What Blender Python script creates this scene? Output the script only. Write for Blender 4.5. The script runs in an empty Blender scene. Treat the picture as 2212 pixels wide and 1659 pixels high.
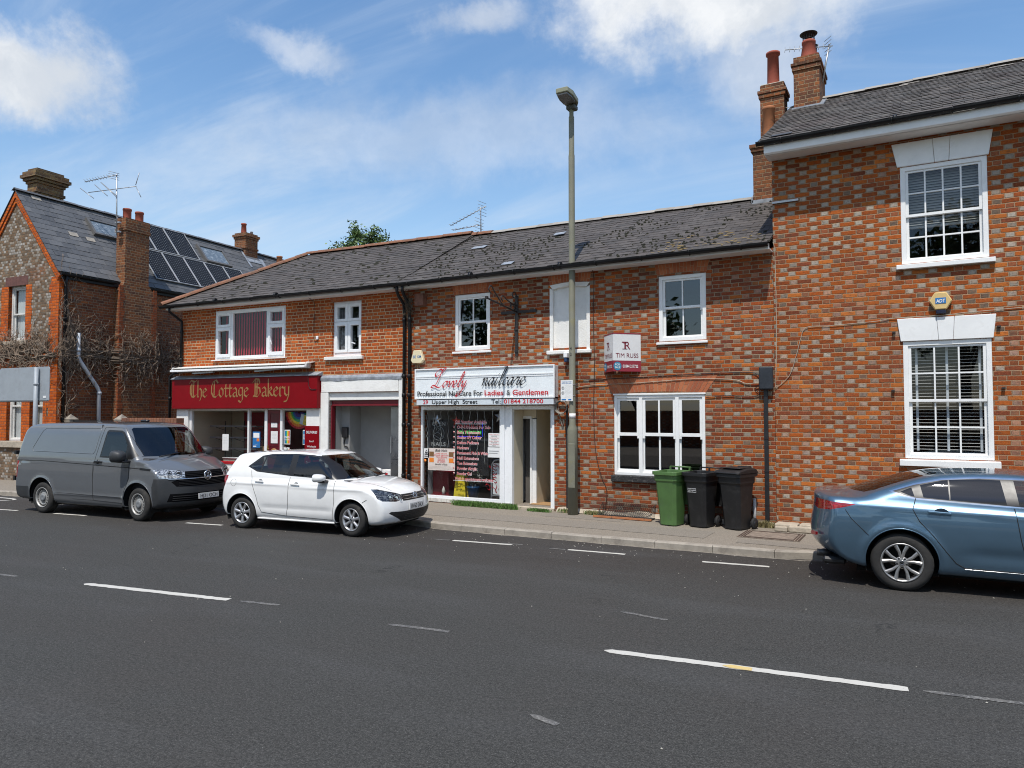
import bpy, bmesh, math, random
import numpy as np
from mathutils import Vector, Matrix, noise as mnoise
rnd = random.Random(7)
R = math.radians
sc = bpy.context.scene
col = sc.collection
# ------------------------------------------------------------------ camera
cam = bpy.data.cameras.new('camera')
cam.sensor_width = 36.0
cam.lens = 36.0 * 1580 / 2212
cam.clip_start = 0.1
cam.clip_end = 3000
camo = bpy.data.objects.new('camera', cam)
col.objects.link(camo)
camo.location = (0, 0, 2.17)
camo.rotation_euler = (R(90 + 2.3), 0, R(29.8))
sc.camera = camo
# ------------------------------------------------------------------ exposure
sc.view_settings.view_transform = 'Standard'
sc.view_settings.look = 'None'
sc.view_settings.gamma = 1.0
sc.view_settings.exposure = 0.05
sc.render.film_transparent = False
try:
 sc.cycles.max_bounces = 8
 sc.cycles.transparent_max_bounces = 16
 sc.cycles.use_denoising = True
 sc.cycles.denoising_prefilter = 'NONE'
 sc.cycles.pixel_filter_type = 'BLACKMAN_HARRIS'
 sc.cycles.filter_width = 1.05
 sc.cycles.sample_clamp_indirect = 6.0
 sc.cycles.caustics_reflective = False
 sc.cycles.caustics_refractive = False
except Exception:
 pass
# ------------------------------------------------------------------ sun
SUN_D = Vector((-0.24, 1.0, -2.0)).normalized()      # the way the light travels
sun = bpy.data.lights.new('sun', 'SUN')
sun.energy = 4.3
sun.angle = R(0.55)
sun.color = (1.0, 0.955, 0.88)
suno = bpy.data.objects.new('sun', sun)
col.objects.link(suno)
suno.rotation_euler = SUN_D.to_track_quat('-Z', 'Y').to_euler()
suno.location = (4, -10, 30)
# ------------------------------------------------------------------ sky with clouds
wd = bpy.data.worlds.new('World')
sc.world = wd
wd.use_nodes = True
class NT:
 """Small helper around a node tree."""
 def __init__(self, tree):
  self.t = tree
 def n(self, kind, **kw):
  x = self.t.nodes.new(kind)
  for k, v in kw.items():
   setattr(x, k, v)
  return x
 def put(self, sock, v):
  if v is None:
   return
  if hasattr(v, 'is_output') or hasattr(v, 'links'):
   self.t.links.new(v, sock)
  else:
   try:
    sock.default_value = v
   except Exception:
    sock.default_value = (v[0], v[1], v[2], 1.0)
 def m(self, op, a, b=None, c=None, clamp=False):
  x = self.n('ShaderNodeMath', operation=op, use_clamp=clamp)
  self.put(x.inputs[0], a)
  self.put(x.inputs[1], b)
  self.put(x.inputs[2], c)
  return x.outputs[0]
 def vm(self, op, a, b=None, scale=None):
  x = self.n('ShaderNodeVectorMath', operation=op)
  self.put(x.inputs[0], a)
  if b is not None:
   self.put(x.inputs[1], b)
  if scale is not None:
   self.put(x.inputs['Scale'], scale)
  return x.outputs['Value'] if op in ('DOT_PRODUCT', 'LENGTH', 'DISTANCE') else x.outputs[0]
 def comb(self, x, y, z):
  c = self.n('ShaderNodeCombineXYZ')
  for i, v in enumerate((x, y, z)):
   self.put(c.inputs[i], v)
  return c.outputs[0]
 def sep(self, v):
  s = self.n('ShaderNodeSeparateXYZ')
  self.put(s.inputs[0], v)
  return s.outputs
 def noise(self, vec, scale, detail=4.0, rough=0.55, dist=0.0, out=0):
  x = self.n('ShaderNodeTexNoise')
  if vec is not None:
   self.put(x.inputs['Vector'], vec)
  x.inputs['Scale'].default_value = scale
  x.inputs['Detail'].default_value = detail
  x.inputs['Roughness'].default_value = rough
  x.inputs['Distortion'].default_value = dist
  return x.outputs[out]
 def white(self, vec):
  x = self.n('ShaderNodeTexWhiteNoise', noise_dimensions='3D')
  self.put(x.inputs['Vector'], vec)
  return x.outputs
 def mix(self, f, a, b, blend='MIX'):
  x = self.n('ShaderNodeMix', data_type='RGBA', blend_type=blend)
  x.clamp_factor = True
  self.put(x.inputs[0], f)
  self.put(x.inputs[6], a if hasattr(a, 'links') else (*a[:3], 1))
  self.put(x.inputs[7], b if hasattr(b, 'links') else (*b[:3], 1))
  return x.outputs[2]
 def ramp(self, f, stops, interp='LINEAR'):
  x = self.n('ShaderNodeValToRGB')
  cr = x.color_ramp
  cr.interpolation = interp
  while len(cr.elements) < len(stops):
   cr.elements.new(0.5)
  for e, (p, c) in zip(cr.elements, stops):
   e.position = p
   e.color = (c, c, c, 1) if isinstance(c, (int, float)) else (*c[:3], 1)
  self.put(x.inputs[0], f)
  return x.outputs[0]
 def smooth(self, v, a, b):
  x = self.n('ShaderNodeMapRange', interpolation_type='SMOOTHSTEP')
  self.put(x.inputs[0], v)
  x.inputs[1].default_value = a
  x.inputs[2].default_value = b
  x.inputs[3].default_value = 0.0
  x.inputs[4].default_value = 1.0
  return x.outputs[0]
def build_sky():
 t = NT(wd.node_tree)
 bg = wd.node_tree.nodes['Background']
 sky = t.n('ShaderNodeTexSky', sky_type='NISHITA')
 sky.sun_disc = False
 sky.sun_elevation = math.asin(-SUN_D.z)
 sky.sun_rotation = math.atan2(-SUN_D.x, -SUN_D.y)
 sky.altitude = 60
 sky.air_density = 1.3
 sky.dust_density = 0.6
 sky.ozone_density = 3.5
 d = t.n('ShaderNodeTexCoord').outputs['Generated']
 dn = t.vm('NORMALIZE', d)
 x, y, z = t.sep(dn)
 # high thin cloud: a flat layer far above, streaked
 inv = t.m('DIVIDE', 1.0, t.m('MAXIMUM', t.m('ADD', z, 0.12), 0.06))
 lay = t.comb(t.m('MULTIPLY', x, inv), t.m('MULTIPLY', y, inv), 0.0)
 mp = t.n('ShaderNodeMapping', vector_type='POINT')
 t.put(mp.inputs[0], lay)
 mp.inputs['Rotation'].default_value = (0, 0, R(-52))
 mp.inputs['Scale'].default_value = (0.55, 2.1, 1.0)
 c1 = t.noise(mp.outputs[0], 0.85, 8, 0.6, 0.8)
 c2 = t.noise(lay, 0.5, 3, 0.5, 0.3)
 cir = t.m('MULTIPLY', t.smooth(c1, 0.40, 0.70), t.smooth(c2, 0.32, 0.60))
 cir = t.m('MULTIPLY', cir, 0.72)
 low = t.m('MULTIPLY', t.smooth(z, 0.45, 0.05), 0.22)
 cir = t.m('MAXIMUM', cir, t.m('ADD', t.m('MULTIPLY', cir, 0.7), low))
 hs = t.n('ShaderNodeHueSaturation')
 hs.inputs['Saturation'].default_value = 1.12
 hs.inputs['Value'].default_value = 1.10
 t.put(hs.inputs['Color'], sky.outputs[0])
 skyc = t.mix(cir, hs.outputs[0], (4.3, 5.0, 5.9))
 # cumulus clouds, each at its own bearing
 wn = t.noise(dn, 5.0, 9, 0.62, 0.2, out=1)
 wv = t.vm('SCALE', t.vm('SUBTRACT', wn, (0.5, 0.5, 0.5)), scale=0.16)
 dw = t.vm('ADD', dn, wv)
 fn = t.noise(dn, 13.0, 8, 0.65)
 tot = None
 for (cdir, wx, wy, soft, amp) in CLOUDS:
  c = Vector(cdir).normalized()
  e1 = Vector((0, 0, 1)).cross(c).normalized()
  e2 = c.cross(e1).normalized()
  df = t.vm('SUBTRACT', dw, tuple(c))
  a = t.m('DIVIDE', t.vm('DOT_PRODUCT', df, tuple(e1)), wx)
  b = t.m('DIVIDE', t.vm('DOT_PRODUCT', df, tuple(e2)), wy)
  rr = t.m('SQRT', t.m('ADD', t.m('MULTIPLY', a, a), t.m('MULTIPLY', b, b)))
  rr = t.m('ADD', rr, t.m('MULTIPLY', t.m('SUBTRACT', fn, 0.5), 1.1))
  mk = t.m('MULTIPLY', t.smooth(rr, 1.15, 1.15 - soft), amp)
  mk = t.m('MULTIPLY', mk, t.smooth(t.vm('DOT_PRODUCT', dn, tuple(c)), 0.6, 0.8))
  tot = mk if tot is None else t.m('MAXIMUM', tot, mk)
 shade = t.noise(dw, 7.0, 5, 0.6)
 cc = t.mix(t.smooth(shade, 0.35, 0.62), (4.5, 4.8, 5.2), (6.2, 6.3, 6.4))
 fin = t.mix(tot, skyc, cc)
 t.put(bg.inputs[0], fin)
 bg.inputs[1].default_value = 0.15
CLOUDS = [
 ((-0.22, 0.86, 0.495), 0.19, 0.075, 0.75, 0.95),
 ((-0.17, 0.89, 0.42), 0.09, 0.07, 0.95, 0.55),
 ((-0.842, 0.40, 0.368), 0.085, 0.058, 0.8, 0.95),
 ((-0.646, 0.619, 0.447), 0.07, 0.026, 1.0, 0.48),
 ((-0.52, 0.77, 0.36), 0.34, 0.07, 1.0, 0.34),
 ((-0.465, 0.737, 0.495), 0.07, 0.03, 1.0, 0.55),
 ((0.9, -0.3, 0.5), 0.3, 0.16, 0.6, 0.95), ((-0.3, -0.9, 0.45), 0.4, 0.15, 0.6, 0.95),
 ((0.35, -0.8, 0.7), 0.25, 0.15, 0.6, 0.95), ((-0.8, -0.5, 0.5), 0.3, 0.15, 0.6, 0.9),
]
build_sky()
# ------------------------------------------------------------------ mesh builder
class MB:
 """Collects shapes; build() links them as ONE mesh object."""
 def __init__(self):
  self.v, self.f, self.mi, self.sm = [], [], [], []
 def add(self, vs, fs, mi=0, sm=False):
  o = len(self.v)
  self.v += [tuple(p) for p in vs]
  for f in fs:
   self.f.append(tuple(i + o for i in f))
   self.mi.append(mi)
   self.sm.append(sm)
 def quad(self, a, b, c, d, mi=0):
  self.add([a, b, c, d], [(0, 1, 2, 3)], mi)
 def box(self, x0, x1, y0, y1, z0, z1, mi=0):
  vs = [(x, y, z) for z in (z0, z1) for y in (y0, y1) for x in (x0, x1)]
  self.add(vs, [(0, 2, 3, 1), (4, 5, 7, 6), (0, 1, 5, 4), (2, 6, 7, 3), (0, 4, 6, 2), (1, 3, 7, 5)], mi)
 def obox(self, c, ax, ay, az, mi=0):
  """box from centre and three half-axis vectors"""
  c, ax, ay, az = Vector(c), Vector(ax), Vector(ay), Vector(az)
  vs = [c + ax * i + ay * j + az * k for k in (-1, 1) for j in (-1, 1) for i in (-1, 1)]
  self.add(vs, [(0, 2, 3, 1), (4, 5, 7, 6), (0, 1, 5, 4), (2, 6, 7, 3), (0, 4, 6, 2), (1, 3, 7, 5)], mi)
 def prism(self, poly, axis, a, b, mi=0, sm=False):
  """poly in the two other axes (cyclic order kept as x,y / x,z / y,z), from a to b"""
  n = len(poly)
  def P(p, t):
   return {'x': (t, p[0], p[1]), 'y': (p[0], t, p[1]), 'z': (p[0], p[1], t)}[axis]
  vs = [P(p, a) for p in poly] + [P(p, b) for p in poly]
  fs = [(i, (i + 1) % n, n + (i + 1) % n, n + i) for i in range(n)]
  o = len(self.v)
  self.add(vs, fs, mi, sm)
  self.f.append(tuple(range(o, o + n))); self.mi.append(mi); self.sm.append(False)
  self.f.append(tuple(range(o + 2 * n - 1, o + n - 1, -1))); self.mi.append(mi); self.sm.append(False)
 def tube(self, pts, r, n=8, mi=0, cap=True, sm=True):
  pts = [Vector(p) for p in pts]
  rs = r if isinstance(r, (list, tuple)) else [r] * len(pts)
  up = Vector((0.13, 0.31, 0.94)).normalized()
  vs, fs = [], []
  u = None
  for i, p in enumerate(pts):
   t = (pts[min(i + 1, len(pts) - 1)] - pts[max(i - 1, 0)])
   t = t.normalized() if t.length > 1e-9 else Vector((0, 0, 1))
   if u is None:
    u = t.cross(up)
    if u.length < 0.1:
     u = t.cross(Vector((1, 0, 0)))
   u = (u - t * u.dot(t)).normalized()
   w = t.cross(u)
   for k in range(n):
    a = 2 * math.pi * k / n
    vs.append(p + (u * math.cos(a) + w * math.sin(a)) * rs[i])
  for i in range(len(pts) - 1):
   for k in range(n):
    k2 = (k + 1) % n
    fs.append((i * n + k, i * n + k2, (i + 1) * n + k2, (i + 1) * n + k))
  o = len(self.v)
  self.add(vs, fs, mi, sm)
  if cap:
   self.f.append(tuple(range(o + n - 1, o - 1, -1))); self.mi.append(mi); self.sm.append(False)
   e = o + (len(pts) - 1) * n
   self.f.append(tuple(range(e, e + n))); self.mi.append(mi); self.sm.append(False)
 def lathe(self, prof, c, axis='z', n=24, mi=0, sm=True, closed=False, sx=1.0, cap=True):
  """prof: list of (r, t) along axis"""
  vs, fs = [], []
  c = Vector(c)
  for (r, t) in prof:
   for k in range(n):
    a = 2 * math.pi * k / n
    p, q = r * math.cos(a) * sx, r * math.sin(a)
    vs.append(c + Vector({'z': (p, q, t), 'y': (p, t, q), 'x': (t, p, q)}[axis]))
  m = len(prof)
  for i in range(m if closed else m - 1):
   j = (i + 1) % m
   for k in range(n):
    k2 = (k + 1) % n
    fs.append((i * n + k, i * n + k2, j * n + k2, j * n + k))
  o = len(self.v)
  self.add(vs, fs, mi, sm)
  if not closed and cap:
   if prof[0][0] > 1e-6:
    self.f.append(tuple(range(o + n - 1, o - 1, -1))); self.mi.append(mi); self.sm.append(False)
   if prof[-1][0] > 1e-6:
    e = o + (m - 1) * n
    self.f.append(tuple(range(e, e + n))); self.mi.append(mi); self.sm.append(False)
 def slab(self, x0, x1, z0, z1, holes, y0, y1, mi=0, back=True):
  """upright slab with rectangular holes (front at y0, back at y1)"""
  xs = sorted({x0, x1, *[h[0] for h in holes], *[h[1] for h in holes]})
  zs = sorted({z0, z1, *[h[2] for h in holes], *[h[3] for h in holes]})
  xs = [x for x in xs if x0 - 1e-6 <= x <= x1 + 1e-6]
  zs = [z for z in zs if z0 - 1e-6 <= z <= z1 + 1e-6]
  def solid(i, j):
   if i < 0 or j < 0 or i >= len(xs) - 1 or j >= len(zs) - 1:
    return False
   cx, cz = (xs[i] + xs[i + 1]) / 2, (zs[j] + zs[j + 1]) / 2
   return not any(h[0] < cx < h[1] and h[2] < cz < h[3] for h in holes)
  for i in range(len(xs) - 1):
   for j in range(len(zs) - 1):
    if not solid(i, j):
     continue
    a, b, c, d = xs[i], xs[i + 1], zs[j], zs[j + 1]
    self.quad((a, y0, c), (b, y0, c), (b, y0, d), (a, y0, d), mi)
    if back:
     self.quad((b, y1, c), (a, y1, c), (a, y1, d), (b, y1, d), mi)
    if not solid(i - 1, j):
     self.quad((a, y1, c), (a, y0, c), (a, y0, d), (a, y1, d), mi)
    if not solid(i + 1, j):
     self.quad((b, y0, c), (b, y1, c), (b, y1, d), (b, y0, d), mi)
    if not solid(i, j - 1):
     self.quad((a, y1, c), (b, y1, c), (b, y0, c), (a, y0, c), mi)
    if not solid(i, j + 1):
     self.quad((a, y0, d), (b, y0, d), (b, y1, d), (a, y1, d), mi)
 def merge(self, o, mtx=None):
  off = len(self.v)
  self.v += [tuple(mtx @ Vector(p)) if mtx is not None else p for p in o.v]
  self.f += [tuple(i + off for i in f) for f in o.f]
  self.mi += o.mi
  self.sm += o.sm
 def xform(self, fn):
  self.v = [tuple(fn(Vector(p))) for p in self.v]
 def build(self, name, mats, parent=None, off=(0, 0, 0), bevel=0.0, weld=False, recalc=True, smooth_angle=None, segs=1):
  me = bpy.data.meshes.new(name)
  vs = [(p[0] - off[0], p[1] - off[1], p[2] - off[2]) for p in self.v]
  me.from_pydata(vs, [], self.f)
  if not isinstance(mats, (list, tuple)):
   mats = [mats]
  for m in mats:
   me.materials.append(m)
  me.polygons.foreach_set('material_index', self.mi)
  me.polygons.foreach_set('use_smooth', self.sm)
  if recalc or weld or bevel:
   bm = bmesh.new()
   bm.from_mesh(me)
   if weld:
    bmesh.ops.remove_doubles(bm, verts=bm.verts, dist=0.0004)
   if bevel:
    bmesh.ops.remove_doubles(bm, verts=bm.verts, dist=0.0004)
    bmesh.ops.recalc_face_normals(bm, faces=bm.faces)
    es = [e for e in bm.edges if len(e.link_faces) == 2 and e.calc_face_angle(0) > 0.6]
    bmesh.ops.bevel(bm, geom=es, offset=bevel, segments=segs, affect='EDGES', profile=0.5, clamp_overlap=True)
   if recalc:
    bmesh.ops.recalc_face_normals(bm, faces=bm.faces)
   bm.to_mesh(me)
   bm.free()
  me.update()
  o = bpy.data.objects.new(name, me)
  col.objects.link(o)
  if parent is not None:
   o.parent = parent
  return o
def tag(o, label=None, cat=None, group=None, kind=None):
 if label: o['label'] = label
 if cat: o['category'] = cat
 if group: o['group'] = group
 if kind: o['kind'] = kind
 return o
def thing(name, label, cat, loc=(0, 0, 0), rz=0.0, group=None):
 o = bpy.data.objects.new(name, None)
 o.empty_display_size = 0.2
 col.objects.link(o)
 o.location = loc
 o.rotation_euler = (0, 0, rz)
 return tag(o, label, cat, group)
class Frame:
 """A street front: s along the wall, d into the building, z up."""
 def __init__(self, p, ang):
  self.p, self.a = Vector(p), ang
  self.c, self.s = math.cos(ang), math.sin(ang)
 def w(self, s, d, z=0.0):
  return (self.p.x + s * self.c - d * self.s, self.p.y + s * self.s + d * self.c, self.p.z + z)
 def thing(self, name, label, cat, s, d=0.0, z=0.0, group=None):
  o = thing(name, label, cat, self.w(s, d, z), self.a, group)
  o_off = (s, d, z)
  OFF[o.name] = o_off
  return o
OFF = {}
def part(name, mb, mats, root, **kw):
 """part of a thing made with Frame.thing; coordinates given in the street-front frame"""
 if root is None:
  return mb.build(name, mats, None, off=(0, -13.9, 0), **kw)
 r = root
 while r.parent is not None:
  r = r.parent
 return mb.build(name, mats, root, off=OFF.get(r.name, (0, 0, 0)), **kw)
FM = Frame((0, 13.9, 0), 0.0)                     # terrace and tall house
FB = Frame((-10.953, 13.9, 0), R(3.2))            # bakery
FH = Frame((-24.318, 12.025, 0), R(4.6))          # gabled house
# ------------------------------------------------------------------ text
_tc = {}
def text_geo(s, size=1.0, bold=0.0, shear=0.0, space=1.0, align='CENTER', xs=1.0):
 """flat lettering from the built-in face: verts (x, y) and faces"""
 k = (s, bold, shear, space)
 if k not in _tc:
  cu = bpy.data.curves.new('lettering', 'FONT')
  cu.body = s
  cu.size = 1.0
  cu.offset = bold
  cu.shear = shear
  cu.space_character = space
  cu.resolution_u = 3
  ob = bpy.data.objects.new('lettering', cu)
  col.objects.link(ob)
  dg = bpy.context.evaluated_depsgraph_get()
  dg.update()
  me = ob.evaluated_get(dg).to_mesh()
  vs = [tuple(v.co) for v in me.vertices]
  fs = [tuple(p.vertices) for p in me.polygons]
  ob.evaluated_get(dg).to_mesh_clear()
  bpy.data.objects.remove(ob)
  bpy.data.curves.remove(cu)
  _tc[k] = (vs, fs)
 vs, fs = _tc[k]
 if not vs:
  return [], []
 x0 = min(v[0] for v in vs); x1 = max(v[0] for v in vs)
 ox = {'CENTER': (x0 + x1) / 2, 'LEFT': x0, 'RIGHT': x1}[align]
 return [((v[0] - ox) * size * xs, v[1] * size) for v in vs], fs
def text_on(mb, s, x, z, size, y=0.0, mi=0, thick=0.0, fit=None, **kw):
 """lettering on an upright plane facing -y; fit = width to squeeze it to"""
 vs, fs = text_geo(s, size, **kw)
 if not vs:
  return
 if fit:
  w = max(v[0] for v in vs) - min(v[0] for v in vs)
  k = fit / w
  vs = [(v[0] * k, v[1]) for v in vs]
 mb.add([(x + v[0], y, z + v[1]) for v in vs], fs, mi)
def nib(mb, strokes, fn, ang, w, thin=0.12, mi=0):
 """broad-nib pen strokes: each polyline swept with a slanted nib; fn maps (u, v) to a point"""
 a = R(ang)
 nx, ny = math.cos(a) * w / 2, math.sin(a) * w / 2
 kk = 0
 for st in strokes:
  for (p, q) in zip(st[:-1], st[1:]):
   kk += 1
   dx, dy = q[0] - p[0], q[1] - p[1]
   L = math.hypot(dx, dy) or 1
   # extra hair thickness across the stroke
   hx, hy = -dy / L * w * thin / 2, dx / L * w * thin / 2
   pts = []
   for b in (p, q):
    for sx in (-1, 1):
     for sh in (-1, 1):
      pts.append((b[0] + sx * nx + sh * hx, b[1] + sx * ny + sh * hy))
   pts = hull(pts)
   if len(pts) > 2:
    mb.add([(w_[0], w_[1] - kk * 5e-5, w_[2]) for w_ in (fn(*t) for t in pts)], [tuple(range(len(pts)))], mi)
def hull(pts):
 pts = sorted(set((round(p[0], 6), round(p[1], 6)) for p in pts))
 if len(pts) < 3:
  return pts
 def half(ps):
  h = []
  for p in ps:
   while len(h) >= 2 and (h[-1][0] - h[-2][0]) * (p[1] - h[-2][1]) - (h[-1][1] - h[-2][1]) * (p[0] - h[-2][0]) <= 1e-12:
    h.pop()
   h.append(p)
  return h
 a, b = half(pts), half(pts[::-1])
 return a[:-1] + b[:-1]
def spline(pts, n=8):
 """Catmull-Rom through points"""
 P = [Vector(p) for p in pts]
 out = []
 for i in range(len(P) - 1):
  p0, p1, p2, p3 = P[max(i - 1, 0)], P[i], P[i + 1], P[min(i + 2, len(P) - 1)]
  for k in range(n):
   t = k / n
   out.append(0.5 * ((2 * p1) + (p2 - p0) * t + (2 * p0 - 5 * p1 + 4 * p2 - p3) * t * t + (3 * p1 - p0 - 3 * p2 + p3) * t ** 3))
 out.append(P[-1])
 return [tuple(p) for p in out]
# ------------------------------------------------------------------ materials
def new_mat(name):
 m = bpy.data.materials.new(name)
 m.use_nodes = True
 t = NT(m.node_tree)
 b = m.node_tree.nodes['Principled BSDF']
 return m, t, b
def simple(name, c, rough=0.6, var=0.12, scale=6.0, metal=0.0, bump=0.0, bscale=60.0, coat=0.0, spec=0.5, dirt=None, dscale=2.5, damt=0.5):
 m, t, b = new_mat(name)
 co = t.n('ShaderNodeTexCoord').outputs['Object']
 nz = t.noise(co, scale, 5, 0.6)
 c0 = tuple(max(0, x * (1 - var)) for x in c)
 c1 = tuple(min(1, x * (1 + var)) for x in c)
 cc = t.mix(t.smooth(nz, 0.3, 0.7), c0, c1)
 if dirt:
  dz = t.noise(co, dscale, 7, 0.7, 0.6)
  cc = t.mix(t.m('MULTIPLY', t.smooth(dz, 0.5, 0.72), damt), cc, dirt)
 t.put(b.inputs['Base Color'], cc)
 t.put(b.inputs['Roughness'], t.m('ADD', t.m('MULTIPLY', nz, 0.16), max(0.02, rough - 0.08)))
 b.inputs['Metallic'].default_value = metal
 b.inputs['Specular IOR Level'].default_value = spec
 if coat:
  b.inputs['Coat Weight'].default_value = coat
  b.inputs['Coat Roughness'].default_value = 0.04
 if bump:
  bp = t.n('ShaderNodeBump')
  bp.inputs['Strength'].default_value = bump
  bp.inputs['Distance'].default_value = 0.01
  t.put(bp.inputs['Height'], t.noise(co, bscale, 4, 0.6))
  t.put(b.inputs['Normal'], bp.outputs[0])
 return m
def brick_mat(name, stret, heads, mortar, h=0.076, sw=0.245, hw=0.118, joint=0.012, warp=0.006, dark=0.25, allhead=False, seed=0.0, stain=(0.10, 0.07, 0.05), stamt=0.35, hzone=0.8, satu=1.08):
 """Flemish bond: stretchers and headers alternate in each course; colours drawn brick by brick"""
 m, t, b = new_mat(name)
 tc = t.n('ShaderNodeTexCoord')
 co = tc.outputs['Object']
 nrm = tc.outputs['Normal']
 wn = t.vm('SCALE', t.vm('SUBTRACT', t.noise(co, 9.0, 3, 0.5, out=1), (0.5, 0.5, 0.5)), scale=warp * 2.2)
 pw = t.vm('ADD', co, wn)
 x, y, z = t.sep(pw)
 nx, ny, nzz = t.sep(nrm)
 side = t.m('GREATER_THAN', t.m('ABSOLUTE', nx), 0.7)
 flat = t.m('GREATER_THAN', t.m('ABSOLUTE', nzz), 0.7)
 u = t.m('ADD', t.m('MULTIPLY', x, t.m('SUBTRACT', 1.0, side)), t.m('MULTIPLY', t.m('ADD', y, 7.13), side))
 z = t.m('ADD', t.m('MULTIPLY', z, t.m('SUBTRACT', 1.0, flat)), t.m('MULTIPLY', y, flat))
 row_f = t.m('DIVIDE', t.m('ADD', z, 20.0), h)
 row = t.m('FLOOR', row_f)
 fz = t.m('MULTIPLY', t.m('FRACT', row_f), h)
 P = hw if allhead else sw + hw
 odd = t.m('MODULO', row, 2.0)
 jit = t.m('MULTIPLY', t.m('SUBTRACT', t.white(t.comb(row, 3.3 + seed, 1.7))[0], 0.5), 0.12)
 uu = t.m('ADD', t.m('DIVIDE', t.m('ADD', u, 100.0), P), t.m('ADD', t.m('MULTIPLY', odd, 0.5), jit))
 cell = t.m('FLOOR', uu)
 fu = t.m('MULTIPLY', t.m('FRACT', uu), P)
 if allhead:
  ishead = t.m('ADD', 1.0, 0.0)
  wid, pos = P, fu
 else:
  ishead = t.m('GREATER_THAN', fu, sw)
  wid = t.m('ADD', sw, t.m('MULTIPLY', ishead, hw - sw))
  pos = t.m('SUBTRACT', fu, t.m('MULTIPLY', ishead, sw))
 eu = t.m('MINIMUM', pos, t.m('SUBTRACT', wid, pos))
 ez = t.m('MINIMUM', fz, t.m('SUBTRACT', h, fz))
 edge = t.m('MINIMUM', eu, ez)
 rag = t.m('MULTIPLY', t.m('SUBTRACT', t.noise(co, 55.0, 3, 0.6), 0.5), 0.012)
 edge = t.m('ADD', edge, rag)
 mask = t.smooth(edge, joint * 0.35, joint * 0.85)      # 1 on brick, 0 in the joint
 wn3 = t.white(t.comb(cell, row, t.m('ADD', ishead, seed)))
 rv = wn3[0]
 rc = t.sep(wn3[1])
 ns = len(stret)
 cs = t.ramp(rv, [(i / ns, c) for i, c in enumerate(stret)], 'CONSTANT')
 nh = len(heads)
 ch = t.ramp(rv, [(i / nh, c) for i, c in enumerate(heads)], 'CONSTANT')
 hz = t.m('MULTIPLY', t.smooth(t.noise(t.vm('ADD', co, (seed, 3.0, seed)), 0.45, 3, 0.5), 0.50, 0.62), hzone)
 ch = t.mix(hz, ch, t.mix(0.75, ch, cs))
 bc = t.mix(ishead, cs, ch)
 # mottling inside bricks
 mo = t.noise(co, 28.0, 5, 0.65)
 bc = t.mix(t.m('MULTIPLY', t.smooth(mo, 0.45, 0.75), 0.6), bc, t.mix(0.45, bc, (0.55, 0.24, 0.11)))
 bc = t.mix(t.m('MULTIPLY', t.smooth(t.noise(co, 17.0, 4, 0.7), 0.50, 0.66), 0.75), bc, t.mix(0.65, bc, (0.09, 0.045, 0.03)))
 zn = t.noise(t.vm('ADD', co, (7.0, seed, 1.0)), 0.7, 4, 0.55)
 bri = t.m('ADD', 0.62, t.m('ADD', t.m('MULTIPLY', rc[1], 0.36), t.m('MULTIPLY', zn, 0.42)))
 hs = t.n('ShaderNodeHueSaturation')
 t.put(hs.inputs['Value'], bri)
 hs.inputs['Saturation'].default_value = satu
 t.put(hs.inputs['Color'], bc)
 bc = hs.outputs[0]
 mc = t.mix(t.noise(co, 4.0, 4, 0.6), mortar, tuple(k * 0.62 for k in mortar))
 cc = t.mix(mask, mc, bc)
 # broad weather staining
 st = t.noise(co, 0.55, 6, 0.62, 0.4)
 cc = t.mix(t.m('MULTIPLY', t.smooth(st, 0.48, 0.78), stamt), cc, stain)
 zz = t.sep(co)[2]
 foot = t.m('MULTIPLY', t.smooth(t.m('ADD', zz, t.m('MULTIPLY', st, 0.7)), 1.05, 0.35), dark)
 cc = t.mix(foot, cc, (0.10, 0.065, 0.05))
 t.put(b.inputs['Base Color'], cc)
 b.inputs['Roughness'].default_value = 0.88
 b.inputs['Specular IOR Level'].default_value = 0.25
 bp = t.n('ShaderNodeBump')
 bp.inputs['Strength'].default_value = 0.9
 bp.inputs['Distance'].default_value = 0.012
 hh = t.m('ADD', t.m('MULTIPLY', mask, 1.0), t.m('MULTIPLY', mo, 0.45))
 hh = t.m('ADD', hh, t.m('MULTIPLY', rc[2], 0.25))
 t.put(bp.inputs['Height'], hh)
 t.put(b.inputs['Normal'], bp.outputs[0])
 return m
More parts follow.
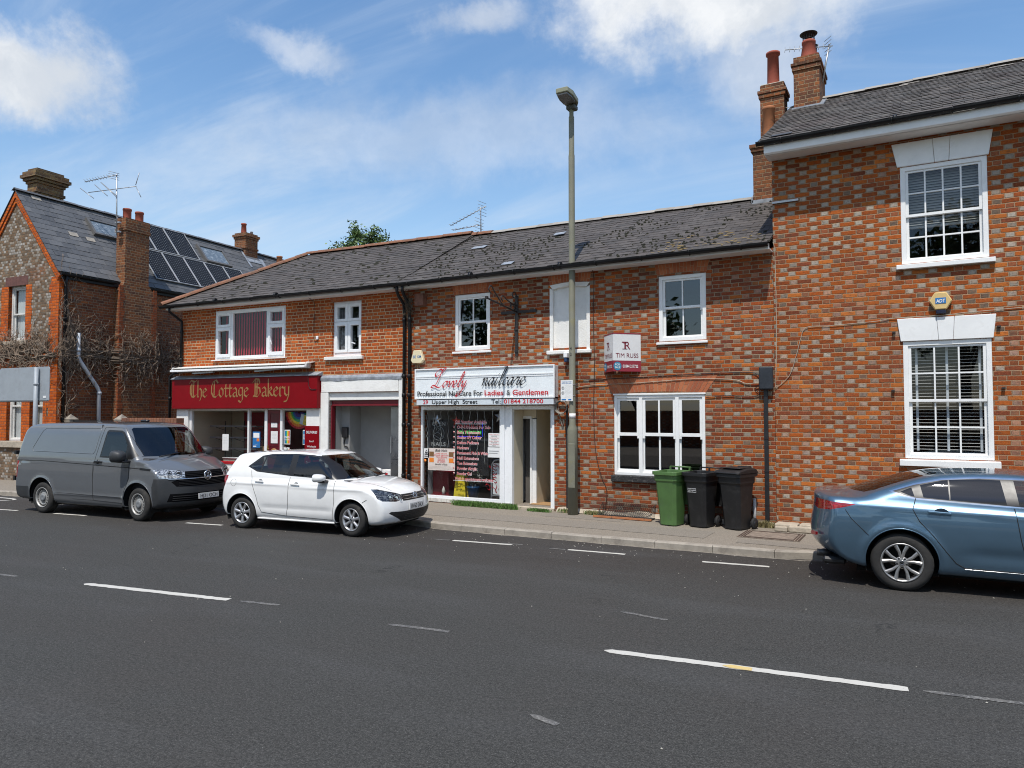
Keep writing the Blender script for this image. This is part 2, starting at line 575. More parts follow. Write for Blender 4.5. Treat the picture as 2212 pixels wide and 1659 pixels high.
def island_mat(name, cols, rough=0.8, mott=0.35, mscale=25.0, bump=0.4, spots=None, sscale=9.0, samt=0.6, s0=0.6, s1=0.72, spec=0.4, broad=None, bamt=0.4):
 """each loose piece of the mesh (a slate, a tile, a voussoir) draws its own colour"""
 m, t, b = new_mat(name)
 co = t.n('ShaderNodeTexCoord').outputs['Object']
 ri = t.n('ShaderNodeNewGeometry').outputs['Random Per Island']
 n = len(cols)
 c = t.ramp(ri, [(i / max(1, n - 1) if n > 1 else 0, k) for i, k in enumerate(cols)])
 mo = t.noise(co, mscale, 6, 0.65)
 c = t.mix(t.m('MULTIPLY', t.smooth(mo, 0.35, 0.72), mott), c, t.mix(0.5, c, (0.30, 0.27, 0.24)))
 c = t.mix(t.m('MULTIPLY', t.smooth(t.noise(co, mscale * 0.35, 5, 0.7), 0.5, 0.7), mott), c, t.mix(0.6, c, (0.03, 0.027, 0.025)))
 if broad:
  c = t.mix(t.m('MULTIPLY', t.smooth(t.noise(co, 0.9, 6, 0.65, 0.5), 0.48, 0.7), bamt), c, broad)
 if spots:
  sp = t.noise(co, sscale, 8, 0.75, 0.3)
  c = t.mix(t.m('MULTIPLY', t.smooth(sp, s0, s1), samt), c, spots)
 t.put(b.inputs['Base Color'], c)
 t.put(b.inputs['Roughness'], t.m('ADD', rough - 0.12, t.m('MULTIPLY', mo, 0.24)))
 b.inputs['Specular IOR Level'].default_value = spec
 if bump:
  bp = t.n('ShaderNodeBump')
  bp.inputs['Strength'].default_value = bump
  bp.inputs['Distance'].default_value = 0.006
  t.put(bp.inputs['Height'], mo)
  t.put(b.inputs['Normal'], bp.outputs[0])
 return m
def glass_mat(name, tint=(0.55, 0.6, 0.6), refl=1.0, ior=1.5, wob=0.0, dust=0.0):
 """window glass: mirror by Fresnel, see-through otherwise"""
 m = bpy.data.materials.new(name)
 m.use_nodes = True
 t = NT(m.node_tree)
 for x in list(m.node_tree.nodes):
  if x.type != 'OUTPUT_MATERIAL':
   m.node_tree.nodes.remove(x)
 out = [x for x in m.node_tree.nodes if x.type == 'OUTPUT_MATERIAL'][0]
 geo = t.n('ShaderNodeNewGeometry')
 cs = t.m('ABSOLUTE', t.vm('DOT_PRODUCT', geo.outputs['Normal'], geo.outputs['Incoming']))
 f0 = ((ior - 1) / (ior + 1)) ** 2 * 1.8
 fr = t.m('ADD', f0, t.m('MULTIPLY', t.m('POWER', t.m('SUBTRACT', 1.0, cs), 5.0), 1 - f0), clamp=True)
 gl = t.n('ShaderNodeBsdfGlossy')
 gl.inputs['Roughness'].default_value = 0.012
 gl.inputs['Color'].default_value = (0.95 * refl, 0.97 * refl, 1.0 * refl, 1)
 tr = t.n('ShaderNodeBsdfTransparent')
 tr.inputs[0].default_value = (*tint, 1)
 if wob:
  bp = t.n('ShaderNodeBump')
  bp.inputs['Strength'].default_value = wob
  bp.inputs['Distance'].default_value = 0.01
  t.put(bp.inputs['Height'], t.noise(t.n('ShaderNodeTexCoord').outputs['Object'], 1.6, 2, 0.5))
  t.put(gl.inputs['Normal'], bp.outputs[0])
 mx = t.n('ShaderNodeMixShader')
 t.put(mx.inputs[0], fr)
 t.put(mx.inputs[1], tr.outputs[0])
 t.put(mx.inputs[2], gl.outputs[0])
 last = mx.outputs[0]
 if dust:
  df = t.n('ShaderNodeBsdfDiffuse')
  df.inputs[0].default_value = (0.5, 0.48, 0.44, 1)
  m2 = t.n('ShaderNodeMixShader')
  t.put(m2.inputs[0], t.m('MULTIPLY', t.noise(t.n('ShaderNodeTexCoord').outputs['Object'], 5.0, 6, 0.7), dust))
  t.put(m2.inputs[1], last)
  t.put(m2.inputs[2], df.outputs[0])
  last = m2.outputs[0]
 t.put(out.inputs[0], last)
 return m
def asphalt_mat(name, c=(0.037, 0.0362, 0.0338), light=(0.108, 0.106, 0.098), brown=(0.055, 0.048, 0.043), grain=95.0, bump=0.5, band=True, rough=0.82):
 m, t, b = new_mat(name)
 co = t.n('ShaderNodeTexCoord').outputs['Object']
 g = t.noise(co, grain, 3, 0.7)
 g2 = t.noise(co, grain * 0.33, 4, 0.7)
 big = t.noise(co, 0.35, 5, 0.6, 0.4)
 g3 = t.noise(co, grain * 0.42, 2, 0.6)
 g4 = t.noise(co, grain * 0.12, 5, 0.75)
 cc = t.mix(t.smooth(g, 0.44, 0.72), c, light)
 cc = t.mix(t.m('MULTIPLY', t.smooth(g2, 0.35, 0.22), 0.9), cc, tuple(k * 0.3 for k in c))
 cc = t.mix(t.m('MULTIPLY', t.smooth(big, 0.40, 0.72), 0.75), cc, t.mix(0.5, cc, brown))
 if band:
  x, y, z = t.sep(co)
  # wheel-worn lanes: smoother and paler along the road, browner by the kerb
  yy = t.m('SUBTRACT', y, t.m('MULTIPLY', x, 0.07))
  k = t.smooth(t.m('ADD', yy, t.m('MULTIPLY', t.m('SUBTRACT', big, 0.5), 2.0)), 8.6, 10.8)
  cc = t.mix(t.m('MULTIPLY', k, 0.75), cc, t.mix(0.7, cc, (0.040, 0.033, 0.029)))
  fine = t.m('MULTIPLY', t.smooth(t.noise(t.comb(t.m('MULTIPLY', x, 0.25), yy, z), 1.1, 4, 0.6), 0.45, 0.7), 0.35)
  cc = t.mix(fine, cc, t.mix(0.6, cc, (0.085, 0.085, 0.086)))
  vor = t.n('ShaderNodeTexVoronoi', feature='DISTANCE_TO_EDGE')
  t.put(vor.inputs['Vector'], t.vm('ADD', co, t.vm('SCALE', t.noise(co, 2.0, 4, 0.6, out=1), scale=0.9)))
  vor.inputs['Scale'].default_value = 0.22
  cr = t.m('MULTIPLY', t.smooth(vor.outputs[0], 0.006, 0.002), t.smooth(t.noise(co, 0.8, 3, 0.5), 0.55, 0.7))
  cc = t.mix(t.m('MULTIPLY', cr, 0.6), cc, (0.02, 0.02, 0.02))
 gm = t.m('ADD', 0.25, t.m('ADD', t.m('MULTIPLY', t.smooth(g3, 0.2, 0.8), 0.80), t.m('MULTIPLY', g4, 0.70)))
 hs = t.n('ShaderNodeHueSaturation')
 t.put(hs.inputs['Value'], gm if band else t.m('ADD', 0.5, t.m('MULTIPLY', gm, 0.5)))
 t.put(hs.inputs['Color'], cc)
 cc = hs.outputs[0]
 sp = t.noise(co, grain * 0.55, 2, 0.5)
 cc = t.mix(t.smooth(sp, 0.735, 0.78), cc, (0.30, 0.30, 0.29))
 t.put(b.inputs['Base Color'], cc)
 b.inputs['Roughness'].default_value = rough
 b.inputs['Specular IOR Level'].default_value = 0.22
 bp = t.n('ShaderNodeBump')
 bp.inputs['Strength'].default_value = bump
 bp.inputs['Distance'].default_value = 0.012
 t.put(bp.inputs['Height'], t.m('ADD', g, t.m('MULTIPLY', g2, 1.6)))
 t.put(b.inputs['Normal'], bp.outputs[0])
 return m
def paint_mat(name, c, metal=0.0, rough=0.35, flake=0.0, coat=1.0, dusty=0.25):
 """car paint under clear coat; the unpainted inside of the shell is dark trim"""
 m, t, b = new_mat(name)
 co = t.n('ShaderNodeTexCoord').outputs['Object']
 nz = t.noise(co, 2.2, 6, 0.65)
 z = t.sep(co)[2]
 cc = t.mix(t.smooth(nz, 0.3, 0.7), tuple(k * 0.96 for k in c), tuple(min(1, k * 1.03) for k in c))
 film = t.m('MULTIPLY', t.smooth(t.m('ADD', z, t.m('MULTIPLY', nz, 0.5)), 0.95, 0.30), dusty)
 cc = t.mix(film, cc, (0.22, 0.19, 0.16))
 geo = t.n('ShaderNodeNewGeometry')
 cc = t.mix(geo.outputs['Backfacing'], cc, (0.03, 0.03, 0.032))
 t.put(b.inputs['Base Color'], cc)
 b.inputs['Metallic'].default_value = metal
 t.put(b.inputs['Roughness'], t.m('ADD', rough, t.m('MULTIPLY', film, 0.3)))
 b.inputs['Coat Weight'].default_value = coat
 b.inputs['Coat Roughness'].default_value = 0.03
 b.inputs['Coat IOR'].default_value = 1.5
 return m
M = {}
RED = [(0.31, 0.086, 0.033), (0.26, 0.070, 0.030), (0.215, 0.060, 0.029), (0.35, 0.102, 0.037), (0.285, 0.078, 0.031), (0.19, 0.056, 0.031), (0.43, 0.145, 0.052), (0.27, 0.074, 0.030), (0.33, 0.092, 0.034)]
GREYH = [(0.30, 0.262, 0.218), (0.24, 0.21, 0.175), (0.35, 0.315, 0.265), (0.14, 0.105, 0.08), (0.31, 0.275, 0.235), (0.25, 0.09, 0.05), (0.34, 0.31, 0.265)]
GREYM = [(0.30, 0.262, 0.22), (0.20, 0.062, 0.033), (0.26, 0.225, 0.185), (0.19, 0.13, 0.095), (0.16, 0.09, 0.06), (0.33, 0.30, 0.255), (0.24, 0.155, 0.11)]
M['brick_tall'] = brick_mat('grey_header_brick', RED, GREYH, (0.43, 0.275, 0.165), h=0.0785, dark=0.2, stamt=0.22)
REDM = [(0.27, 0.070, 0.030), (0.22, 0.056, 0.028), (0.18, 0.048, 0.027), (0.31, 0.085, 0.034), (0.24, 0.062, 0.029), (0.155, 0.045, 0.029), (0.40, 0.13, 0.048), (0.23, 0.06, 0.028), (0.28, 0.074, 0.031)]
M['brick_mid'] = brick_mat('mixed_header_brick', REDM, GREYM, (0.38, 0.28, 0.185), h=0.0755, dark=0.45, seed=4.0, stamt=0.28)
M['brick_bake'] = brick_mat('red_orange_brick', [(0.42, 0.108, 0.042), (0.37, 0.090, 0.038), (0.45, 0.125, 0.050), (0.31, 0.078, 0.035), (0.40, 0.10, 0.040)], [(0.40, 0.10, 0.041), (0.35, 0.086, 0.038), (0.27, 0.07, 0.036), (0.43, 0.118, 0.048)], (0.60, 0.43, 0.26), h=0.083, sw=0.25, hw=0.125, joint=0.015, dark=0.2, seed=9.0, stamt=0.18)
M['brick_house'] = brick_mat('dark_red_brown_brick', [(0.21, 0.072, 0.036), (0.155, 0.055, 0.032), (0.26, 0.092, 0.043), (0.12, 0.05, 0.032), (0.19, 0.068, 0.04)], [(0.19, 0.067, 0.037), (0.13, 0.052, 0.034), (0.24, 0.085, 0.042)], (0.33, 0.235, 0.15), h=0.083, seed=13.0, dark=0.3, stamt=0.3)
M['brick_gable'] = brick_mat('flint_grey_header_brick', RED, [(0.30, 0.28, 0.25), (0.165, 0.11, 0.07), (0.36, 0.34, 0.31), (0.20, 0.14, 0.095), (0.12, 0.09, 0.065), (0.26, 0.23, 0.19), (0.15, 0.105, 0.07)], (0.22, 0.175, 0.125), h=0.083, hw=0.12, allhead=True, seed=17.0, dark=0.15, stamt=0.2)
M['brick_quoin'] = brick_mat('bright_orange_brick', [(0.50, 0.12, 0.04), (0.44, 0.10, 0.036), (0.54, 0.145, 0.05)], [(0.50, 0.12, 0.04), (0.42, 0.095, 0.036), (0.54, 0.14, 0.05)], (0.34, 0.13, 0.07), h=0.083, seed=21.0, dark=0.1, stamt=0.15)
M['brick_stack'] = brick_mat('weathered_chimney_brick', [(0.20, 0.080, 0.042), (0.15, 0.064, 0.040), (0.24, 0.095, 0.046), (0.11, 0.055, 0.038), (0.19, 0.078, 0.042)], [(0.17, 0.072, 0.042), (0.12, 0.057, 0.038), (0.23, 0.092, 0.047)], (0.36, 0.25, 0.15), h=0.083, seed=25.0, stamt=0.45, stain=(0.07, 0.055, 0.04), dark=0.0)
M['brick_sooty'] = brick_mat('lichened_dark_brick', [(0.14, 0.085, 0.05), (0.10, 0.065, 0.043), (0.18, 0.105, 0.055), (0.20, 0.14, 0.07)], [(0.12, 0.08, 0.05), (0.17, 0.11, 0.06)], (0.27, 0.21, 0.14), h=0.083, seed=31.0, stamt=0.5, stain=(0.09, 0.08, 0.045), dark=0.0)
M['voussoir'] = island_mat('rubbed_brick', [(0.30, 0.08, 0.036), (0.42, 0.125, 0.05), (0.36, 0.10, 0.042), (0.50, 0.17, 0.07)], 0.88, 0.3, 30, 0.5, spec=0.2)
M['mortar'] = simple('lime_mortar', (0.40, 0.29, 0.19), 0.95, 0.2, 20, bump=0.4)
M['slate_mid'] = island_mat('weathered_brown_slate', [(0.054, 0.046, 0.041), (0.072, 0.060, 0.054), (0.044, 0.039, 0.036), (0.086, 0.074, 0.067), (0.061, 0.052, 0.047)], 0.74, 0.25, 22, 0.5, spots=(0.30, 0.28, 0.25), sscale=11, samt=0.4, s0=0.64, s1=0.75, broad=(0.055, 0.045, 0.042), bamt=0.5)
M['slate_tall'] = island_mat('lichened_brown_slate', [(0.058, 0.049, 0.043), (0.074, 0.063, 0.056), (0.046, 0.042, 0.038), (0.086, 0.075, 0.066)], 0.76, 0.35, 20, 0.5, spots=(0.30, 0.27, 0.23), sscale=6, samt=0.6, s0=0.54, s1=0.70, broad=(0.075, 0.052, 0.046), bamt=0.5)
M['slate_house'] = island_mat('blue_grey_slate', [(0.075, 0.078, 0.084), (0.095, 0.098, 0.104), (0.064, 0.067, 0.073), (0.125, 0.126, 0.130), (0.083, 0.086, 0.092)], 0.55, 0.25, 12, 0.25, spots=(0.30, 0.30, 0.30), sscale=5, samt=0.35, s0=0.62, s1=0.76)
M['ridge_clay'] = island_mat('clay_ridge_tile', [(0.19, 0.078, 0.043), (0.25, 0.10, 0.05), (0.15, 0.07, 0.045)], 0.9, 0.5, 18, 0.5, spots=(0.08, 0.07, 0.045), sscale=9, samt=0.8, s0=0.5, s1=0.66)
M['ridge_conc'] = island_mat('grey_ridge_tile', [(0.26, 0.24, 0.21), (0.33, 0.31, 0.28), (0.22, 0.20, 0.18)], 0.9, 0.4, 18, 0.5, spots=(0.10, 0.09, 0.07), sscale=12, samt=0.6)
M['lead'] = simple('lead_sheet', (0.24, 0.26, 0.29), 0.5, 0.3, 7, dirt=(0.42, 0.42, 0.41), metal=0.0)
M['moss'] = simple('dark_moss', (0.022, 0.022, 0.014), 0.98, 0.5, 30, bump=0.8, bscale=90)
M['white'] = simple('white_gloss_paint', (0.80, 0.80, 0.79), 0.35, 0.03, 4, dirt=(0.55, 0.53, 0.5), dscale=6, damt=0.22)
M['upvc'] = simple('white_plastic_frame', (0.82, 0.83, 0.84), 0.28, 0.02, 3)
M['white_old'] = simple('flaking_white_paint', (0.66, 0.65, 0.62), 0.6, 0.08, 5, dirt=(0.36, 0.32, 0.27), dscale=14, damt=0.8, bump=0.3)
M['render_w'] = simple('white_masonry_paint', (0.80, 0.79, 0.76), 0.8, 0.05, 3, bump=0.6, bscale=45, dirt=(0.58, 0.56, 0.51), dscale=5, damt=0.35)
M['black_gutter'] = simple('black_gutter_paint', (0.008, 0.008, 0.009), 0.45, 0.3, 8, spec=0.3)
M['black'] = simple('black_plastic', (0.014, 0.014, 0.016), 0.45, 0.2, 10)
M['iron'] = simple('wrought_iron', (0.018, 0.017, 0.017), 0.55, 0.3, 12, dirt=(0.09, 0.035, 0.018), dscale=16, damt=0.7)
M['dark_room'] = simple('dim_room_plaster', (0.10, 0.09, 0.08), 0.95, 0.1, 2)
M['cream_room'] = simple('cream_plaster', (0.62, 0.55, 0.42), 0.9, 0.05, 2, bump=0.25, bscale=40)
M['white_room'] = simple('pale_grey_plaster', (0.50, 0.50, 0.50), 0.9, 0.05, 2)
M['glass'] = glass_mat('window_glass', (0.42, 0.45, 0.45), 0.95, 1.62, wob=0.02)
M['glass_clear'] = glass_mat('clear_window_glass', (0.88, 0.9, 0.9), 0.9, 1.4, wob=0.02)
M['glass_shop'] = glass_mat('shop_window_glass', (0.86, 0.88, 0.88), 0.85, 1.36, dust=0.015)
M['glass_net'] = glass_mat('old_window_glass', (0.85, 0.87, 0.87), 0.9, 1.45, wob=0.05)
M['red_paint'] = simple('deep_red_gloss_paint', (0.20, 0.002, 0.006), 0.4, 0.06, 3, spec=0.15)
M['maroon'] = simple('maroon_paint', (0.155, 0.006, 0.014), 0.4, 0.1, 3)
M['maroon_blind'] = simple('maroon_fabric', (0.50, 0.012, 0.045), 0.85, 0.12, 12)
M['gold'] = simple('dull_gold_lettering', (0.27, 0.14, 0.045), 0.5, 0.08, 20)
M['pot_red'] = simple('red_clay_pot', (0.33, 0.075, 0.042), 0.75, 0.12, 5, dirt=(0.2, 0.06, 0.04), dscale=4, damt=0.5)
M['pot_orange'] = simple('weathered_orange_pot', (0.40, 0.15, 0.06), 0.8, 0.12, 5, dirt=(0.075, 0.055, 0.035), dscale=5, damt=0.8, bump=0.3)
M['metal'] = simple('dull_aluminium', (0.42, 0.43, 0.44), 0.45, 0.1, 8, metal=0.7)
M['galv'] = simple('grey_painted_steel', (0.30, 0.33, 0.36), 0.5, 0.06, 4, dirt=(0.2, 0.2, 0.2), dscale=9, damt=0.35)
M['asphalt'] = asphalt_mat('road_asphalt')
M['pave'] = asphalt_mat('pavement_asphalt', (0.21, 0.182, 0.148), (0.31, 0.272, 0.226), (0.22, 0.185, 0.145), 90, 0.35, False, 0.9)
M['kerb'] = simple('concrete_kerb', (0.31, 0.275, 0.23), 0.9, 0.14, 6, bump=0.4, bscale=70, dirt=(0.17, 0.145, 0.12), dscale=3.5, damt=0.8)
M['stone'] = simple('worn_pale_stone', (0.42, 0.36, 0.28), 0.9, 0.15, 6, bump=0.6, bscale=30, dirt=(0.24, 0.2, 0.16), dscale=5, damt=0.7)
M['earth'] = simple('dry_verge_earth', (0.14, 0.12, 0.08), 0.95, 0.25, 2, bump=0.5, bscale=12)
def worn_line_mat(name, c, wear):
 m, t, b = new_mat(name)
 co = t.n('ShaderNodeTexCoord').outputs['Object']
 n = t.noise(co, 38, 6, 0.72)
 cc = t.mix(t.smooth(n, wear, wear + 0.10), c, (0.075, 0.073, 0.07))
 cc = t.mix(t.m('MULTIPLY', t.smooth(t.noise(co, 5, 4, 0.6), 0.4, 0.7), 0.35), cc, t.mix(0.5, cc, (0.4, 0.37, 0.32)))
 t.put(b.inputs['Base Color'], cc)
 b.inputs['Roughness'].default_value = 0.7
 bp = t.n('ShaderNodeBump')
 bp.inputs['Strength'].default_value = 0.4
 bp.inputs['Distance'].default_value = 0.006
 t.put(bp.inputs['Height'], t.noise(co, 120, 3, 0.6))
 t.put(b.inputs['Normal'], bp.outputs[0])
 return m
M['line'] = worn_line_mat('road_line_paint', (0.52, 0.50, 0.455), 0.60)
M['line_faint'] = worn_line_mat('worn_away_line_paint', (0.20, 0.195, 0.185), 0.40)
M['line_patch'] = worn_line_mat('yellowed_line_paint', (0.60, 0.44, 0.17), 0.6)
INK = {k: simple('lettering_' + k, c, 0.45, 0.03, 9) for k, c in dict(black=(0.012, 0.012, 0.014), red=(0.50, 0.012, 0.022), white=(0.82, 0.82, 0.82), maroon=(0.20, 0.018, 0.032), blue=(0.02, 0.16, 0.42), teal=(0.03, 0.22, 0.36), grey=(0.25, 0.25, 0.26), pink=(0.62, 0.05, 0.06), green=(0.04, 0.42, 0.10), yellow=(0.75, 0.55, 0.04), orange=(0.75, 0.22, 0.03), violet=(0.10, 0.04, 0.25), brown=(0.2, 0.1, 0.04)).items()}
M['paper'] = simple('white_paper', (0.74, 0.74, 0.73), 0.7, 0.03, 6)
M['paper_pink'] = simple('cream_paper', (0.66, 0.58, 0.53), 0.7, 0.05, 6)
# ------------------------------------------------------------------ ground, road, pavement
def kerb_y(x):
 """face of the far kerb: the street bends gently to the left"""
 xs = [-70, -40, -30, -24, -20.4, -18.6, -16, -12, -9, -8.1, -6.5, -4.5, -1.65, -.9, 6, 20, 60]
 ys = [4.6, 8.4, 9.5, 10.0, 10.3, 10.85, 11.2, 11.45, 11.5, 11.31, 11.36, 11.43, 11.56, 12.05, 12.5, 12.4, 11.4]
 return float(np.interp(x, xs, ys))
def sheet(name, far, near, z, mat, step=2.0, x0=-70.0, x1=60.0, zf=None):
 mb = MB()
 n = int((x1 - x0) / step)
 for i in range(n + 1):
  x = x0 + (x1 - x0) * i / n
  mb.v += [(x, near(x), z), (x, far(x), z if zf is None else zf)]
 for i in range(n):
  mb.f.append((2 * i, 2 * i + 2, 2 * i + 3, 2 * i + 1)); mb.mi.append(0); mb.sm.append(False)
 return tag(mb.build(name, mat, recalc=False), kind='structure')
g = MB(); g.quad((-900, -900, -0.03), (900, -900, -0.03), (900, 900, -0.03), (-900, 900, -0.03))
tag(g.build('ground', M['earth'], recalc=False), kind='structure')
sheet('road', lambda x: kerb_y(x) + 0.05, lambda x: kerb_y(x) - 10.4, 0.0, M['asphalt'])
sheet('pavement', lambda x: 26.0, lambda x: kerb_y(x) + 0.12, 0.105, M['pave'], zf=0.13)
# the raised footway the picture was taken from, on the other side of the road
mb = MB()
for i in range(65):
 x = -70 + i * 2
 y = kerb_y(x) - 10.4
 mb.v += [(x, y, 0.0), (x, y - 0.02, 0.12), (x, y - 0.75, 0.52), (x, y - 12, 0.55)]
for i in range(64):
 for k in range(3):
  a = i * 4 + k
  mb.f.append((a, a + 1, a + 5, a + 4)); mb.mi.append(0); mb.sm.append(False)
tag(mb.build('raised_footway', M['pave'], recalc=False), kind='structure')
# kerb stones, every one a block in the row
mb = MB()
x = -46.0
while x < 20:
 L = 0.915
 y0, y1 = kerb_y(x), kerb_y(x + L)
 dz = rnd.uniform(-0.006, 0.006)
 drop = 0.0
 top = 0.112 + dz - drop
 a, b = x + 0.004, x + L - 0.004
 prof = [(0.0, -0.05), (0.0, top - 0.02), (0.018, top), (0.13, top), (0.13, -0.05)]
 vs = [(a, y0 + p[0], p[1]) for p in prof] + [(b, y1 + p[0], p[1]) for p in prof]
 n = len(prof)
 mb.add(vs, [(i, (i + 1) % n, n + (i + 1) % n, n + i) for i in range(n)] + [tuple(range(n)), tuple(range(2 * n - 1, n - 1, -1))])
 x += L
tag(mb.build('kerb', M['kerb']), kind='structure')
# tarmac patch strips and joints on the pavement
mb = MB()
for (xa, xb, ya, yb) in ((-9.2, -3.3, 12.15, 12.9), (-6.9, -5.2, 13.15, 13.6), (-2.75, 3.0, 12.0, 12.35)):
 n = 14
 vs = []
 for i in range(n + 1):
  xx = xa + (xb - xa) * i / n
  vs += [(xx, ya + rnd.uniform(-.02, .02), 0.1105), (xx, yb + rnd.uniform(-.02, .02), 0.1115)]
 mb.add(vs, [(2 * i, 2 * i + 2, 2 * i + 3, 2 * i + 1) for i in range(n)])
M['pave_patch'] = asphalt_mat('newer_pavement_patch', (0.20, 0.176, 0.148), (0.29, 0.26, 0.22), (0.2, 0.17, 0.14), 130, 0.4, False, 0.9)
tag(mb.build('pavement_patch', M['pave_patch'], recalc=False), kind='structure')
# ------------------------------------------------------------------ road markings
def line(name, a, b, w, mat, z=0.004, round_end=True, seed=1):
 a, b = Vector((*a, z)), Vector((*b, z))
 d = (b - a); L = d.length; d.normalize()
 nn = Vector((-d.y, d.x, 0))
 r = random.Random(seed)
 n = max(4, int(L / 0.06))
 mb = MB()
 vs = []
 for i in range(n + 1):
  t = i / n * L
  e = min(t, L - t)
  k = min(1.0, math.sqrt(max(0.0, 1 - (1 - min(1, t / (w * 0.5))) ** 2)) * 0.75 + 0.25) if round_end else 1.0
  vs += [a + d * t + nn * (w / 2 * k + r.uniform(-.007, .007)), a + d * t - nn * (w / 2 * k + r.uniform(-.007, .007))]
 mb.add(vs, [(2 * i, 2 * i + 1, 2 * i + 3, 2 * i + 2) for i in range(n)])
 return tag(mb.build(name, mat, recalc=False), kind='structure')
line('centre_line', (-9.40, 5.46), (-7.14, 5.83), 0.105, M['line'], seed=3)
line('centre_line', (-2.64, 6.31), (-0.20, 6.62), 0.105, M['line'], seed=4)
line('centre_line', (-16.4, 4.35), (-14.1, 4.72), 0.105, M['line'], seed=5)
line('centre_line', (4.2, 6.95), (6.4, 7.1), 0.105, M['line'], seed=6)
line('centre_line_patch', (-1.60, 6.435), (-1.36, 6.463), 0.085, M['line_patch'], 0.007, seed=7)
for k, (a, b) in enumerate((((-7.13, 10.42), (-6.05, 10.56)), ((-5.06, 10.63), (-4.13, 10.72)), ((-2.95, 10.75), (-2.03, 10.87)), ((-12.85, 9.45), (-11.97, 9.60)), ((-16.55, 8.92), (-15.6, 9.06)), ((-18.6, 8.6), (-17.74, 8.77)))):
 line('bay_line', a, b, 0.085, M['line'], round_end=False, seed=20 + k)
for k, (a, b) in enumerate((((-6.98, 5.86), (-6.45, 5.95)), ((-4.9, 5.98), (-4.2, 6.08)), ((-3.0, 7.62), (-2.45, 7.55)), ((-0.1, 6.64), (0.7, 6.74)), ((-7.5, 10.36), (-7.2, 10.41)), ((-6.3, 10.60), (-5.9, 10.66)), ((-2.55, 4.72), (-2.3, 4.66)), ((-11.3, 5.15), (-10.6, 5.25)), ((-5.4, 10.58), (-5.1, 10.62)))):
 line('worn_line', a, b, 0.06, M['line_faint'], seed=40 + k)
# curl of the white lettering at the far end of the bay
mb = MB()
cv = spline([(-21.2, 9.25, 0.004), (-20.5, 9.42, 0.004), (-20.02, 9.66, 0.004), (-20.1, 9.86, 0.004), (-20.6, 9.9, 0.004), (-21.3, 9.8, 0.004)], 6)
for p, q in zip(cv[:-1], cv[1:]):
 mb.add([(p[0], p[1] - .045, .004), (q[0], q[1] - .045, .004), (q[0], q[1] + .045, .004), (p[0], p[1] + .045, .004)], [(0, 1, 2, 3)])
tag(mb.build('bay_lettering', M['line'], recalc=False), kind='structure')
# grit and petals washed up along the gutter
mb = MB()
for i in range(420):
 x = rnd.uniform(-19, 3)
 yk = kerb_y(x)
 y = yk - abs(rnd.gauss(0, 0.75)) - 0.02
 if rnd.random() < 0.12:
  y = rnd.uniform(4, 10)
 s = rnd.uniform(0.003, 0.011)
 a = rnd.uniform(0, 6.3)
 vs = [(x + s * math.cos(a + k * 1.57) * rnd.uniform(.6, 1.5), y + s * math.sin(a + k * 1.57), 0.004) for k in range(4)]
 vs += [(x, y, 0.012)]
 mb.add(vs, [(0, 1, 4), (1, 2, 4), (2, 3, 4), (3, 0, 4)])
tag(mb.build('gutter_grit', simple('pale_grit', (0.34, 0.32, 0.28), 0.9, 0.2, 5), recalc=False), kind='stuff')
# silt line at the foot of the kerb
mb = MB()
xs = np.arange(-24, 3, 0.12)
vs = []
for x in xs:
 vs += [(x, kerb_y(x) - 0.0, 0.006), (x, kerb_y(x) - 0.035 - 0.06 * max(0, mnoise.noise((x * 1.4, 3, 0)) + .25), 0.003)]
mb.add(vs, [(2 * i, 2 * i + 1, 2 * i + 3, 2 * i + 2) for i in range(len(xs) - 1)])
tag(mb.build('kerb_silt', simple('pale_road_silt', (0.20, 0.175, 0.145), 0.95, 0.3, 9, dirt=(0.06, 0.055, 0.05), dscale=5, damt=0.8), recalc=False), kind='structure')
# ------------------------------------------------------------------ shared building pieces
def slates(mb, eL, eR, rL, rR, expo=0.2, w=0.27, th=0.009, seed=1, lift=0.016, jit=0.012, broken=0.0):
 """rows of separate slates on a roof plane given by its eave and ridge ends"""
 r = random.Random(seed)
 eL, eR, rL, rR = map(Vector, (eL, eR, rL, rR))
 up = ((rL + rR) - (eL + eR)) * 0.5
 L = up.length
 nrm = (eR - eL).cross(up).normalized()
 if nrm.z < 0:
  nrm = -nrm
 n = int(L / expo)
 for i in range(n):
  t0, t1 = i / n, min(1.0, (i + 1.25) / n)
  a0, b0 = eL.lerp(rL, t0), eR.lerp(rR, t0)
  a1, b1 = eL.lerp(rL, t1), eR.lerp(rR, t1)
  wd = (b0 - a0).length
  if wd < 0.08:
   continue
  ex = (b0 - a0).normalized()
  uu = (a1 - a0) - ex * (a1 - a0).dot(ex)
  u = -(w * 0.5 if i % 2 else 0) + r.uniform(-.02, .02)
  hi0, hi1 = (a1 - a0).dot(ex), (a1 - a0).dot(ex) + (b1 - a1).length
  while u < wd:
   u0, u1 = max(u, 0.0) + 0.003, min(u + w, wd) - 0.003
   u += w
   if u1 - u0 < 0.04:
    continue
   dj = r.uniform(-jit, jit)
   tilt = r.uniform(-0.004, 0.004)
   dn = uu.normalized() * dj
   zl = lift + r.uniform(-.003, .005)
   p = [a0 + ex * u0 + dn + nrm * (zl + tilt), a0 + ex * u1 + dn + nrm * (zl - tilt),
     a0 + ex * min(max(u1, hi0), hi1) + uu + nrm * 0.004, a0 + ex * min(max(u0, hi0), hi1) + uu + nrm * 0.004]
   q = [v - nrm * th for v in p[:2]]
   mb.add(p + q, [(0, 1, 2, 3), (4, 5, 1, 0), (4, 0, 3), (5, 2, 1)])
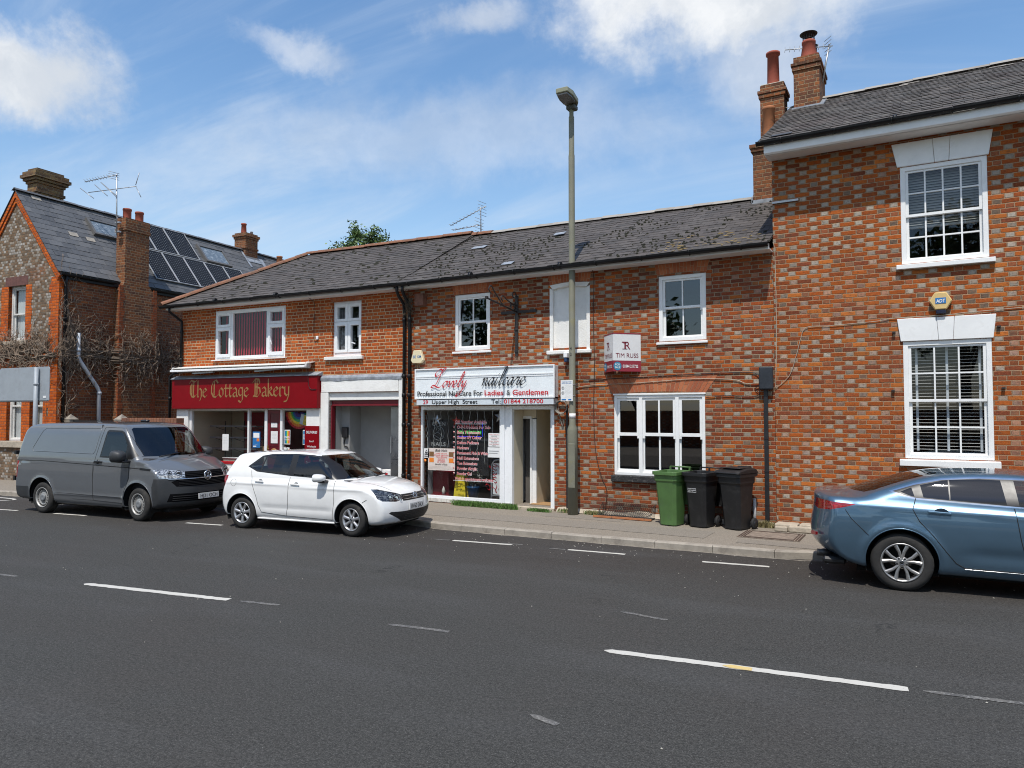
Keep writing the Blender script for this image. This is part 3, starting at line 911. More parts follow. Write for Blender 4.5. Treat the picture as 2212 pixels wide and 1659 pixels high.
def moss_on(mb, eL, eR, rL, rR, n, seed, zbias=1.0, size=(0.02, 0.05)):
 r = random.Random(seed)
 eL, eR, rL, rR = map(Vector, (eL, eR, rL, rR))
 up = ((rL + rR) - (eL + eR)).normalized()
 nrm = (eR - eL).cross(up).normalized()
 if nrm.z < 0:
  nrm = -nrm
 ex = (eR - eL).normalized()
 k = 0
 while k < n:
  s, t = r.random(), r.random()
  if mnoise.noise((s * 7 + seed, t * 3, seed)) < -0.05 + 0.25 * r.random() - 0.1:
   continue
  k += 1
  c = eL.lerp(eR, s).lerp(rL.lerp(rR, s), t) + nrm * 0.02
  a, b, h = r.uniform(*size) * 1.5, r.uniform(*size), r.uniform(0.015, 0.035)
  vs = [c + nrm * h]
  m = 6
  for j in range(m):
   ph = 2 * math.pi * j / m
   q = r.uniform(.75, 1.2)
   vs.append(c + (ex * math.cos(ph) * a + up * math.sin(ph) * b) * q * 0.8 + nrm * h * 0.6)
  for j in range(m):
   ph = 2 * math.pi * j / m
   q = r.uniform(.85, 1.2)
   vs.append(c + (ex * math.cos(ph) * a + up * math.sin(ph) * b) * q - nrm * 0.01)
  fs = [(0, 1 + j, 1 + (j + 1) % m) for j in range(m)] + [(1 + j, 1 + m + j, 1 + m + (j + 1) % m, 1 + (j + 1) % m) for j in range(m)]
  mb.add(vs, fs, 0, True)
def ridge_tiles(mb, a, b, L=0.45, r=0.12, n=7, seed=1, ang=False):
 """bonnet / half-round tiles in a row from a to b"""
 rr = random.Random(seed)
 a, b = Vector(a), Vector(b)
 d = (b - a); T = d.length; d.normalize()
 sd = d.cross(Vector((0, 0, 1))).normalized()
 up = sd.cross(d)
 k = max(1, int(round(T / L)))
 for i in range(k):
  p0 = a + d * (T * i / k + 0.004)
  p1 = a + d * (T * (i + 1) / k + 0.01)
  dz = rr.uniform(-.008, .008)
  vs = []
  for (p, ra) in ((p0, r * 1.05), (p1, r * 0.97)):
   for j in range(n):
    ph = math.pi * (j / (n - 1))
    x, y = math.cos(ph) * ra, math.sin(ph) * ra * (0.75 if not ang else 0.62)
    if ang:
     y = (1 - abs(math.cos(ph))) * ra * 0.7
    vs.append(p + sd * x + up * (y + dz - 0.015))
   for j in range(n):
    ph = math.pi * (j / (n - 1))
    x, y = math.cos(ph) * ra * 0.86, math.sin(ph) * ra * 0.62
    vs.append(p + sd * x + up * (y + dz - 0.045))
  m = 2 * n
  fs = [(j, j + 1, m + j + 1, m + j) for j in range(n - 1)]
  fs += [(j + 1, j, n + j, n + j + 1) for j in range(n - 1)] + [(m + j, m + j + 1, m + n + j + 1, m + n + j) for j in range(n - 1)]
  mb.add(vs, fs, 0, False)
def gutter(mb, a, b, r=0.055, seed=0, brackets=1.0):
 """half-round gutter with brackets, open side up"""
 a, b = Vector(a), Vector(b)
 d = (b - a); T = d.length; d.normalize()
 sd = d.cross(Vector((0, 0, 1))).normalized()
 n = 9
 vs = []
 for p in (a, b):
  for rad in (r, r - 0.008):
   for j in range(n):
    ph = math.pi + math.pi * j / (n - 1)
    vs.append(p + sd * (math.cos(ph) * rad) + Vector((0, 0, math.sin(ph) * rad)))
 m = 2 * n
 fs = [(j, j + 1, m + j + 1, m + j) for j in range(n - 1)] + [(n + j + 1, n + j, m + n + j, m + n + j + 1) for j in range(n - 1)]
 fs += [(0, m, m + n, n), (n - 1, 2 * n - 1, m + 2 * n - 1, m + n - 1)]
 fs += [(j + 1, j, n + j, n + j + 1) for j in range(n - 1)] + [(m + j, m + j + 1, m + n + j + 1, m + n + j) for j in range(n - 1)]
 mb.add(vs, fs)
 k = int(T / brackets)
 for i in range(k):
  p = a + d * ((i + 0.5) * T / k)
  mb.tube([p + sd * (math.cos(math.pi + math.pi * j / 6) * (r + .006)) + Vector((0, 0, math.sin(math.pi + math.pi * j / 6) * (r + .006))) for j in range(7)], 0.011, 5)
 # joints
 for i in range(1, int(T / 2.2)):
  p = a + d * (i * 2.2)
  mb.lathe([(r + .004, -.03), (r + .004, .03)], p, 'x', 16)
def flat_arch(mb, x0, x1, z0, h, y, n, splay=0.18, rise=0.03, proud=0.004, seed=1, thick=0.10):
 """gauged flat arch of separate bricks over an opening"""
 r = random.Random(seed)
 for i in range(n):
  def P(f, top):
   xm = (x0 + x1) / 2
   x = x0 + (x1 - x0) * f
   zz = z0 + rise * (1 - (2 * f - 1) ** 2)
   if top:
    x = xm + (x - xm) * (1 + splay)
    zz = z0 + h + rise * 0.5 * (1 - (2 * f - 1) ** 2)
   return x, zz
  g = 0.08 / n
  f0, f1 = (i + g * 2) / n, (i + 1 - g * 2) / n
  g2 = 0.008
  A, B, C_, D_ = P(f0, 0), P(f1, 0), P(f1, 1), P(f0, 1)
  sp = 0.5 + r.uniform(-.18, .18)
  pieces = [(0.0, sp), (sp, 1.0)] if r.random() < 0.75 else [(0.0, 1.0)]
  for (ta, tb) in pieces:
   e = g2 / h / 2
   a0 = (A[0] + (D_[0] - A[0]) * (ta + e), A[1] + (D_[1] - A[1]) * (ta + e))
   b0 = (B[0] + (C_[0] - B[0]) * (ta + e), B[1] + (C_[1] - B[1]) * (ta + e))
   b1 = (B[0] + (C_[0] - B[0]) * (tb - e), B[1] + (C_[1] - B[1]) * (tb - e))
   a1 = (A[0] + (D_[0] - A[0]) * (tb - e), A[1] + (D_[1] - A[1]) * (tb - e))
   gx = 0.004
   poly = [(a0[0] + gx, a0[1]), (b0[0] - gx, b0[1]), (b1[0] - gx, b1[1]), (a1[0] + gx, a1[1])]
   mb.prism(poly, 'y', y - proud - r.uniform(0, .003), y + thick)
 return
def arch_bed(mb, x0, x1, z0, h, y, splay, rise, proud=0.0015):
 xm = (x0 + x1) / 2
 n = 10
 lo = [(x0 + (x1 - x0) * i / n, z0 + rise * (1 - (2 * i / n - 1) ** 2)) for i in range(n + 1)]
 hi = [(xm + (x - xm) * (1 + splay), z0 + h + rise * 0.5 * (1 - (2 * i / n - 1) ** 2)) for i, (x, z) in enumerate(lo)]
 mb.prism(lo + hi[::-1], 'y', y - proud, y + 0.05)
def bars(mb, x0, x1, z0, z1, w, y0, y1, mi=0):
 """rectangular frame of four bars"""
 mb.slab(x0, x1, z0, z1, [(x0 + w, x1 - w, z0 + w, z1 - w)], y0, y1, mi)
def grid_holes(x0, x1, z0, z1, nx, nz, bar):
 hs = []
 for i in range(nx):
  for j in range(nz):
   a = x0 + (x1 - x0 + bar) * i / nx
   b = x0 + (x1 - x0 + bar) * (i + 1) / nx - bar
   c = z0 + (z1 - z0 + bar) * j / nz
   d = z0 + (z1 - z0 + bar) * (j + 1) / nz - bar
   hs.append((a, b, c, d))
 return hs
def sash_window(root, x0, x1, z0, z1, y, nx, nzu, nzl, mat='white', border=0.075, stile=0.05, barw=0.028, split=0.5, sill=None, glass='glass', horns=True, panel=None):
 """double-hung sash: box frame, two sashes with glazing bars, panes; returns the window part"""
 fr = MB()
 bars(fr, x0, x1, z0, z1, border, y, y + 0.11)
 win = part('window', fr, M[mat], root, bevel=0.004)
 ix0, ix1, iz0, iz1 = x0 + border, x1 - border, z0 + border * 0.6, z1 - border
 zm = iz0 + (iz1 - iz0) * split
 up = MB()
 hs = grid_holes(ix0 + stile, ix1 - stile, zm + stile * 0.55, iz1 - stile * 0.8, nx, nzu, barw)
 up.slab(ix0, ix1, zm - 0.02, iz1, hs, y + 0.022, y + 0.058)
 if horns:
  for sx in (ix0, ix1 - stile):
   up.box(sx, sx + stile, y + 0.020, y + 0.056, zm - 0.07, zm - 0.021)
 part('upper_sash', up, M[mat], win, bevel=0.003)
 lo = MB()
 hs2 = grid_holes(ix0 + stile, ix1 - stile, iz0 + stile * 1.3, zm - stile * 0.5, nx, nzl, barw)
 lo.slab(ix0, ix1, iz0, zm + 0.02, hs2, y + 0.062, y + 0.10)
 part('lower_sash', lo, M[mat], win, bevel=0.003)
 gl = MB()
 for h in hs:
  gl.quad((h[0], y + 0.042, h[2]), (h[1], y + 0.042, h[2]), (h[1], y + 0.042, h[3]), (h[0], y + 0.042, h[3]))
 for h in hs2:
  gl.quad((h[0], y + 0.082, h[2]), (h[1], y + 0.082, h[2]), (h[1], y + 0.082, h[3]), (h[0], y + 0.082, h[3]))
 part('pane', gl, M[glass], win, recalc=False)
 if sill:
  s = MB()
  (sx0, sx1, sz0, sz1, proud, smat) = sill
  s.prism([(y - proud, sz0), (y - proud, sz1 - 0.02), (y + 0.10, sz1), (y + 0.10, sz0)], 'x', sx0, sx1)
  part('sill', s, M[smat], win, bevel=0.006)
 return win
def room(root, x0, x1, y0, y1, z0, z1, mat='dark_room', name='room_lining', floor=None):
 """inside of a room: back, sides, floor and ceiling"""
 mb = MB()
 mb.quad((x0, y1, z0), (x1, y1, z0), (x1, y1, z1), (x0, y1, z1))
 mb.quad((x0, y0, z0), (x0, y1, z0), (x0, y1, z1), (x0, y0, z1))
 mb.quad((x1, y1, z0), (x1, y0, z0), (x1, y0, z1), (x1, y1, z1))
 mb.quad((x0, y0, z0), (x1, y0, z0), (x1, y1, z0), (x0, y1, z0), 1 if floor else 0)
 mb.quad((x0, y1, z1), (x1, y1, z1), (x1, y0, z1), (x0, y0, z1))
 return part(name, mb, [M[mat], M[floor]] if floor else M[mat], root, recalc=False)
def pipe(mb, pts, r=0.037, collars=()):
 mb.tube(pts, r, 10)
 for c in collars:
  mb.lathe([(r, -.045), (r + .012, -.04), (r + .012, .04), (r, .045)], c, 'z', 12)
def pot(mb, c, r0, r1, h, lip=0.02, n=20):
 """tapered chimney pot, open at the top"""
 mb.lathe([(r0, 0), (r0, 0.02), (r1, h - 0.07), (r1 + lip, h - 0.06), (r1 + lip, h - 0.012), (r1 + lip * 0.4, h), (r1 - 0.03, h), (r1 - 0.03, h - 0.25), (0.0, h - 0.25)], c, 'z', n)
def stack(mb, x0, x1, y0, y1, z0, z1, bands=(), mi=0):
 """brick chimney shaft with corbelled bands [(z, height, proud)]; bands split the shaft so nothing overlaps"""
 zs = z0
 for (bz, bh, bp) in bands:
  if bz > zs + 1e-4:
   mb.box(x0, x1, y0, y1, zs, bz, mi)
  mb.box(x0 - bp, x1 + bp, y0 - bp, y1 + bp, bz, bz + bh, mi)
  zs = bz + bh
 if zs < z1 - 1e-4:
  mb.box(x0, x1, y0, y1, zs, z1, mi)
# ================================================================== brick terrace (nail shop and house for sale)
T = FM.thing('brick_terrace', 'long low mixed brick building with a brown slate roof and a nail shop', 'building', -6.7)
XL, XR = -10.93, -2.458
wl = MB()
ops = [(-9.48, -8.53, 3.60, 4.89), (-7.0, -6.13, 3.55, 4.89), (-4.63, -3.69, 3.58, 4.87), (-5.58, -3.73, 0.93, 2.56), (-10.45, -6.93, 0.13, 2.34)]
wl.slab(XL, XR, 0.0, 5.2, ops, 0.0, 0.24)
wl.quad((XL, 0, 0), (XL, 7, 0), (XL, 7, 5.2), (XL, 0, 5.2))
wl.quad((XL, 6.2, 0), (XR, 6.2, 0), (XR, 6.2, 5.2), (XL, 6.2, 5.2))
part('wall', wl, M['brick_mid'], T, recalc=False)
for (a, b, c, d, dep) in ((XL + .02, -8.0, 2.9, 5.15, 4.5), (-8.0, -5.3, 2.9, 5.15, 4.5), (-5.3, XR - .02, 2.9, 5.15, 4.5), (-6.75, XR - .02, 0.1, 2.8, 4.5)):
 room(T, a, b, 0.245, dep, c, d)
# plinth courses at the foot are the same wall; worn mortar fillet along the base
mb = MB()
xs = np.arange(-6.85, XR, 0.15)
vs = []
for x in xs:
 k = 0.05 + 0.07 * max(0, mnoise.noise((x * 1.9, 5, 1)) + 0.3)
 vs += [(x, 0.0, 0.13 + k), (x, -k * 0.9 - 0.03, 0.122)]
mb.add(vs, [(2 * i, 2 * i + 1, 2 * i + 3, 2 * i + 2) for i in range(len(xs) - 1)])
part('mortar_fillet', mb, M['stone'], T, recalc=False)
# roof
eL, eR, rL, rR = (XL - 0.03, -0.36, 5.237), (XR, -0.36, 5.235), (XL - 0.0, 3.05, 7.09), (XR, 3.05, 6.98)
rf = MB()
slates(rf, eL, eR, rL, rR, 0.195, 0.27, seed=11, jit=0.016)
bk = MB()
bk.quad((eL[0], eL[1] + .03, eL[2]), (eR[0], eR[1] + .03, eR[2]), (rR[0], rR[1], rR[2] - .02), (rL[0], rL[1], rL[2] - .02))
bk.quad((rL[0], 3.05, 7.07), (rR[0], 3.05, 6.96), (rR[0], 6.4, 5.2), (rL[0], 6.4, 5.2))
rf.merge(bk)
RT = part('roof', rf, M['slate_mid'], T, recalc=False)
mo = MB()
moss_on(mo, eL, eR, rL, rR, 520, 5, size=(0.010, 0.026))
tag(part('moss', mo, M['moss'], RT), kind='stuff')
rt = MB()
ridge_tiles(rt, (XL, 3.05, 7.10), (-10.3, 3.05, 7.09), 0.42, 0.13, seed=2)
part('clay_ridge', rt, M['ridge_clay'], RT)
rt = MB()
ridge_tiles(rt, (-10.3, 3.05, 7.09), (XR, 3.05, 6.99), 0.45, 0.13, seed=3, ang=True)
part('grey_ridge', rt, M['ridge_conc'], RT)
# odd replacement slates
sl = MB()
exv = Vector((1, 0, 0)); upv = (Vector(rL) - Vector(eL)).normalized(); nv = exv.cross(upv)
for (s, t, w, h) in ((-7.75, 0.70, 0.28, 0.2), (-9.9, 0.62, 0.4, 0.2), (-8.1, 0.14, 0.27, 0.2)):
 c = Vector(eL) + exv * (s - XL) + upv * (t * 3.85) + nv * 0.03
 sl = MB(); sl.obox(c, exv * w / 2, upv * h / 2, nv * 0.004)
 part('patched_slate', sl, M['lead'], RT)
# yellow lichen near the right-hand eave
li = MB()
for k in range(60):
 c = Vector(eL) + exv * rnd.uniform(6.3, 8.3) + upv * abs(rnd.gauss(.3, .35)) + nv * 0.026
 a_, b_ = rnd.uniform(.02, .08), rnd.uniform(.01, .03)
 li.add([c + exv * a_ * math.cos(q) * rnd.uniform(.6, 1.2) + upv * b_ * math.sin(q) * rnd.uniform(.6, 1.2) for q in np.linspace(0, 6.283, 9)[:-1]], [tuple(range(8))])
tag(part('lichen', li, simple('orange_lichen', (0.20, 0.135, 0.04), 0.95, 0.4, 20), RT, recalc=False), kind='stuff')
gu = MB()
gutter(gu, (XL - 0.05, -0.415, 5.215), (XR - 0.005, -0.415, 5.215), 0.068, brackets=0.9)
part('gutter', gu, M['black_gutter'], T, recalc=False)
sf = MB()
sf.box(XL, XR - .004, -0.345, -0.003, 5.115, 5.145)
sf.box(XL, XR - .004, -0.345, -0.325, 5.146, 5.215)
part('soffit', sf, M['white'], T)
def brick_head(root, x0, x1, z0, h, n, splay, rise, seed):
 b = MB(); arch_bed(b, x0, x1, z0, h, 0.0, splay, rise)
 hd = part('brick_arch', b, M['mortar'], root)
 v = MB(); flat_arch(v, x0, x1, z0, h, 0.0, n, splay, rise, 0.005, seed, 0.02)
 part('arch_brick', v, M['voussoir'], hd)
brick_head(T, -9.50, -8.51, 4.885, 0.215, 15, 0.10, 0.03, 3)
brick_head(T, -7.02, -6.11, 4.90, 0.20, 14, 0.10, 0.05, 4)
brick_head(T, -4.65, -3.67, 4.885, 0.215, 15, 0.10, 0.03, 5)
brick_head(T, -5.60, -3.71, 2.56, 0.33, 24, 0.24, 0.035, 6)
sash_window(T, -9.48, -8.53, 3.60, 4.885, 0.02, 2, 1, 1, split=0.52, sill=(-9.53, -8.49, 3.535, 3.60, 0.06, 'white'))
sash_window(T, -4.63, -3.69, 3.58, 4.87, 0.02, 2, 1, 1, split=0.52, sill=(-4.67, -3.66, 3.515, 3.58, 0.06, 'white'))
# blocked window, rendered white
bw = MB()
n = 12
hd = [(-7.0 + 0.87 * i / n, 4.83 + 0.055 * (1 - (2 * i / n - 1) ** 2)) for i in range(n + 1)]
bw.prism([(-7.0, 3.55), (-6.13, 3.55)] + hd[::-1], 'y', 0.055, 0.20)
bw.prism([(-7.03, 3.50), (-6.955, 3.50), (-6.955, 4.80), (-7.03, 4.84)], 'y', -0.008, 0.054)
bw.prism([(-6.175, 3.50), (-6.10, 3.50), (-6.10, 4.83), (-6.175, 4.80)], 'y', -0.008, 0.054)
bw.prism([(-6.955, 4.80)] + [(-6.955 + 0.78 * i / n, 4.81 + 0.045 * (1 - (2 * i / n - 1) ** 2)) for i in range(n + 1)] + [(-6.10, 4.90), (-6.5, 4.935), (-6.7, 4.935), (-7.03, 4.90)], 'y', -0.008, 0.054)
W = part('blocked_window', bw, M['render_w'], T, bevel=0.006)
b2 = MB(); b2.box(-7.08, -6.06, -0.075, 0.05, 3.42, 3.499)
part('sill', b2, M['render_w'], W, bevel=0.012)
# triple sash window of the house for sale
x0, x1, z0, z1 = -5.58, -3.73, 0.935, 2.555
mb = MB()
mull = [(-5.055, -4.985), (-4.315, -4.245)]
mb.slab(x0, x1, z0, z1, [(x0 + .06, mull[0][0], z0 + .06, z1 - .075), (mull[0][1], mull[1][0], z0 + .06, z1 - .075), (mull[1][1], x1 - .06, z0 + .06, z1 - .075)], 0.012, 0.13)
mb.box(x0 - .015, x1 + .015, -0.012, 0.01, z1 - .02, z1 + .012)
W = part('window', mb, M['white'], T, bevel=0.004)
gl = MB(); us = MB(); ls = MB()
for (a, b, nx) in ((x0 + .06, mull[0][0], 1), (mull[0][1], mull[1][0], 2), (mull[1][1], x1 - .06, 1)):
 zm = 1.755
 h1 = grid_holes(a + .055, b - .055, zm + .03, z1 - .13, nx, 1, 0.035)
 us.slab(a, b, zm - .035, z1 - .075, h1, 0.035, 0.07)
 for q in (a, b - .045):
  us.box(q, q + .045, 0.034, 0.069, zm - .085, zm - .036)
 h2 = grid_holes(a + .03, b - .03, z0 + .12, zm - .03, nx, 1, 0.035)
 ls.slab(a, b, z0 + .06, zm + .0, h2, 0.075, 0.11)
 for h in h1:
  gl.quad((h[0], .055, h[2]), (h[1], .055, h[2]), (h[1], .055, h[3]), (h[0], .055, h[3]))
 for h in h2:
  gl.quad((h[0], .092, h[2]), (h[1], .092, h[2]), (h[1], .092, h[3]), (h[0], .092, h[3]))
part('upper_sash', us, M['white'], W, bevel=0.003)
part('lower_sash', ls, M['white'], W, bevel=0.003)
part('pane', gl, M['glass'], W, recalc=False)
mb = MB(); mb.box(x0 - .04, x1 + .04, -0.085, 0.13, 0.80, 0.932)
part('sill', mb, simple('chipped_black_stone', (0.016, 0.016, 0.017), 0.7, 0.3, 10, bump=0.6, bscale=35, dirt=(0.36, 0.34, 0.31), dscale=22, damt=0.35), W, bevel=0.012)
# cellar grate
mb = MB()
mb.box(-5.83, -4.70, -0.40, -0.02, 0.122, 0.135)
CG = part('cellar_grate', mb, M['black'], T)
mb = MB()
for i in range(30):
 x = -5.80 + 1.08 * i / 29
 for sgn in (1, -1):
  mb.tube([(x, -.40, 0.14), (min(-4.71, max(-5.82, x + sgn * .16)), -.21, 0.24), (min(-4.71, max(-5.82, x + sgn * .30)), -.02, 0.38)], 0.004, 4)
part('wire_mesh', mb, M['iron'], CG)
mb = MB(); mb.box(-5.86, -4.66, -0.44, -0.401, 0.12, 0.155); part('kerb_bar', mb, M['pot_orange'], CG)
# downpipes between bakery and terrace
mb = MB()
for sx in (-10.885, -10.725):
 pipe(mb, [(sx + .03, -.40, 5.16), (sx + .03, -.40, 5.05), (sx, -.30, 4.95), (sx, -.10, 4.78), (sx, -.075, 4.6), (sx, -.075, 0.25)], 0.038, [(sx, -.075, z) for z in (4.4, 3.05, 2.6, 1.9, 0.7)])
part('downpipe', mb, M['black_gutter'], T)
# wooden vent box and old nest under the eaves
mb = MB(); mb.box(-10.52, -10.27, -0.16, -0.003, 4.70, 4.985)
BX = part('vent_box', mb, simple('old_box_board', (0.16, 0.07, 0.045), 0.85, 0.3, 12, bump=0.4), T, bevel=0.004)
mb = MB()
for i in range(70):
 c = Vector((-10.72 + rnd.gauss(0, .05), -.13 + rnd.gauss(0, .03), 4.75 + rnd.gauss(0, .16)))
 d = Vector((rnd.gauss(0, 1), rnd.gauss(0, .5), rnd.gauss(0, 1.4))).normalized() * rnd.uniform(.08, .2)
 mb.tube([c - d, c + Vector((rnd.gauss(0, .02), -.02, rnd.gauss(0, .02))), c + d], 0.004, 3)
tag(part('bird_nest', mb, simple('dry_twig', (0.10, 0.07, 0.045), 0.9, 0.3, 9), None), 'straggling twig nest wedged behind the twin black downpipes under the eaves', 'nest')
# ------------------------------------------------------------------ pen lettering
SCRIPT = {
 'L': (1.75, [[(.78, 2.55), (.45, 2.85), (.0, 2.7), (-.35, 2.2), (-.15, 1.75), (.45, 1.9), (1.05, 2.45), (1.3, 2.95), (1.05, 3.05), (.8, 2.6), (.62, 1.5), (.45, .55), (.1, .05), (-.3, .02), (-.25, .28), (.2, .3), (.8, .04), (1.3, .0), (1.7, .35)]]),
 'o': (.95, [[(.55, .95), (.18, .8), (.05, .35), (.28, 0), (.6, .15), (.72, .6), (.55, .95), (.75, .8), (.98, .82)]]),
 'v': (.95, [[(0, .75), (.15, .95), (.25, .6), (.3, .05), (.6, .4), (.72, .95), (.98, .7)]]),
 'e': (.85, [[(.02, .35), (.45, .55), (.55, .85), (.33, .98), (.06, .6), (.15, .1), (.45, 0), (.9, .4)]]),
 'l': (.66, [[(0, .3), (.45, 1.2), (.58, 2.1), (.42, 2.3), (.25, 1.5), (.18, .3), (.36, 0), (.68, .3)]]),
 'y': (.95, [[(0, .7), (.15, .95), (.18, .4), (.35, .05), (.6, .3), (.75, .95)], [(.75, .95), (.62, -.3), (.35, -1.1), (-.05, -1.45), (-.2, -1.15), (.35, -.45), (1.0, .25)]]),
 'n': (.98, [[(0, .7), (.15, .95), (.18, 0)], [(.18, .5), (.45, .95), (.62, .8), (.6, .2), (.75, 0), (1.0, .35)]]),
 'a': (.93, [[(.6, .85), (.3, .97), (.05, .55), (.12, .05), (.4, .1), (.62, .9)], [(.64, .97), (.58, .2), (.72, 0), (.95, .35)]]),
 'i': (.45, [[(.12, .95), (.06, .2), (.2, 0), (.47, .35)], [(.18, 1.38), (.23, 1.46)]]),
 'c': (.72, [[(.55, .8), (.35, .97), (.08, .65), (.1, .15), (.38, 0), (.75, .4)]]),
 'r': (.76, [[(0, .5), (.2, 1.02), (.24, .84), (.52, .86), (.44, .25), (.55, 0), (.8, .35)]]),
}
BLACK = {
 'T': (1.2, [[(.0, 1.62), (.22, 1.92), (.85, 1.75), (1.2, 1.95)], [(.66, 1.78), (.6, .3), (.78, .05), (1.08, .28)], [(.38, 1.62), (.12, 1.25), (.12, .5), (.4, .08), (.78, .02)], [(.36, 1.5), (.36, .3)]]),
 'h': (.85, [[(.12, 1.85), (.12, .12), (.22, 0)], [(.12, .72), (.45, 1.0), (.68, .8), (.68, .1), (.48, -.35)]]),
 'e': (.78, [[(.7, .22), (.45, 0), (.1, .2), (.1, .75), (.4, 1.0), (.66, .78), (.14, .48)]]),
 'C': (1.2, [[(1.1, 1.55), (.8, 1.9), (.35, 1.7), (.1, 1.2), (.1, .5), (.4, .05), (.8, 0), (1.15, .3)], [(.52, 1.75), (.5, .15)]]),
 'o': (.85, [[(.4, 1.0), (.1, .75), (.1, .25), (.4, 0), (.68, .25), (.68, .75), (.4, 1.0)]]),
 't': (.62, [[(.25, 1.4), (.2, .2), (.38, 0), (.6, .2)], [(0, .95), (.55, .95)]]),
 'a': (.86, [[(.12, .85), (.4, 1.0), (.62, .8), (.62, .15), (.8, 0)], [(.62, .55), (.15, .38), (.12, .14), (.35, 0), (.62, .2)]]),
 'g': (.82, [[(.62, .95), (.3, 1.0), (.1, .75), (.1, .3), (.35, .1), (.62, .3)], [(.65, 1.0), (.65, -.3), (.4, -.6), (.05, -.4)]]),
 'B': (1.25, [[(.34, 1.85), (.34, .15), (.1, .0)], [(.0, 1.5), (.35, 1.9), (.85, 1.85), (1.0, 1.45), (.45, 1.05), (1.0, .9), (1.1, .4), (.7, 0), (.1, .1)], [(.62, 1.75), (.62, .2)]]),
 'k': (.82, [[(.12, 1.85), (.12, .12), (.22, 0)], [(.12, .65), (.5, 1.0), (.6, .75), (.2, .55), (.62, .1), (.82, .12)]]),
 'r': (.70, [[(.15, 1.0), (.15, .12), (.3, 0)], [(.15, .72), (.48, 1.0), (.68, .82)]]),
 'y': (.85, [[(.12, 1.0), (.12, .3), (.4, .05), (.65, .25)], [(.66, 1.0), (.66, .1), (.4, -.5), (.02, -.55)]]),
 ' ': (.55, []),
}
def pen_text(mb, s, alpha, x, z, unit, y, ang, w, slant=0.0, smooth_n=0, thin=0.12, gap=0.0, mi=0):
 cx = 0.0
 for ch in s:
  adv, strokes = alpha[ch]
  st = []
  for k in strokes:
   pts = [(p[0] + cx, p[1]) for p in k]
   if smooth_n:
    pts = [(p[0], p[1]) for p in spline([(q[0], q[1], 0) for q in pts], smooth_n)]
   st.append([(p[0] + slant * p[1], p[1]) for p in pts])
  nib(mb, st, lambda u, v: (x + u * unit, y, z + v * unit), ang, w, thin, mi)
  cx += adv + gap
 return cx * unit
# ------------------------------------------------------------------ nail shop front (part of the terrace)
fr = MB()
Y0 = 0.02
fr.slab(-10.45, -8.25, 0.205, 2.34, [(-10.40, -8.29, 0.27, 2.255)], Y0, Y0 + 0.08)
fr.box(-8.249, -8.16, Y0 - .01, Y0 + .1, 0.205, 2.34)
fr.box(-8.159, -8.02, Y0 + .015, Y0 + .09, 0.205, 2.20)
fr.box(-8.159, -8.02, Y0 + .012, Y0 + .092, 2.201, 2.34)
fr.box(-8.019, -7.965, Y0 - .01, Y0 + .1, 0.14, 2.34)
fr.box(-7.964, -6.93, Y0, Y0 + .09, 2.255, 2.34)
fr.box(-6.985, -6.93, Y0 - .012, Y0 + .1, 0.14, 2.254)
fr.box(-7.04, -6.99, Y0 + .02, Y0 + .055, 0.15, 2.252)
SF = part('shopfront', fr, M['upvc'], T, bevel=0.004)
mb = MB(); mb.quad((-10.40, Y0 + .045, .27), (-8.29, Y0 + .045, .27), (-8.29, Y0 + .045, 2.255), (-10.40, Y0 + .045, 2.255))
PANE = part('pane', mb, M['glass_shop'], SF, recalc=False)
mb = MB()
for k in range(16):
 a = -10.45 + 2.44 * k / 16
 mb.box(a + .003, a + 2.44 / 16 - .003, 0.0, 0.06, 0.118, 0.203)
part('tiled_step', mb, simple('white_tile', (0.62, 0.60, 0.55), 0.4, 0.15, 5, dirt=(0.3, 0.25, 0.2), dscale=9, damt=0.6), SF)
mb = MB(); mb.box(-8.01, -6.93, -0.04, 0.6, 0.10, 0.165); part('doorstep', mb, M['stone'], SF, bevel=0.01)
# hallway behind the open door
mb = MB()
mb.quad((-7.96, .10, .166), (-7.96, .50, .166), (-7.96, .50, 2.3), (-7.96, .10, 2.3))
mb.quad((-7.62, 1.7, .166), (-6.95, 1.7, .166), (-6.95, 1.7, 2.3), (-7.62, 1.7, 2.3))
mb.quad((-6.95, 1.7, .166), (-6.95, .12, .166), (-6.95, .12, 2.3), (-6.95, 1.7, 2.3))
mb.quad((-7.62, .52, .166), (-7.62, 1.7, .166), (-7.62, 1.7, 2.3), (-7.62, .52, 2.3))
mb.quad((-7.96, .10, 2.31), (-6.95, .10, 2.31), (-6.95, 1.7, 2.31), (-7.96, 1.7, 2.31))
mb.quad((-7.955, .5, 2.07), (-7.62, .5, 2.07), (-7.62, .5, 2.3), (-7.955, .5, 2.3))
HL = part('hallway_wall', mb, M['cream_room'], T, recalc=False)
mb = MB()
mb.box(-7.78, -7.735, .49, .56, .166, 2.05); mb.box(-7.734, -7.635, .52, .56, .166, 2.05); mb.box(-7.95, -7.735, .485, .56, 2.051, 2.11)
part('inner_door', mb, M['white'], T)
mb = MB(); mb.box(-7.95, -7.782, .60, 1.4, .166, 2.06); part('doorway_dark_block', mb, M['dark_room'], T)  # closed dark block filling the inner doorway, in place of an unlit room
mb = MB(); mb.quad((-7.96, .08, .167), (-6.95, .08, .167), (-6.95, 1.7, .167), (-7.96, 1.7, .167))
FL = part('hallway_floor', mb, simple('grey_brown_carpet', (0.20, 0.17, 0.14), 0.95, 0.25, 40), T, recalc=False)
mb = MB(); mb.box(-7.72, -7.05, .35, .85, .170, .180); part('door_mat', mb, simple('coir_mat', (0.34, 0.20, 0.09), 0.95, 0.3, 40), FL)
# room behind the shop window
room(T, -10.40, -8.05, 0.24, 3.6, 0.2, 2.33, 'white_room', 'shop_interior', 'dark_room')
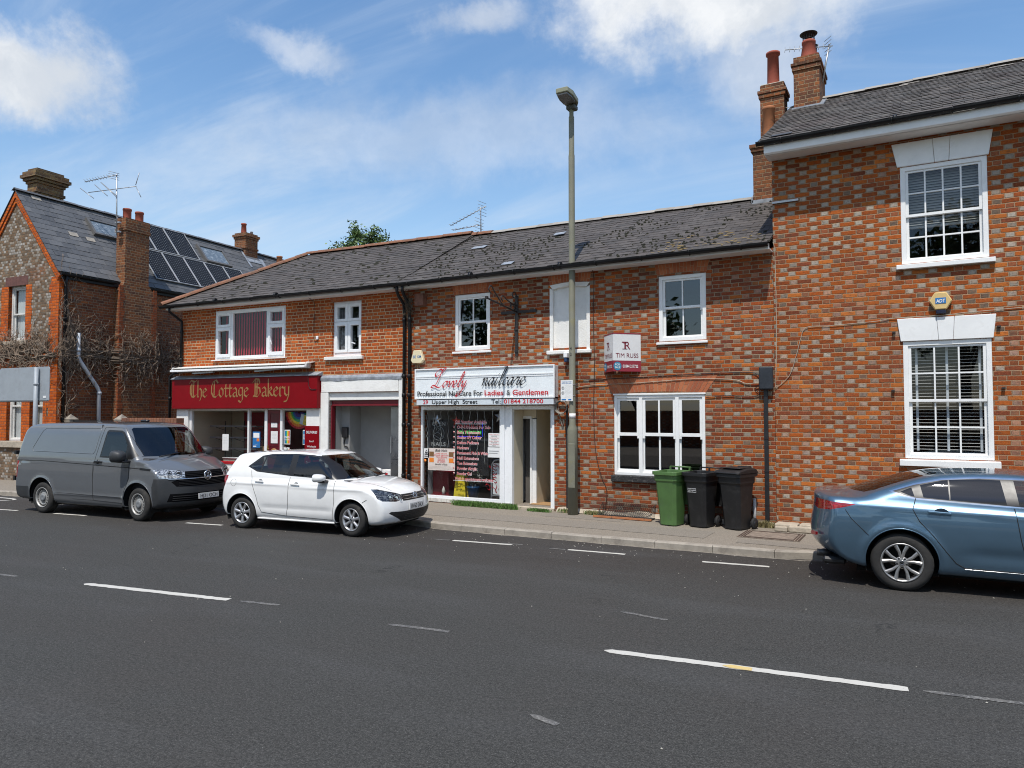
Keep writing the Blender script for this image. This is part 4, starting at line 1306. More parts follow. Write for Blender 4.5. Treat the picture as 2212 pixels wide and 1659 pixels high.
# things standing in and stuck to the shop window
SGN = FM.thing('shop_sign', 'wide white fascia sign with red and black handwritten lettering above the nail shop window', 'sign', -8.62, -0.1, 2.52)
mb = MB()
mb.box(-10.43, -6.83, -0.20, -0.004, 2.515, 3.185)
part('light_box', mb, simple('white_sign_panel', (0.76, 0.80, 0.82), 0.35, 0.03, 2, dirt=(0.55, 0.56, 0.56), dscale=7, damt=0.3), SGN, bevel=0.004)
mb = MB()
bars(mb, -10.45, -6.81, 2.50, 3.20, 0.028, -0.225, -0.203)
mb.box(-10.42, -6.84, -0.214, -0.203, 3.005, 3.03); mb.box(-10.42, -6.84, -0.209, -0.203, 2.965, 2.985)
mb.box(-8.735, -8.73, -0.206, -0.203, 3.03, 3.165); mb.box(-8.40, -8.396, -0.206, -0.203, 2.53, 2.96)
part('frame', mb, M['upvc'], SGN)
yy = -0.228
mb = MB()
pen_text(mb, 'Lovely', SCRIPT, -9.93, 2.765, 0.146, yy, 35, 0.20, 0.42, 5, 0.24, 0.0)
text_on(mb, 'Ladies', -8.29, 2.567, 0.160, yy + .003, bold=0.018, fit=0.48)
text_on(mb, 'Gentlemen', -7.39, 2.567, 0.160, yy + .003, bold=0.018, fit=0.86)
part('lettering', mb, INK['red'], SGN, recalc=False)
mb = MB()
pen_text(mb, 'nailcare', SCRIPT, -8.62, 2.785, 0.172, yy - .003, 35, 0.19, 0.42, 5, 0.22, 0.02)
text_on(mb, 'Professional NailCare For', -9.475, 2.567, 0.160, yy + .003, bold=0.018, fit=1.79)
text_on(mb, '&', -7.92, 2.567, 0.160, yy + .003, bold=0.003)
part('lettering', mb, INK['black'], SGN, recalc=False)
SG2 = FM.thing('address_sign', 'narrow pale strip sign with the street address and telephone number under the big fascia sign', 'sign', -8.62, -0.06, 2.35)
mb = MB()
mb.box(-10.40, -6.84, -0.212, -0.004, 2.362, 2.482)
mb.box(-10.40, -6.84, -0.13, -0.004, 2.483, 2.499, 1)
part('panel', mb, [simple('pale_blue_grey_panel', (0.58, 0.63, 0.67), 0.4, 0.04, 3), M['black']], SG2)
mb = MB()
text_on(mb, '29', -10.14, 2.387, 0.125, -0.217, bold=0.015, fit=.14); text_on(mb, '01844 218700', -7.56, 2.387, 0.125, -0.217, bold=0.015, fit=0.96)
part('lettering', mb, INK['red'], SG2, recalc=False)
mb = MB()
text_on(mb, 'Upper High  Street', -9.34, 2.387, 0.125, -0.217, bold=0.015, fit=1.24); text_on(mb, 'Tel:', -8.24, 2.387, 0.125, -0.217, bold=0.015, fit=.24)
part('lettering', mb, INK['black'], SG2, recalc=False)
# price list lettered on the glass
gy = Y0 + 0.038
lst = ['Gift Voucher Available', 'O-P-I Products For Sale', 'Basic Treatments', 'Shellac UV Colour', 'Deluxe Pedicure', 'Manicure', 'Permanent Pink & White', 'Nail Extensions', 'Toe Extensions', 'Powder Acrylic', 'Powder Gel', 'Walk in appointments welcome']
mr, mw = MB(), MB()
for i, s in enumerate(lst):
 z = 1.945 - i * 0.1175
 lw = len(s) * 0.0385
 a = -9.44 if 0 < i < 11 else -9.50
 if i == 11: lw *= 0.95
 text_on(mr, s, a, z, 0.098, gy - 0.004, bold=0.001, align='LEFT', fit=lw)
 text_on(mw, s, a - 0.004, z - 0.004, 0.098, gy - 0.001, bold=0.035, align='LEFT', fit=lw + 0.012)
 if 0 < i < 11:
  mr.lathe([(0.018, 0), (0.0, -0.002)], (-9.53, gy - .004, z + .03), 'y', 10)
  mw.lathe([(0.025, 0), (0.0, -0.001)], (-9.53, gy - .001, z + .03), 'y', 10)
for z, a, b in ((1.925, -9.50, -8.66), (0.635, -9.55, -8.45)):
 mw.box(a, b, gy - .003, gy - .001, z, z + 0.007)
part('lettering', mr, INK['pink'], PANE, recalc=False)
part('lettering_outline', mw, INK['white'], PANE, recalc=False)
def poster(fr_, name, label, cat, x0, x1, z0, z1, y, mat='paper', texts=(), blocks=(), group=None):
 o = fr_.thing(name, label, cat, (x0 + x1) / 2, y, z0, group)
 m = MB(); m.box(x0, x1, y, y + .004, z0, z1)
 part('sheet', m, M[mat] if isinstance(mat, str) else mat, o)
 by = {}
 for (s, cx, cz, size, ink, kw) in texts:
  mm = by.setdefault(ink, MB())
  text_on(mm, s, x0 + (x1 - x0) * cx, z0 + (z1 - z0) * cz, size, y - .006, **kw)
 for (a, b, c, d, ink) in blocks:
  mm = by.setdefault(ink + '_block', MB())
  W, H = x1 - x0, z1 - z0
  mm.quad((x0 + a * W, y - .003, z0 + c * H), (x0 + b * W, y - .003, z0 + c * H), (x0 + b * W, y - .003, z0 + d * H), (x0 + a * W, y - .003, z0 + d * H))
 for ink, mm in by.items():
  part('lettering' if not ink.endswith('_block') else 'printed_area', mm, INK[ink.replace('_block', '')], o, recalc=False)
 return o
py = Y0 + 0.034
poster(FM, 'poster', 'cream poster headed Biab Nails with small hand photos, stuck low on the nail shop window', 'poster', -10.26, -9.50, 0.85, 1.36, py, 'paper_pink',
    [('Biab Nails', .5, .85, .085, 'black', dict(shear=.3)), ('Lovely nail care', .5, .74, .05, 'pink', {}), ('29 upper high street', .5, .66, .05, 'pink', {}), ('Thame Booking', .5, .58, .05, 'pink', {}), ('via phone', .5, .50, .05, 'pink', {}), ('WhatsApp', .5, .42, .05, 'pink', {}), ('07...2393-3', .5, .34, .05, 'pink', {}), ('Benefits of biab', .5, .24, .055, 'black', dict(shear=.3))] + [('................................................', .5, .17 - k * .055, .045, 'black', dict(fit=.7)) for k in range(3)],
    [(.05, .22, .62, .84, 'brown'), (.05, .22, .36, .56, 'orange'), (.78, .95, .62, .84, 'brown'), (.78, .95, .36, .56, 'orange')])
poster(FM, 'opening_hours_notice', 'white notice of opening hours with red headings on the nail shop window', 'notice', -8.60, -8.30, 1.43, 1.73, py, 'paper',
    [('Monday - Wednesday', .5, .86, .032, 'red', dict(fit=.24)), ('10.00-18.00', .5, .74, .032, 'black', {}), ('Thursday Late Time', .5, .61, .032, 'red', dict(fit=.24)), ('10.00-20.00', .5, .49, .032, 'black', {}), ('Friday - Saturday', .5, .37, .032, 'red', dict(fit=.24)), ('10.00-18.00', .5, .26, .032, 'black', {}), ('Sunday - Bank Holidays', .5, .15, .032, 'red', dict(fit=.24)), ('Closed', .5, .05, .032, 'black', {})])
poster(FM, 'paper_notice', 'plain grey paper sheet taped below the opening hours notice', 'notice', -8.615, -8.295, 1.19, 1.415, py, 'paper', [], [(.1, .9, .6, .66, 'grey'), (.1, .8, .4, .45, 'grey')])
poster(FM, 'camera_notice', 'small white warning sticker with a black triangle beside the cream poster', 'notice', -10.38, -10.23, 1.13, 1.35, py, 'paper', [('CCTV', .5, .22, .045, 'black', {})], [(.1, .9, .12, .18, 'black')])
mb = MB(); mb.lathe([(.04, 0), (0, -.003)], (-10.345, py, 1.06), 'y', 14)
tag(part('sticker', mb, INK['orange'], None, recalc=False), 'round orange sticker just below the camera warning notice', 'sticker')
mb = MB()
tri = [(-10.355, py - .005, 1.215), (-10.255, py - .005, 1.215), (-10.305, py - .005, 1.315)]
for i in range(3):
 mb.tube([tri[i], tri[(i + 1) % 3]], .005, 4)
mb.box(-10.325, -10.285, py - .008, py - .004, 1.235, 1.26)
bpy.data.objects['camera_notice'].children[0]
part('warning_triangle', mb, INK['black'], bpy.data.objects['camera_notice'], recalc=False)
# unlit light-tube signs inside
NB = FM.thing('neon_sign', 'black board with a pale hand outline between OPEN and NAILS in the shop window', 'sign', -10.05, 0.20, 1.40)
mb = MB(); mb.box(-10.30, -9.82, .20, .22, 1.38, 2.02); part('board', mb, M['black'], NB)
mb = MB()
text_on(mb, 'OPEN', -10.06, 1.88, 0.13, .194, fit=.38); text_on(mb, 'NAILS', -10.06, 1.405, 0.13, .194, fit=.40)
mb.tube([(-10.06 + .16 * math.cos(a), .19, 1.70 + .16 * math.sin(a)) for a in np.linspace(0, 6.283, 28)], .004, 4)
mb.tube(spline([(-10.2, .19, 1.66), (-10.1, .19, 1.72), (-10.0, .19, 1.68), (-9.92, .19, 1.60), (-10.02, .19, 1.58), (-10.12, .19, 1.63), (-10.2, .19, 1.66)], 5), .004, 4)
mb.tube(spline([(-10.08, .19, 1.74), (-10.03, .19, 1.80), (-10.1, .19, 1.83), (-10.12, .19, 1.77)], 5), .004, 4)
part('tube_drawing', mb, simple('unlit_tube', (0.45, 0.46, 0.46), 0.4), NB, recalc=False)
NB2 = FM.thing('lit_sign', 'black board with red, green and blue lights behind the nail shop price list', 'sign', -9.2, 0.24, 1.2)
mb = MB(); mb.box(-9.60, -8.70, .22, .24, .76, 2.02); part('board', mb, M['black'], NB2)
def glow(name, c, e):
 m, t, b = new_mat(name)
 b.inputs['Base Color'].default_value = (*c, 1)
 b.inputs['Emission Color'].default_value = (*c, 1)
 t.put(b.inputs['Emission Strength'], t.m('ADD', e * .8, t.m('MULTIPLY', t.noise(None, 40.0), e * .4)))
 return m
mb = MB(); text_on(mb, 'NAILS', -9.2, 1.83, .14, .214, fit=.55); part('lettering', mb, INK['red'], NB2, recalc=False)
mb = MB(); text_on(mb, 'SPA PEDICURE', -9.2, 1.70, .10, .214, bold=.01, fit=.62); part('lettering', mb, glow('green_light_dots', (0.03, 0.8, 0.15), 1.0), NB2, recalc=False)
mb = MB()
for (a, b) in (((-9.55, .212, 1.64), (-8.9, .212, 1.64)), ((-8.86, .212, 1.64), (-8.86, .212, 1.98))):
 mb.tube([a, b], .005, 4)
part('edge_lights', mb, glow('blue_light_dots', (0.03, 0.06, 0.9), 1.2), NB2, recalc=False)
def star(name, label, c, r, mat):
 mb = MB()
 x, y, z = c
 pts = []
 for k in range(10):
  a = math.pi / 2 + k * math.pi / 5
  q = r if k % 2 == 0 else r * .42
  pts.append((x + q * math.cos(a), y, z + q * math.sin(a)))
 vs = pts + [(x, y - r * .28, z), (x, y + r * .28, z)]
 mb.add(vs, [(k, (k + 1) % 10, 10) for k in range(10)] + [((k + 1) % 10, k, 11) for k in range(10)])
 tag(part(name, mb, mat, None), label, 'decoration')
sil = simple('silver_foil', (0.55, 0.56, 0.58), 0.3, 0.2, 12, metal=0.6)
star('star_decoration', 'silver star hanging above the black NAILS board in the shop window', (-10.06, .13, 2.02), .13, sil)
star('star_decoration', 'silver star hanging above the opening hours notice in the nail shop window', (-8.36, .15, 2.10), .15, sil)
star('star_decoration', 'small red foil star hanging beside the gift voucher line', (-9.52, .13, 1.99), .13, simple('red_foil', (0.45, 0.05, 0.03), 0.35, 0.3, 15, metal=0.3))
mb = MB()
r8 = random.Random(8)
for k in range(11):
 x = -10.33 + k * .2
 pts = []
 z = 2.24
 while z > r8.uniform(.4, 1.3):
  pts.append((x + r8.uniform(-.018, .018), .11, z)); z -= .06
 if len(pts) > 2:
  mb.tube(pts, .0055, 3)
tag(part('fairy_lights', mb, simple('white_cable', (0.62, 0.62, 0.6), 0.5), None), 'strings of unlit fairy lights hanging down inside the nail shop window', 'fairy lights')
WF = FM.thing('wet_floor_sign', 'yellow folding wet floor sign standing in the nail shop window', 'floor sign', -9.52, 0.3, 0.21)
mb = MB()
mb.prism([(-9.68, .22), (-9.34, .22), (-9.40, .82), (-9.60, .82)], 'y', .26, .28)
part('front_leaf', mb, simple('yellow_plastic', (0.78, 0.60, 0.03), 0.4, 0.05, 4), WF)
mb = MB(); mb.prism([(-9.68, .22), (-9.34, .22), (-9.40, .80), (-9.60, .80)], 'y', .42, .44); part('back_leaf', mb, simple('yellow_plastic_back', (0.70, 0.54, 0.03), 0.45, 0.05, 4), WF)
mb = MB()
text_on(mb, 'CAUTION', -9.51, .52, .055, .256, fit=.2); text_on(mb, 'WET', -9.51, .46, .05, .256); text_on(mb, 'FLOOR', -9.51, .40, .05, .256)
part('lettering', mb, INK['black'], WF, recalc=False)
FP = FM.thing('flower_pot', 'blue flower pot with pink and white artificial flowers in the nail shop window', 'flower pot', -9.17, .3, .21)
mb = MB(); mb.lathe([(.10, 0), (.145, .25), (.155, .25), (.155, .29), (.135, .29), (.13, .26), (0, .25)], (-9.17, .32, .21), 'z', 22)
part('pot', mb, simple('blue_glaze', (0.015, 0.07, 0.17), 0.3, 0.1, 5), FP)
r9 = random.Random(9)
mb = MB(); mf = MB(); mp = MB()
for k in range(130):
 a, h = r9.uniform(0, 6.28), r9.uniform(.0, .42)
 rr_ = (.05 + .22 * math.sin(min(1, h / .35) * 1.9)) * r9.uniform(.3, 1)
 c = Vector((-9.14 + rr_ * math.cos(a) * 1.25, .31 + rr_ * math.sin(a) * .6, .5 + h))
 u = Vector((r9.gauss(0, 1), r9.gauss(0, 1), r9.gauss(0, .6))).normalized() * .035
 v = u.cross(Vector((0, .6, 1))).normalized() * .018
 (mb if k % 3 else mf).add([c - u, c + v, c + u, c - v], [(0, 1, 2, 3)])
for (dx, dz, mm) in ((-.02, .40, mp), (.18, .24, mf), (.2, .14, mf), (-.22, .36, mf), (.06, .34, mp)):
 for k in range(26):
  d = Vector((r9.gauss(0, 1), r9.gauss(0, 1), r9.gauss(0, 1))).normalized()
  c = Vector((-9.14 + dx, .26, .53 + dz)) + d * .05
  u = d.cross(Vector((0, 0, 1))).normalized() * .025
  w_ = d.cross(u).normalized() * .025
  mm.add([c - u, c - w_, c + u, c + w_], [(0, 1, 2, 3)])
for k in range(9):
 a = r9.uniform(0, 6.28)
 mb.tube([(-9.17, .32, .45), (-9.16 + .1 * math.cos(a), .32 + .05 * math.sin(a), .65), (-9.14 + .2 * math.cos(a), .31 + .1 * math.sin(a), .85)], .004, 4)
part('leaves', mb, simple('dusty_green_leaf', (0.05, 0.09, 0.035), 0.7, 0.4, 12), FP, recalc=False)
part('white_flowers', mf, simple('white_petal', (0.62, 0.60, 0.55), 0.7, 0.1, 9), FP, recalc=False)
part('pink_flowers', mp, simple('pink_petal', (0.62, 0.28, 0.36), 0.7, 0.1, 9), FP, recalc=False)
AB_ = FM.thing('pavement_board', 'white board with a red handwritten name in a rounded steel frame, inside the nail shop window', 'sign board', -8.5, .3, .21)
mb = MB(); mb.box(-8.60, -8.24, .25, .27, .35, 1.05); part('panel', mb, M['paper'], AB_)
mb = MB(); mb.tube(spline([(-8.64, .26, .21), (-8.64, .26, .9), (-8.61, .26, 1.05), (-8.52, .26, 1.12), (-8.32, .26, 1.13), (-8.2, .26, 1.10)], 5), .02, 8); mb.tube([(-8.64, .26, .32), (-8.22, .26, .32)], .015, 8)
part('tube_frame', mb, M['metal'], AB_)
mb = MB()
mt = MB(); pen_text(mt, 'Lovely', SCRIPT, 0, 0, .10, .246, 35, .2, .3, 4, .2)
mb.add([(-8.50 - p[2], .246, .42 + p[0]) for p in mt.v], mt.f)
part('lettering', mb, INK['red'], AB_, recalc=False)
mb = MB(); text_on(mb, 'NAIL', -8.36, .93, .05, .246); text_on(mb, '01844 2', -8.37, .45, .055, .246)
for k in range(6): text_on(mb, '.........', -8.36, .82 - k * .06, .04, .246)
part('lettering', mb, INK['black'], AB_, recalc=False)
CB = FM.thing('cabinet', 'low dark red lacquered cabinet below the cream poster in the nail shop', 'cabinet', -10.12, .35, .21)
mb = MB(); mb.box(-10.32, -9.86, .32, .6, .21, .80); part('carcass', mb, M['maroon'], CB, bevel=.01)
mb = MB(); mb.box(-10.30, -9.76, .20, .31, .21, .27); part('plinth', mb, M['maroon'], CB, bevel=.008)
mb = MB(); mb.lathe([(.035, 0), (.03, .05), (.045, .08), (.03, .13), (.015, .17), (0, .2)], (-9.95, .25, .272), 'z', 14)
tag(part('figurine', mb, simple('pale_china', (0.6, 0.58, 0.52), 0.3), None), 'small pale china figurine on the red plinth in the nail shop window', 'figurine')
# ------------------------------------------------------------------ things fixed to the terrace wall
AL = FM.thing('alarm_box', 'cream trapezoid alarm box with blue lettering beside the twin black downpipes', 'alarm box', -10.49, -.05, 3.35)
mb = MB(); mb.prism([(-10.68, 3.42), (-10.62, 3.35), (-10.38, 3.35), (-10.31, 3.42), (-10.395, 3.655), (-10.60, 3.655)], 'y', -.09, -.003)
part('cover', mb, simple('cream_plastic', (0.72, 0.63, 0.42), 0.4, 0.04, 3), AL, bevel=.012)
mb = MB(); text_on(mb, 'SE', -10.565, 3.475, .085, -.094, bold=.01, fit=.085); text_on(mb, 'OM', -10.425, 3.475, .085, -.094, bold=.01, fit=.11); part('lettering', mb, INK['blue'], AL, recalc=False)
mb = MB(); mb.tube([(-10.53, -.012, 3.35), (-10.535, -.012, 3.0), (-10.54, -.012, 2.5)], .008, 5)
part('cable', mb, simple('tan_cable', (0.4, 0.25, 0.13), 0.6), AL)
BR = FM.thing('wall_bracket', 'black wrought iron hanging sign bracket with scrolls between the two upper windows', 'bracket', -7.82, 0, 3.42)
mb = MB(); mb.box(-7.86, -7.795, -.045, -.004, 3.42, 4.74); mb.box(-8.22, -7.34, -.044, -.005, 4.355, 4.415); mb.box(-7.87, -7.785, -.06, -.046, 3.5, 3.56); mb.box(-7.87, -7.785, -.06, -.046, 3.98, 4.03)
part('wall_plate', mb, M['iron'], BR, bevel=.004)
mb = MB(); mb.tube([(-7.825, -.03, 4.385), (-7.825, -.6, 4.45), (-7.825, -1.28, 4.53)], .02, 8); mb.box(-7.85, -7.80, -1.31, -1.25, 4.50, 4.56)
part('arm', mb, M['iron'], BR)
def scroll(c, r, turns, a0, sx=1):
 pts = []
 for k in range(26):
  t = k / 25
  rr_ = r * (1 - .8 * t)
  a = a0 + turns * 2 * math.pi * t
  pts.append((-7.825, c[0] + rr_ * math.cos(a) * sx, c[1] + rr_ * math.sin(a)))
 return pts
mb = MB()
mb.tube(spline([(-7.825, -.04, 4.70), (-7.825, -.10, 4.80), (-7.825, -.19, 4.79), (-7.825, -.2, 4.70), (-7.825, -.13, 4.68)], 5), .014, 5)
mb.tube(spline([(-7.825, -.05, 4.52), (-7.825, -.4, 4.58), (-7.825, -.62, 4.66), (-7.825, -.70, 4.60), (-7.825, -.63, 4.54)], 5), .014, 5)
mb.tube(spline([(-7.825, -.62, 4.46), (-7.825, -.92, 4.66), (-7.825, -1.1, 4.80), (-7.825, -1.2, 4.72), (-7.825, -1.1, 4.64)], 5), .014, 5)
for c, r_ in (((-.14, 4.53), .07), ((-.27, 4.50), .06), ((-.11, 4.44), .05)):
 mb.tube(scroll(c, r_, 1.6, 0.4), .009, 5)
mb.tube([(-7.825, -1.06, 4.50), (-7.825, -1.06, 4.3), (-7.825, -1.05, 4.22)], .006, 4)
part('scrollwork', mb, M['iron'], BR)
# V-shaped sale board
FSB = FM.thing('sale_board', 'V shaped white and maroon for sale board fixed above the ground floor sash window', 'sale board', -5.4, 0, 3.0)
A_, B_, Cp = (-5.78, -.006), (-5.42, -.42), (-5.0, -.006)
def face_map(p, q):
 p, q = Vector(p), Vector(q)
 d = (q - p); L = d.length; d.normalize(); nn = Vector((d.y, -d.x))
 def f(u, z, o=0.0):
  w = p + d * u + nn * o
  return (w.x, w.y, z)
 return f, L
mw, mm_, lt_r, lt_w, lt_t, trm = MB(), MB(), MB(), MB(), MB(), MB()
for (p, q) in ((A_, B_), (B_, Cp)):
 f, L = face_map(p, q)
 for (mb, z0, z1) in ((mw, 3.215, 3.74), (mm_, 3.0, 3.214)):
  mb.add([f(0, z0), f(L, z0), f(L, z1), f(0, z1), f(0, z0, -.012), f(L, z0, -.012), f(L, z1, -.012), f(0, z1, -.012)], [(0, 1, 2, 3), (7, 6, 5, 4), (0, 4, 5, 1), (3, 2, 6, 7), (0, 3, 7, 4), (1, 5, 6, 2)])
 trm.add([f(-.005, 3.741, .003), f(L + .005, 3.741, .003), f(L + .005, 3.765, .003), f(-.005, 3.765, .003), f(-.005, 3.741, -.015), f(L + .005, 3.741, -.015), f(L + .005, 3.765, -.015), f(-.005, 3.765, -.015)], [(0, 1, 2, 3), (7, 6, 5, 4), (0, 4, 5, 1), (3, 2, 6, 7)])
 k = L / .6
 def put(mb, s, u, z, size, o, **kw):
  fit = kw.pop('fit', None)
  vs, fs = text_geo(s, size, **kw)
  if fit:
   w_ = max(v[0] for v in vs) - min(v[0] for v in vs)
   vs = [(v[0] * fit / w_, v[1]) for v in vs]
  mb.add([f(u + v[0], z + v[1], o) for v in vs], fs)
 put(lt_r, 'TIM RUSS', L * .5, 3.275, .125, .004, bold=.0, fit=L * .82)
 put(lt_r, 'T', L * .42, 3.44, .22, .004)
 put(lt_r, 'R', L * .52, 3.44, .22, .004)
 for (u0, u1, z0, z1) in ((.33, .51, 3.44, 3.452), (.36, .48, 3.56, 3.57)):
  lt_r.add([f(L * u0, z0, .004), f(L * u1, z0, .004), f(L * u1, z1, .004), f(L * u0, z1, .004)], [(0, 1, 2, 3)])
 put(lt_w, '01844 217722', L * .62, 3.075, .085, .004, bold=.012, fit=L * .56)
 lt_t.add([f(L * .15 + .085 * math.cos(a), 3.105 + .085 * math.sin(a), .004) for a in np.linspace(0, 6.283, 20)[:-1]], [tuple(range(19))])
 put(lt_w, 'FOR', L * .15, 3.115, .055, .008, bold=.01)
 put(lt_w, 'SALE', L * .15, 3.06, .055, .008, bold=.01)
bd = part('board', mw, simple('white_board', (0.70, 0.70, 0.70), 0.4, 0.03, 4), FSB)
part('lower_band', mm_, simple('maroon_board', (0.26, 0.018, 0.035), 0.4, 0.05, 4), FSB)
part('edge_trim', trm, simple('maroon_trim', (0.24, 0.016, 0.03), 0.4, 0.05, 4), FSB)
part('lettering', lt_r, INK['maroon'], FSB, recalc=False)
part('lettering', lt_w, INK['white'], FSB, recalc=False)
part('round_sticker', lt_t, INK['teal'], FSB, recalc=False)
JB = FM.thing('junction_box', 'black junction box above a long conduit where the two brick buildings meet', 'utility box', -2.58, -.05, 2.62)
mb = MB(); mb.box(-2.715, -2.47, -.13, -.003, 2.60, 3.02); part('cover', mb, simple('dark_blue_grey_plastic', (0.022, 0.026, 0.034), 0.45, 0.15, 6), JB, bevel=.03, segs=3)
mb = MB(); mb.box(-2.645, -2.575, -.05, -.003, .14, 2.595)
for z in (.5, 1.1, 1.7, 2.2): mb.box(-2.655, -2.565, -.055, -.051, z, z + .02)
part('conduit', mb, M['black'], JB)
mb = MB()
kk = dict(n=5)
mb.tube(spline([(-6.75, -.02, 2.60), (-6.2, -.02, 2.74), (-5.2, -.02, 2.77), (-4.6, -.02, 2.80), (-3.9, -.02, 2.83), (-3.2, -.02, 2.80), (-2.95, -.02, 2.72), (-2.7, -.03, 2.74)], 6), .007, 5)
tag(part('cable', mb, simple('cream_cable', (0.40, 0.33, 0.25), 0.6), None), 'loose cream cable strung along the wall above the ground floor sash window', 'cable')
mb = MB()
mb.tube(spline([(-6.4, -.018, 2.86), (-5.3, -.018, 2.88), (-4.2, -.018, 2.91), (-3.3, -.018, 2.93), (-2.85, -.018, 2.92), (-2.72, -.03, 2.86)], 6), .008, 5)
mb.tube(spline([(-3.7, -.018, 2.47), (-3.3, -.018, 2.50), (-2.9, -.018, 2.47), (-2.72, -.02, 2.52), (-2.80, -.02, 2.62), (-2.72, -.03, 2.68)], 6), .006, 5)
tag(part('cable', mb, M['black'], None), 'black cables running along the wall just above the cream cable', 'cable')
mb = MB()
mb.tube(spline([(-5.98, -.36, 5.16), (-6.0, -.03, 5.02), (-6.02, -.012, 4.2), (-6.0, -.012, 3.2), (-6.02, -.012, 2.2), (-5.98, -.012, 1.4), (-5.86, -.012, .9), (-5.74, -.012, .6), (-5.78, -.012, .2)], 6), .008, 4)
tag(part('cable', mb, simple('dark_brown_cable', (0.06, 0.025, 0.015), 0.7), None), 'thin dark cable hanging down the wall between blocked window and sale board', 'cable')
mb = MB()
mb.tube(spline([(-6.80, -.03, 2.60), (-6.72, -.06, 2.50), (-6.63, -.05, 2.55), (-6.6, -.04, 2.75), (-6.5, -.04, 2.83)], 6), .010, 5)
for k in range(5):
 mb.tube([(-6.73 + (.12 + .006 * k) * math.cos(a), -.05 - .012 * k, 2.30 + (.12 + .005 * k) * math.sin(a)) for a in np.linspace(0, 6.283, 22)], .009, 4)
mb.tube(spline([(-6.85, -.03, 2.5), (-6.78, -.03, 2.1), (-6.72, -.03, 1.9), (-6.70, -.03, 2.05)], 6), .010, 4)
tag(part('cable', mb, simple('grey_cable', (0.22, 0.2, 0.17), 0.6), None), 'coiled grey cable hanging on the wall between the nail shop door and the lamp post', 'cable')
mb = MB(); mb.box(-6.64, -6.60, -.03, -.003, .2, 2.35)
tag(part('cable_trunking', mb, M['black'], None), 'slim black trunking on the wall behind the lamp post', 'trunking')
CT = FM.thing('security_camera', 'small white and blue security camera on the wall behind the lamp post', 'camera', -6.60, -.1, 3.26)
mb = MB(); mb.box(-6.64, -6.55, -.16, -.003, 3.33, 3.44); part('housing', mb, M['upvc'], CT, bevel=.012)
mb = MB(); mb.box(-6.63, -6.56, -.15, -.02, 3.24, 3.329); part('lens_cover', mb, simple('navy_plastic', (0.02, 0.05, 0.12), 0.3), CT, bevel=.012)
mb = MB(); mb.tube([(-2.83, 13.9 - .06, .1), (-2.83, 13.9 - .06, .62)], .03, 10)
tag(mb.build('drain_stub', simple('grey_plastic_pipe', (0.42, 0.42, 0.42), 0.5, 0.1, 5)), 'short grey pipe standing against the wall between closed bin and black conduit', 'pipe')
# aerial on the ridge
AE = FM.thing('tv_aerial', 'grey aerial with two toothed booms on the ridge of the long slate roof', 'aerial', -10.68, 3.0, 7.0)
mb = MB(); mb.tube([(-10.66, 3.0, 7.0), (-10.68, 3.0, 7.86)], .017, 6); part('mast', mb, M['metal'], AE)
for (a, b, nm) in (((-11.68, 3.0, 7.47), (-10.5, 3.0, 7.86), 10), ((-11.6, 3.0, 7.33), (-10.62, 3.0, 7.36), 8)):
 mb = MB()
 A1, B1 = Vector(a), Vector(b)
 mb.tube([A1, B1], .011, 5)
 for k in range(nm):
  p = A1.lerp(B1, (k + .2) / nm)
  mb.tube([p + Vector((0, -.11, 0)), p + Vector((0, .11, .02))], .007, 4)
 for k in range(5):
  p = A1.lerp(B1, .86)
  mb.tube([p + Vector((.02, -.2, -.18 + k * .09)), p + Vector((.05, .2, -.18 + k * .09))], .006, 4)
 part('boom', mb, M['metal'], AE)
# ================================================================== bakery
B = FB.thing('bakery_building', 'red brick bakery with hipped slate roof, clay ridge tiles and maroon shopfront', 'building', -3.9)
wl = MB()
bops = [(-6.37, -3.77, 3.66, 5.02), (-2.21, -1.28, 3.60, 5.0), (-7.70, -2.55, 0.1, 2.5), (-2.27, -0.1, 0.1, 2.695)]
wl.slab(-7.70, -0.005, 0.0, 5.2, bops, 0.0, 0.24)
wl.quad((-7.70, 0, 0), (-7.70, 6.6, 0), (-7.70, 6.6, 5.2), (-7.70, 0, 5.2))
wl.quad((-7.70, 6.6, 0), (0, 6.6, 0), (0, 6.6, 5.2), (-7.70, 6.6, 5.2))
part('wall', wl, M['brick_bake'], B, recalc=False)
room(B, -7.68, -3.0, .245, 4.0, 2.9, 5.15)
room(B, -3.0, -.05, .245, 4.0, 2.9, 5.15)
# roof with a hip at the left end
eL, eR, rL, rR = (-8.05, -.38, 5.235), (0.05, -.38, 5.235), (-5.75, 3.0, 7.13), (0.27, 3.0, 7.13)
rf = MB()
slates(rf, eL, eR, rL, rR, 0.195, 0.27, seed=21, jit=0.016)
rf.quad((eL[0], eL[1] + .03, eL[2]), (eR[0], eR[1] + .03, eR[2]), (rR[0], rR[1], rR[2] - .02), (rL[0], rL[1], rL[2] - .02))
rf.quad((eL[0], eL[1], eL[2]), (rL[0], rL[1], rL[2] - .02), (rL[0], 3.2, rL[2] - .02), (eL[0], 6.6, 5.235))
rf.quad((rL[0], 3.0, 7.11), (rR[0], 3.0, 7.11), (0.2, 6.6, 5.235), (-8.05, 6.6, 5.235))
slates(rf, (-8.05, 6.4, 5.235), (-8.05, -.38, 5.235), (-5.75, 3.2, 7.13), (-5.75, 3.0, 7.13), 0.25, 0.3, seed=22)
BRF = part('roof', rf, M['slate_mid'], B, recalc=False)
mo = MB(); moss_on(mo, eL, eR, (-6.2, 3.0, 7.13), rR, 120, 8)
tag(part('moss', mo, M['moss'], BRF), kind='stuff')
rt = MB()
ridge_tiles(rt, (-8.08, -.40, 5.26), (-5.75, 3.0, 7.15), 0.42, 0.125, seed=5)
ridge_tiles(rt, (-5.75, 3.0, 7.15), (0.17, 3.0, 7.15), 0.44, 0.125, seed=6)
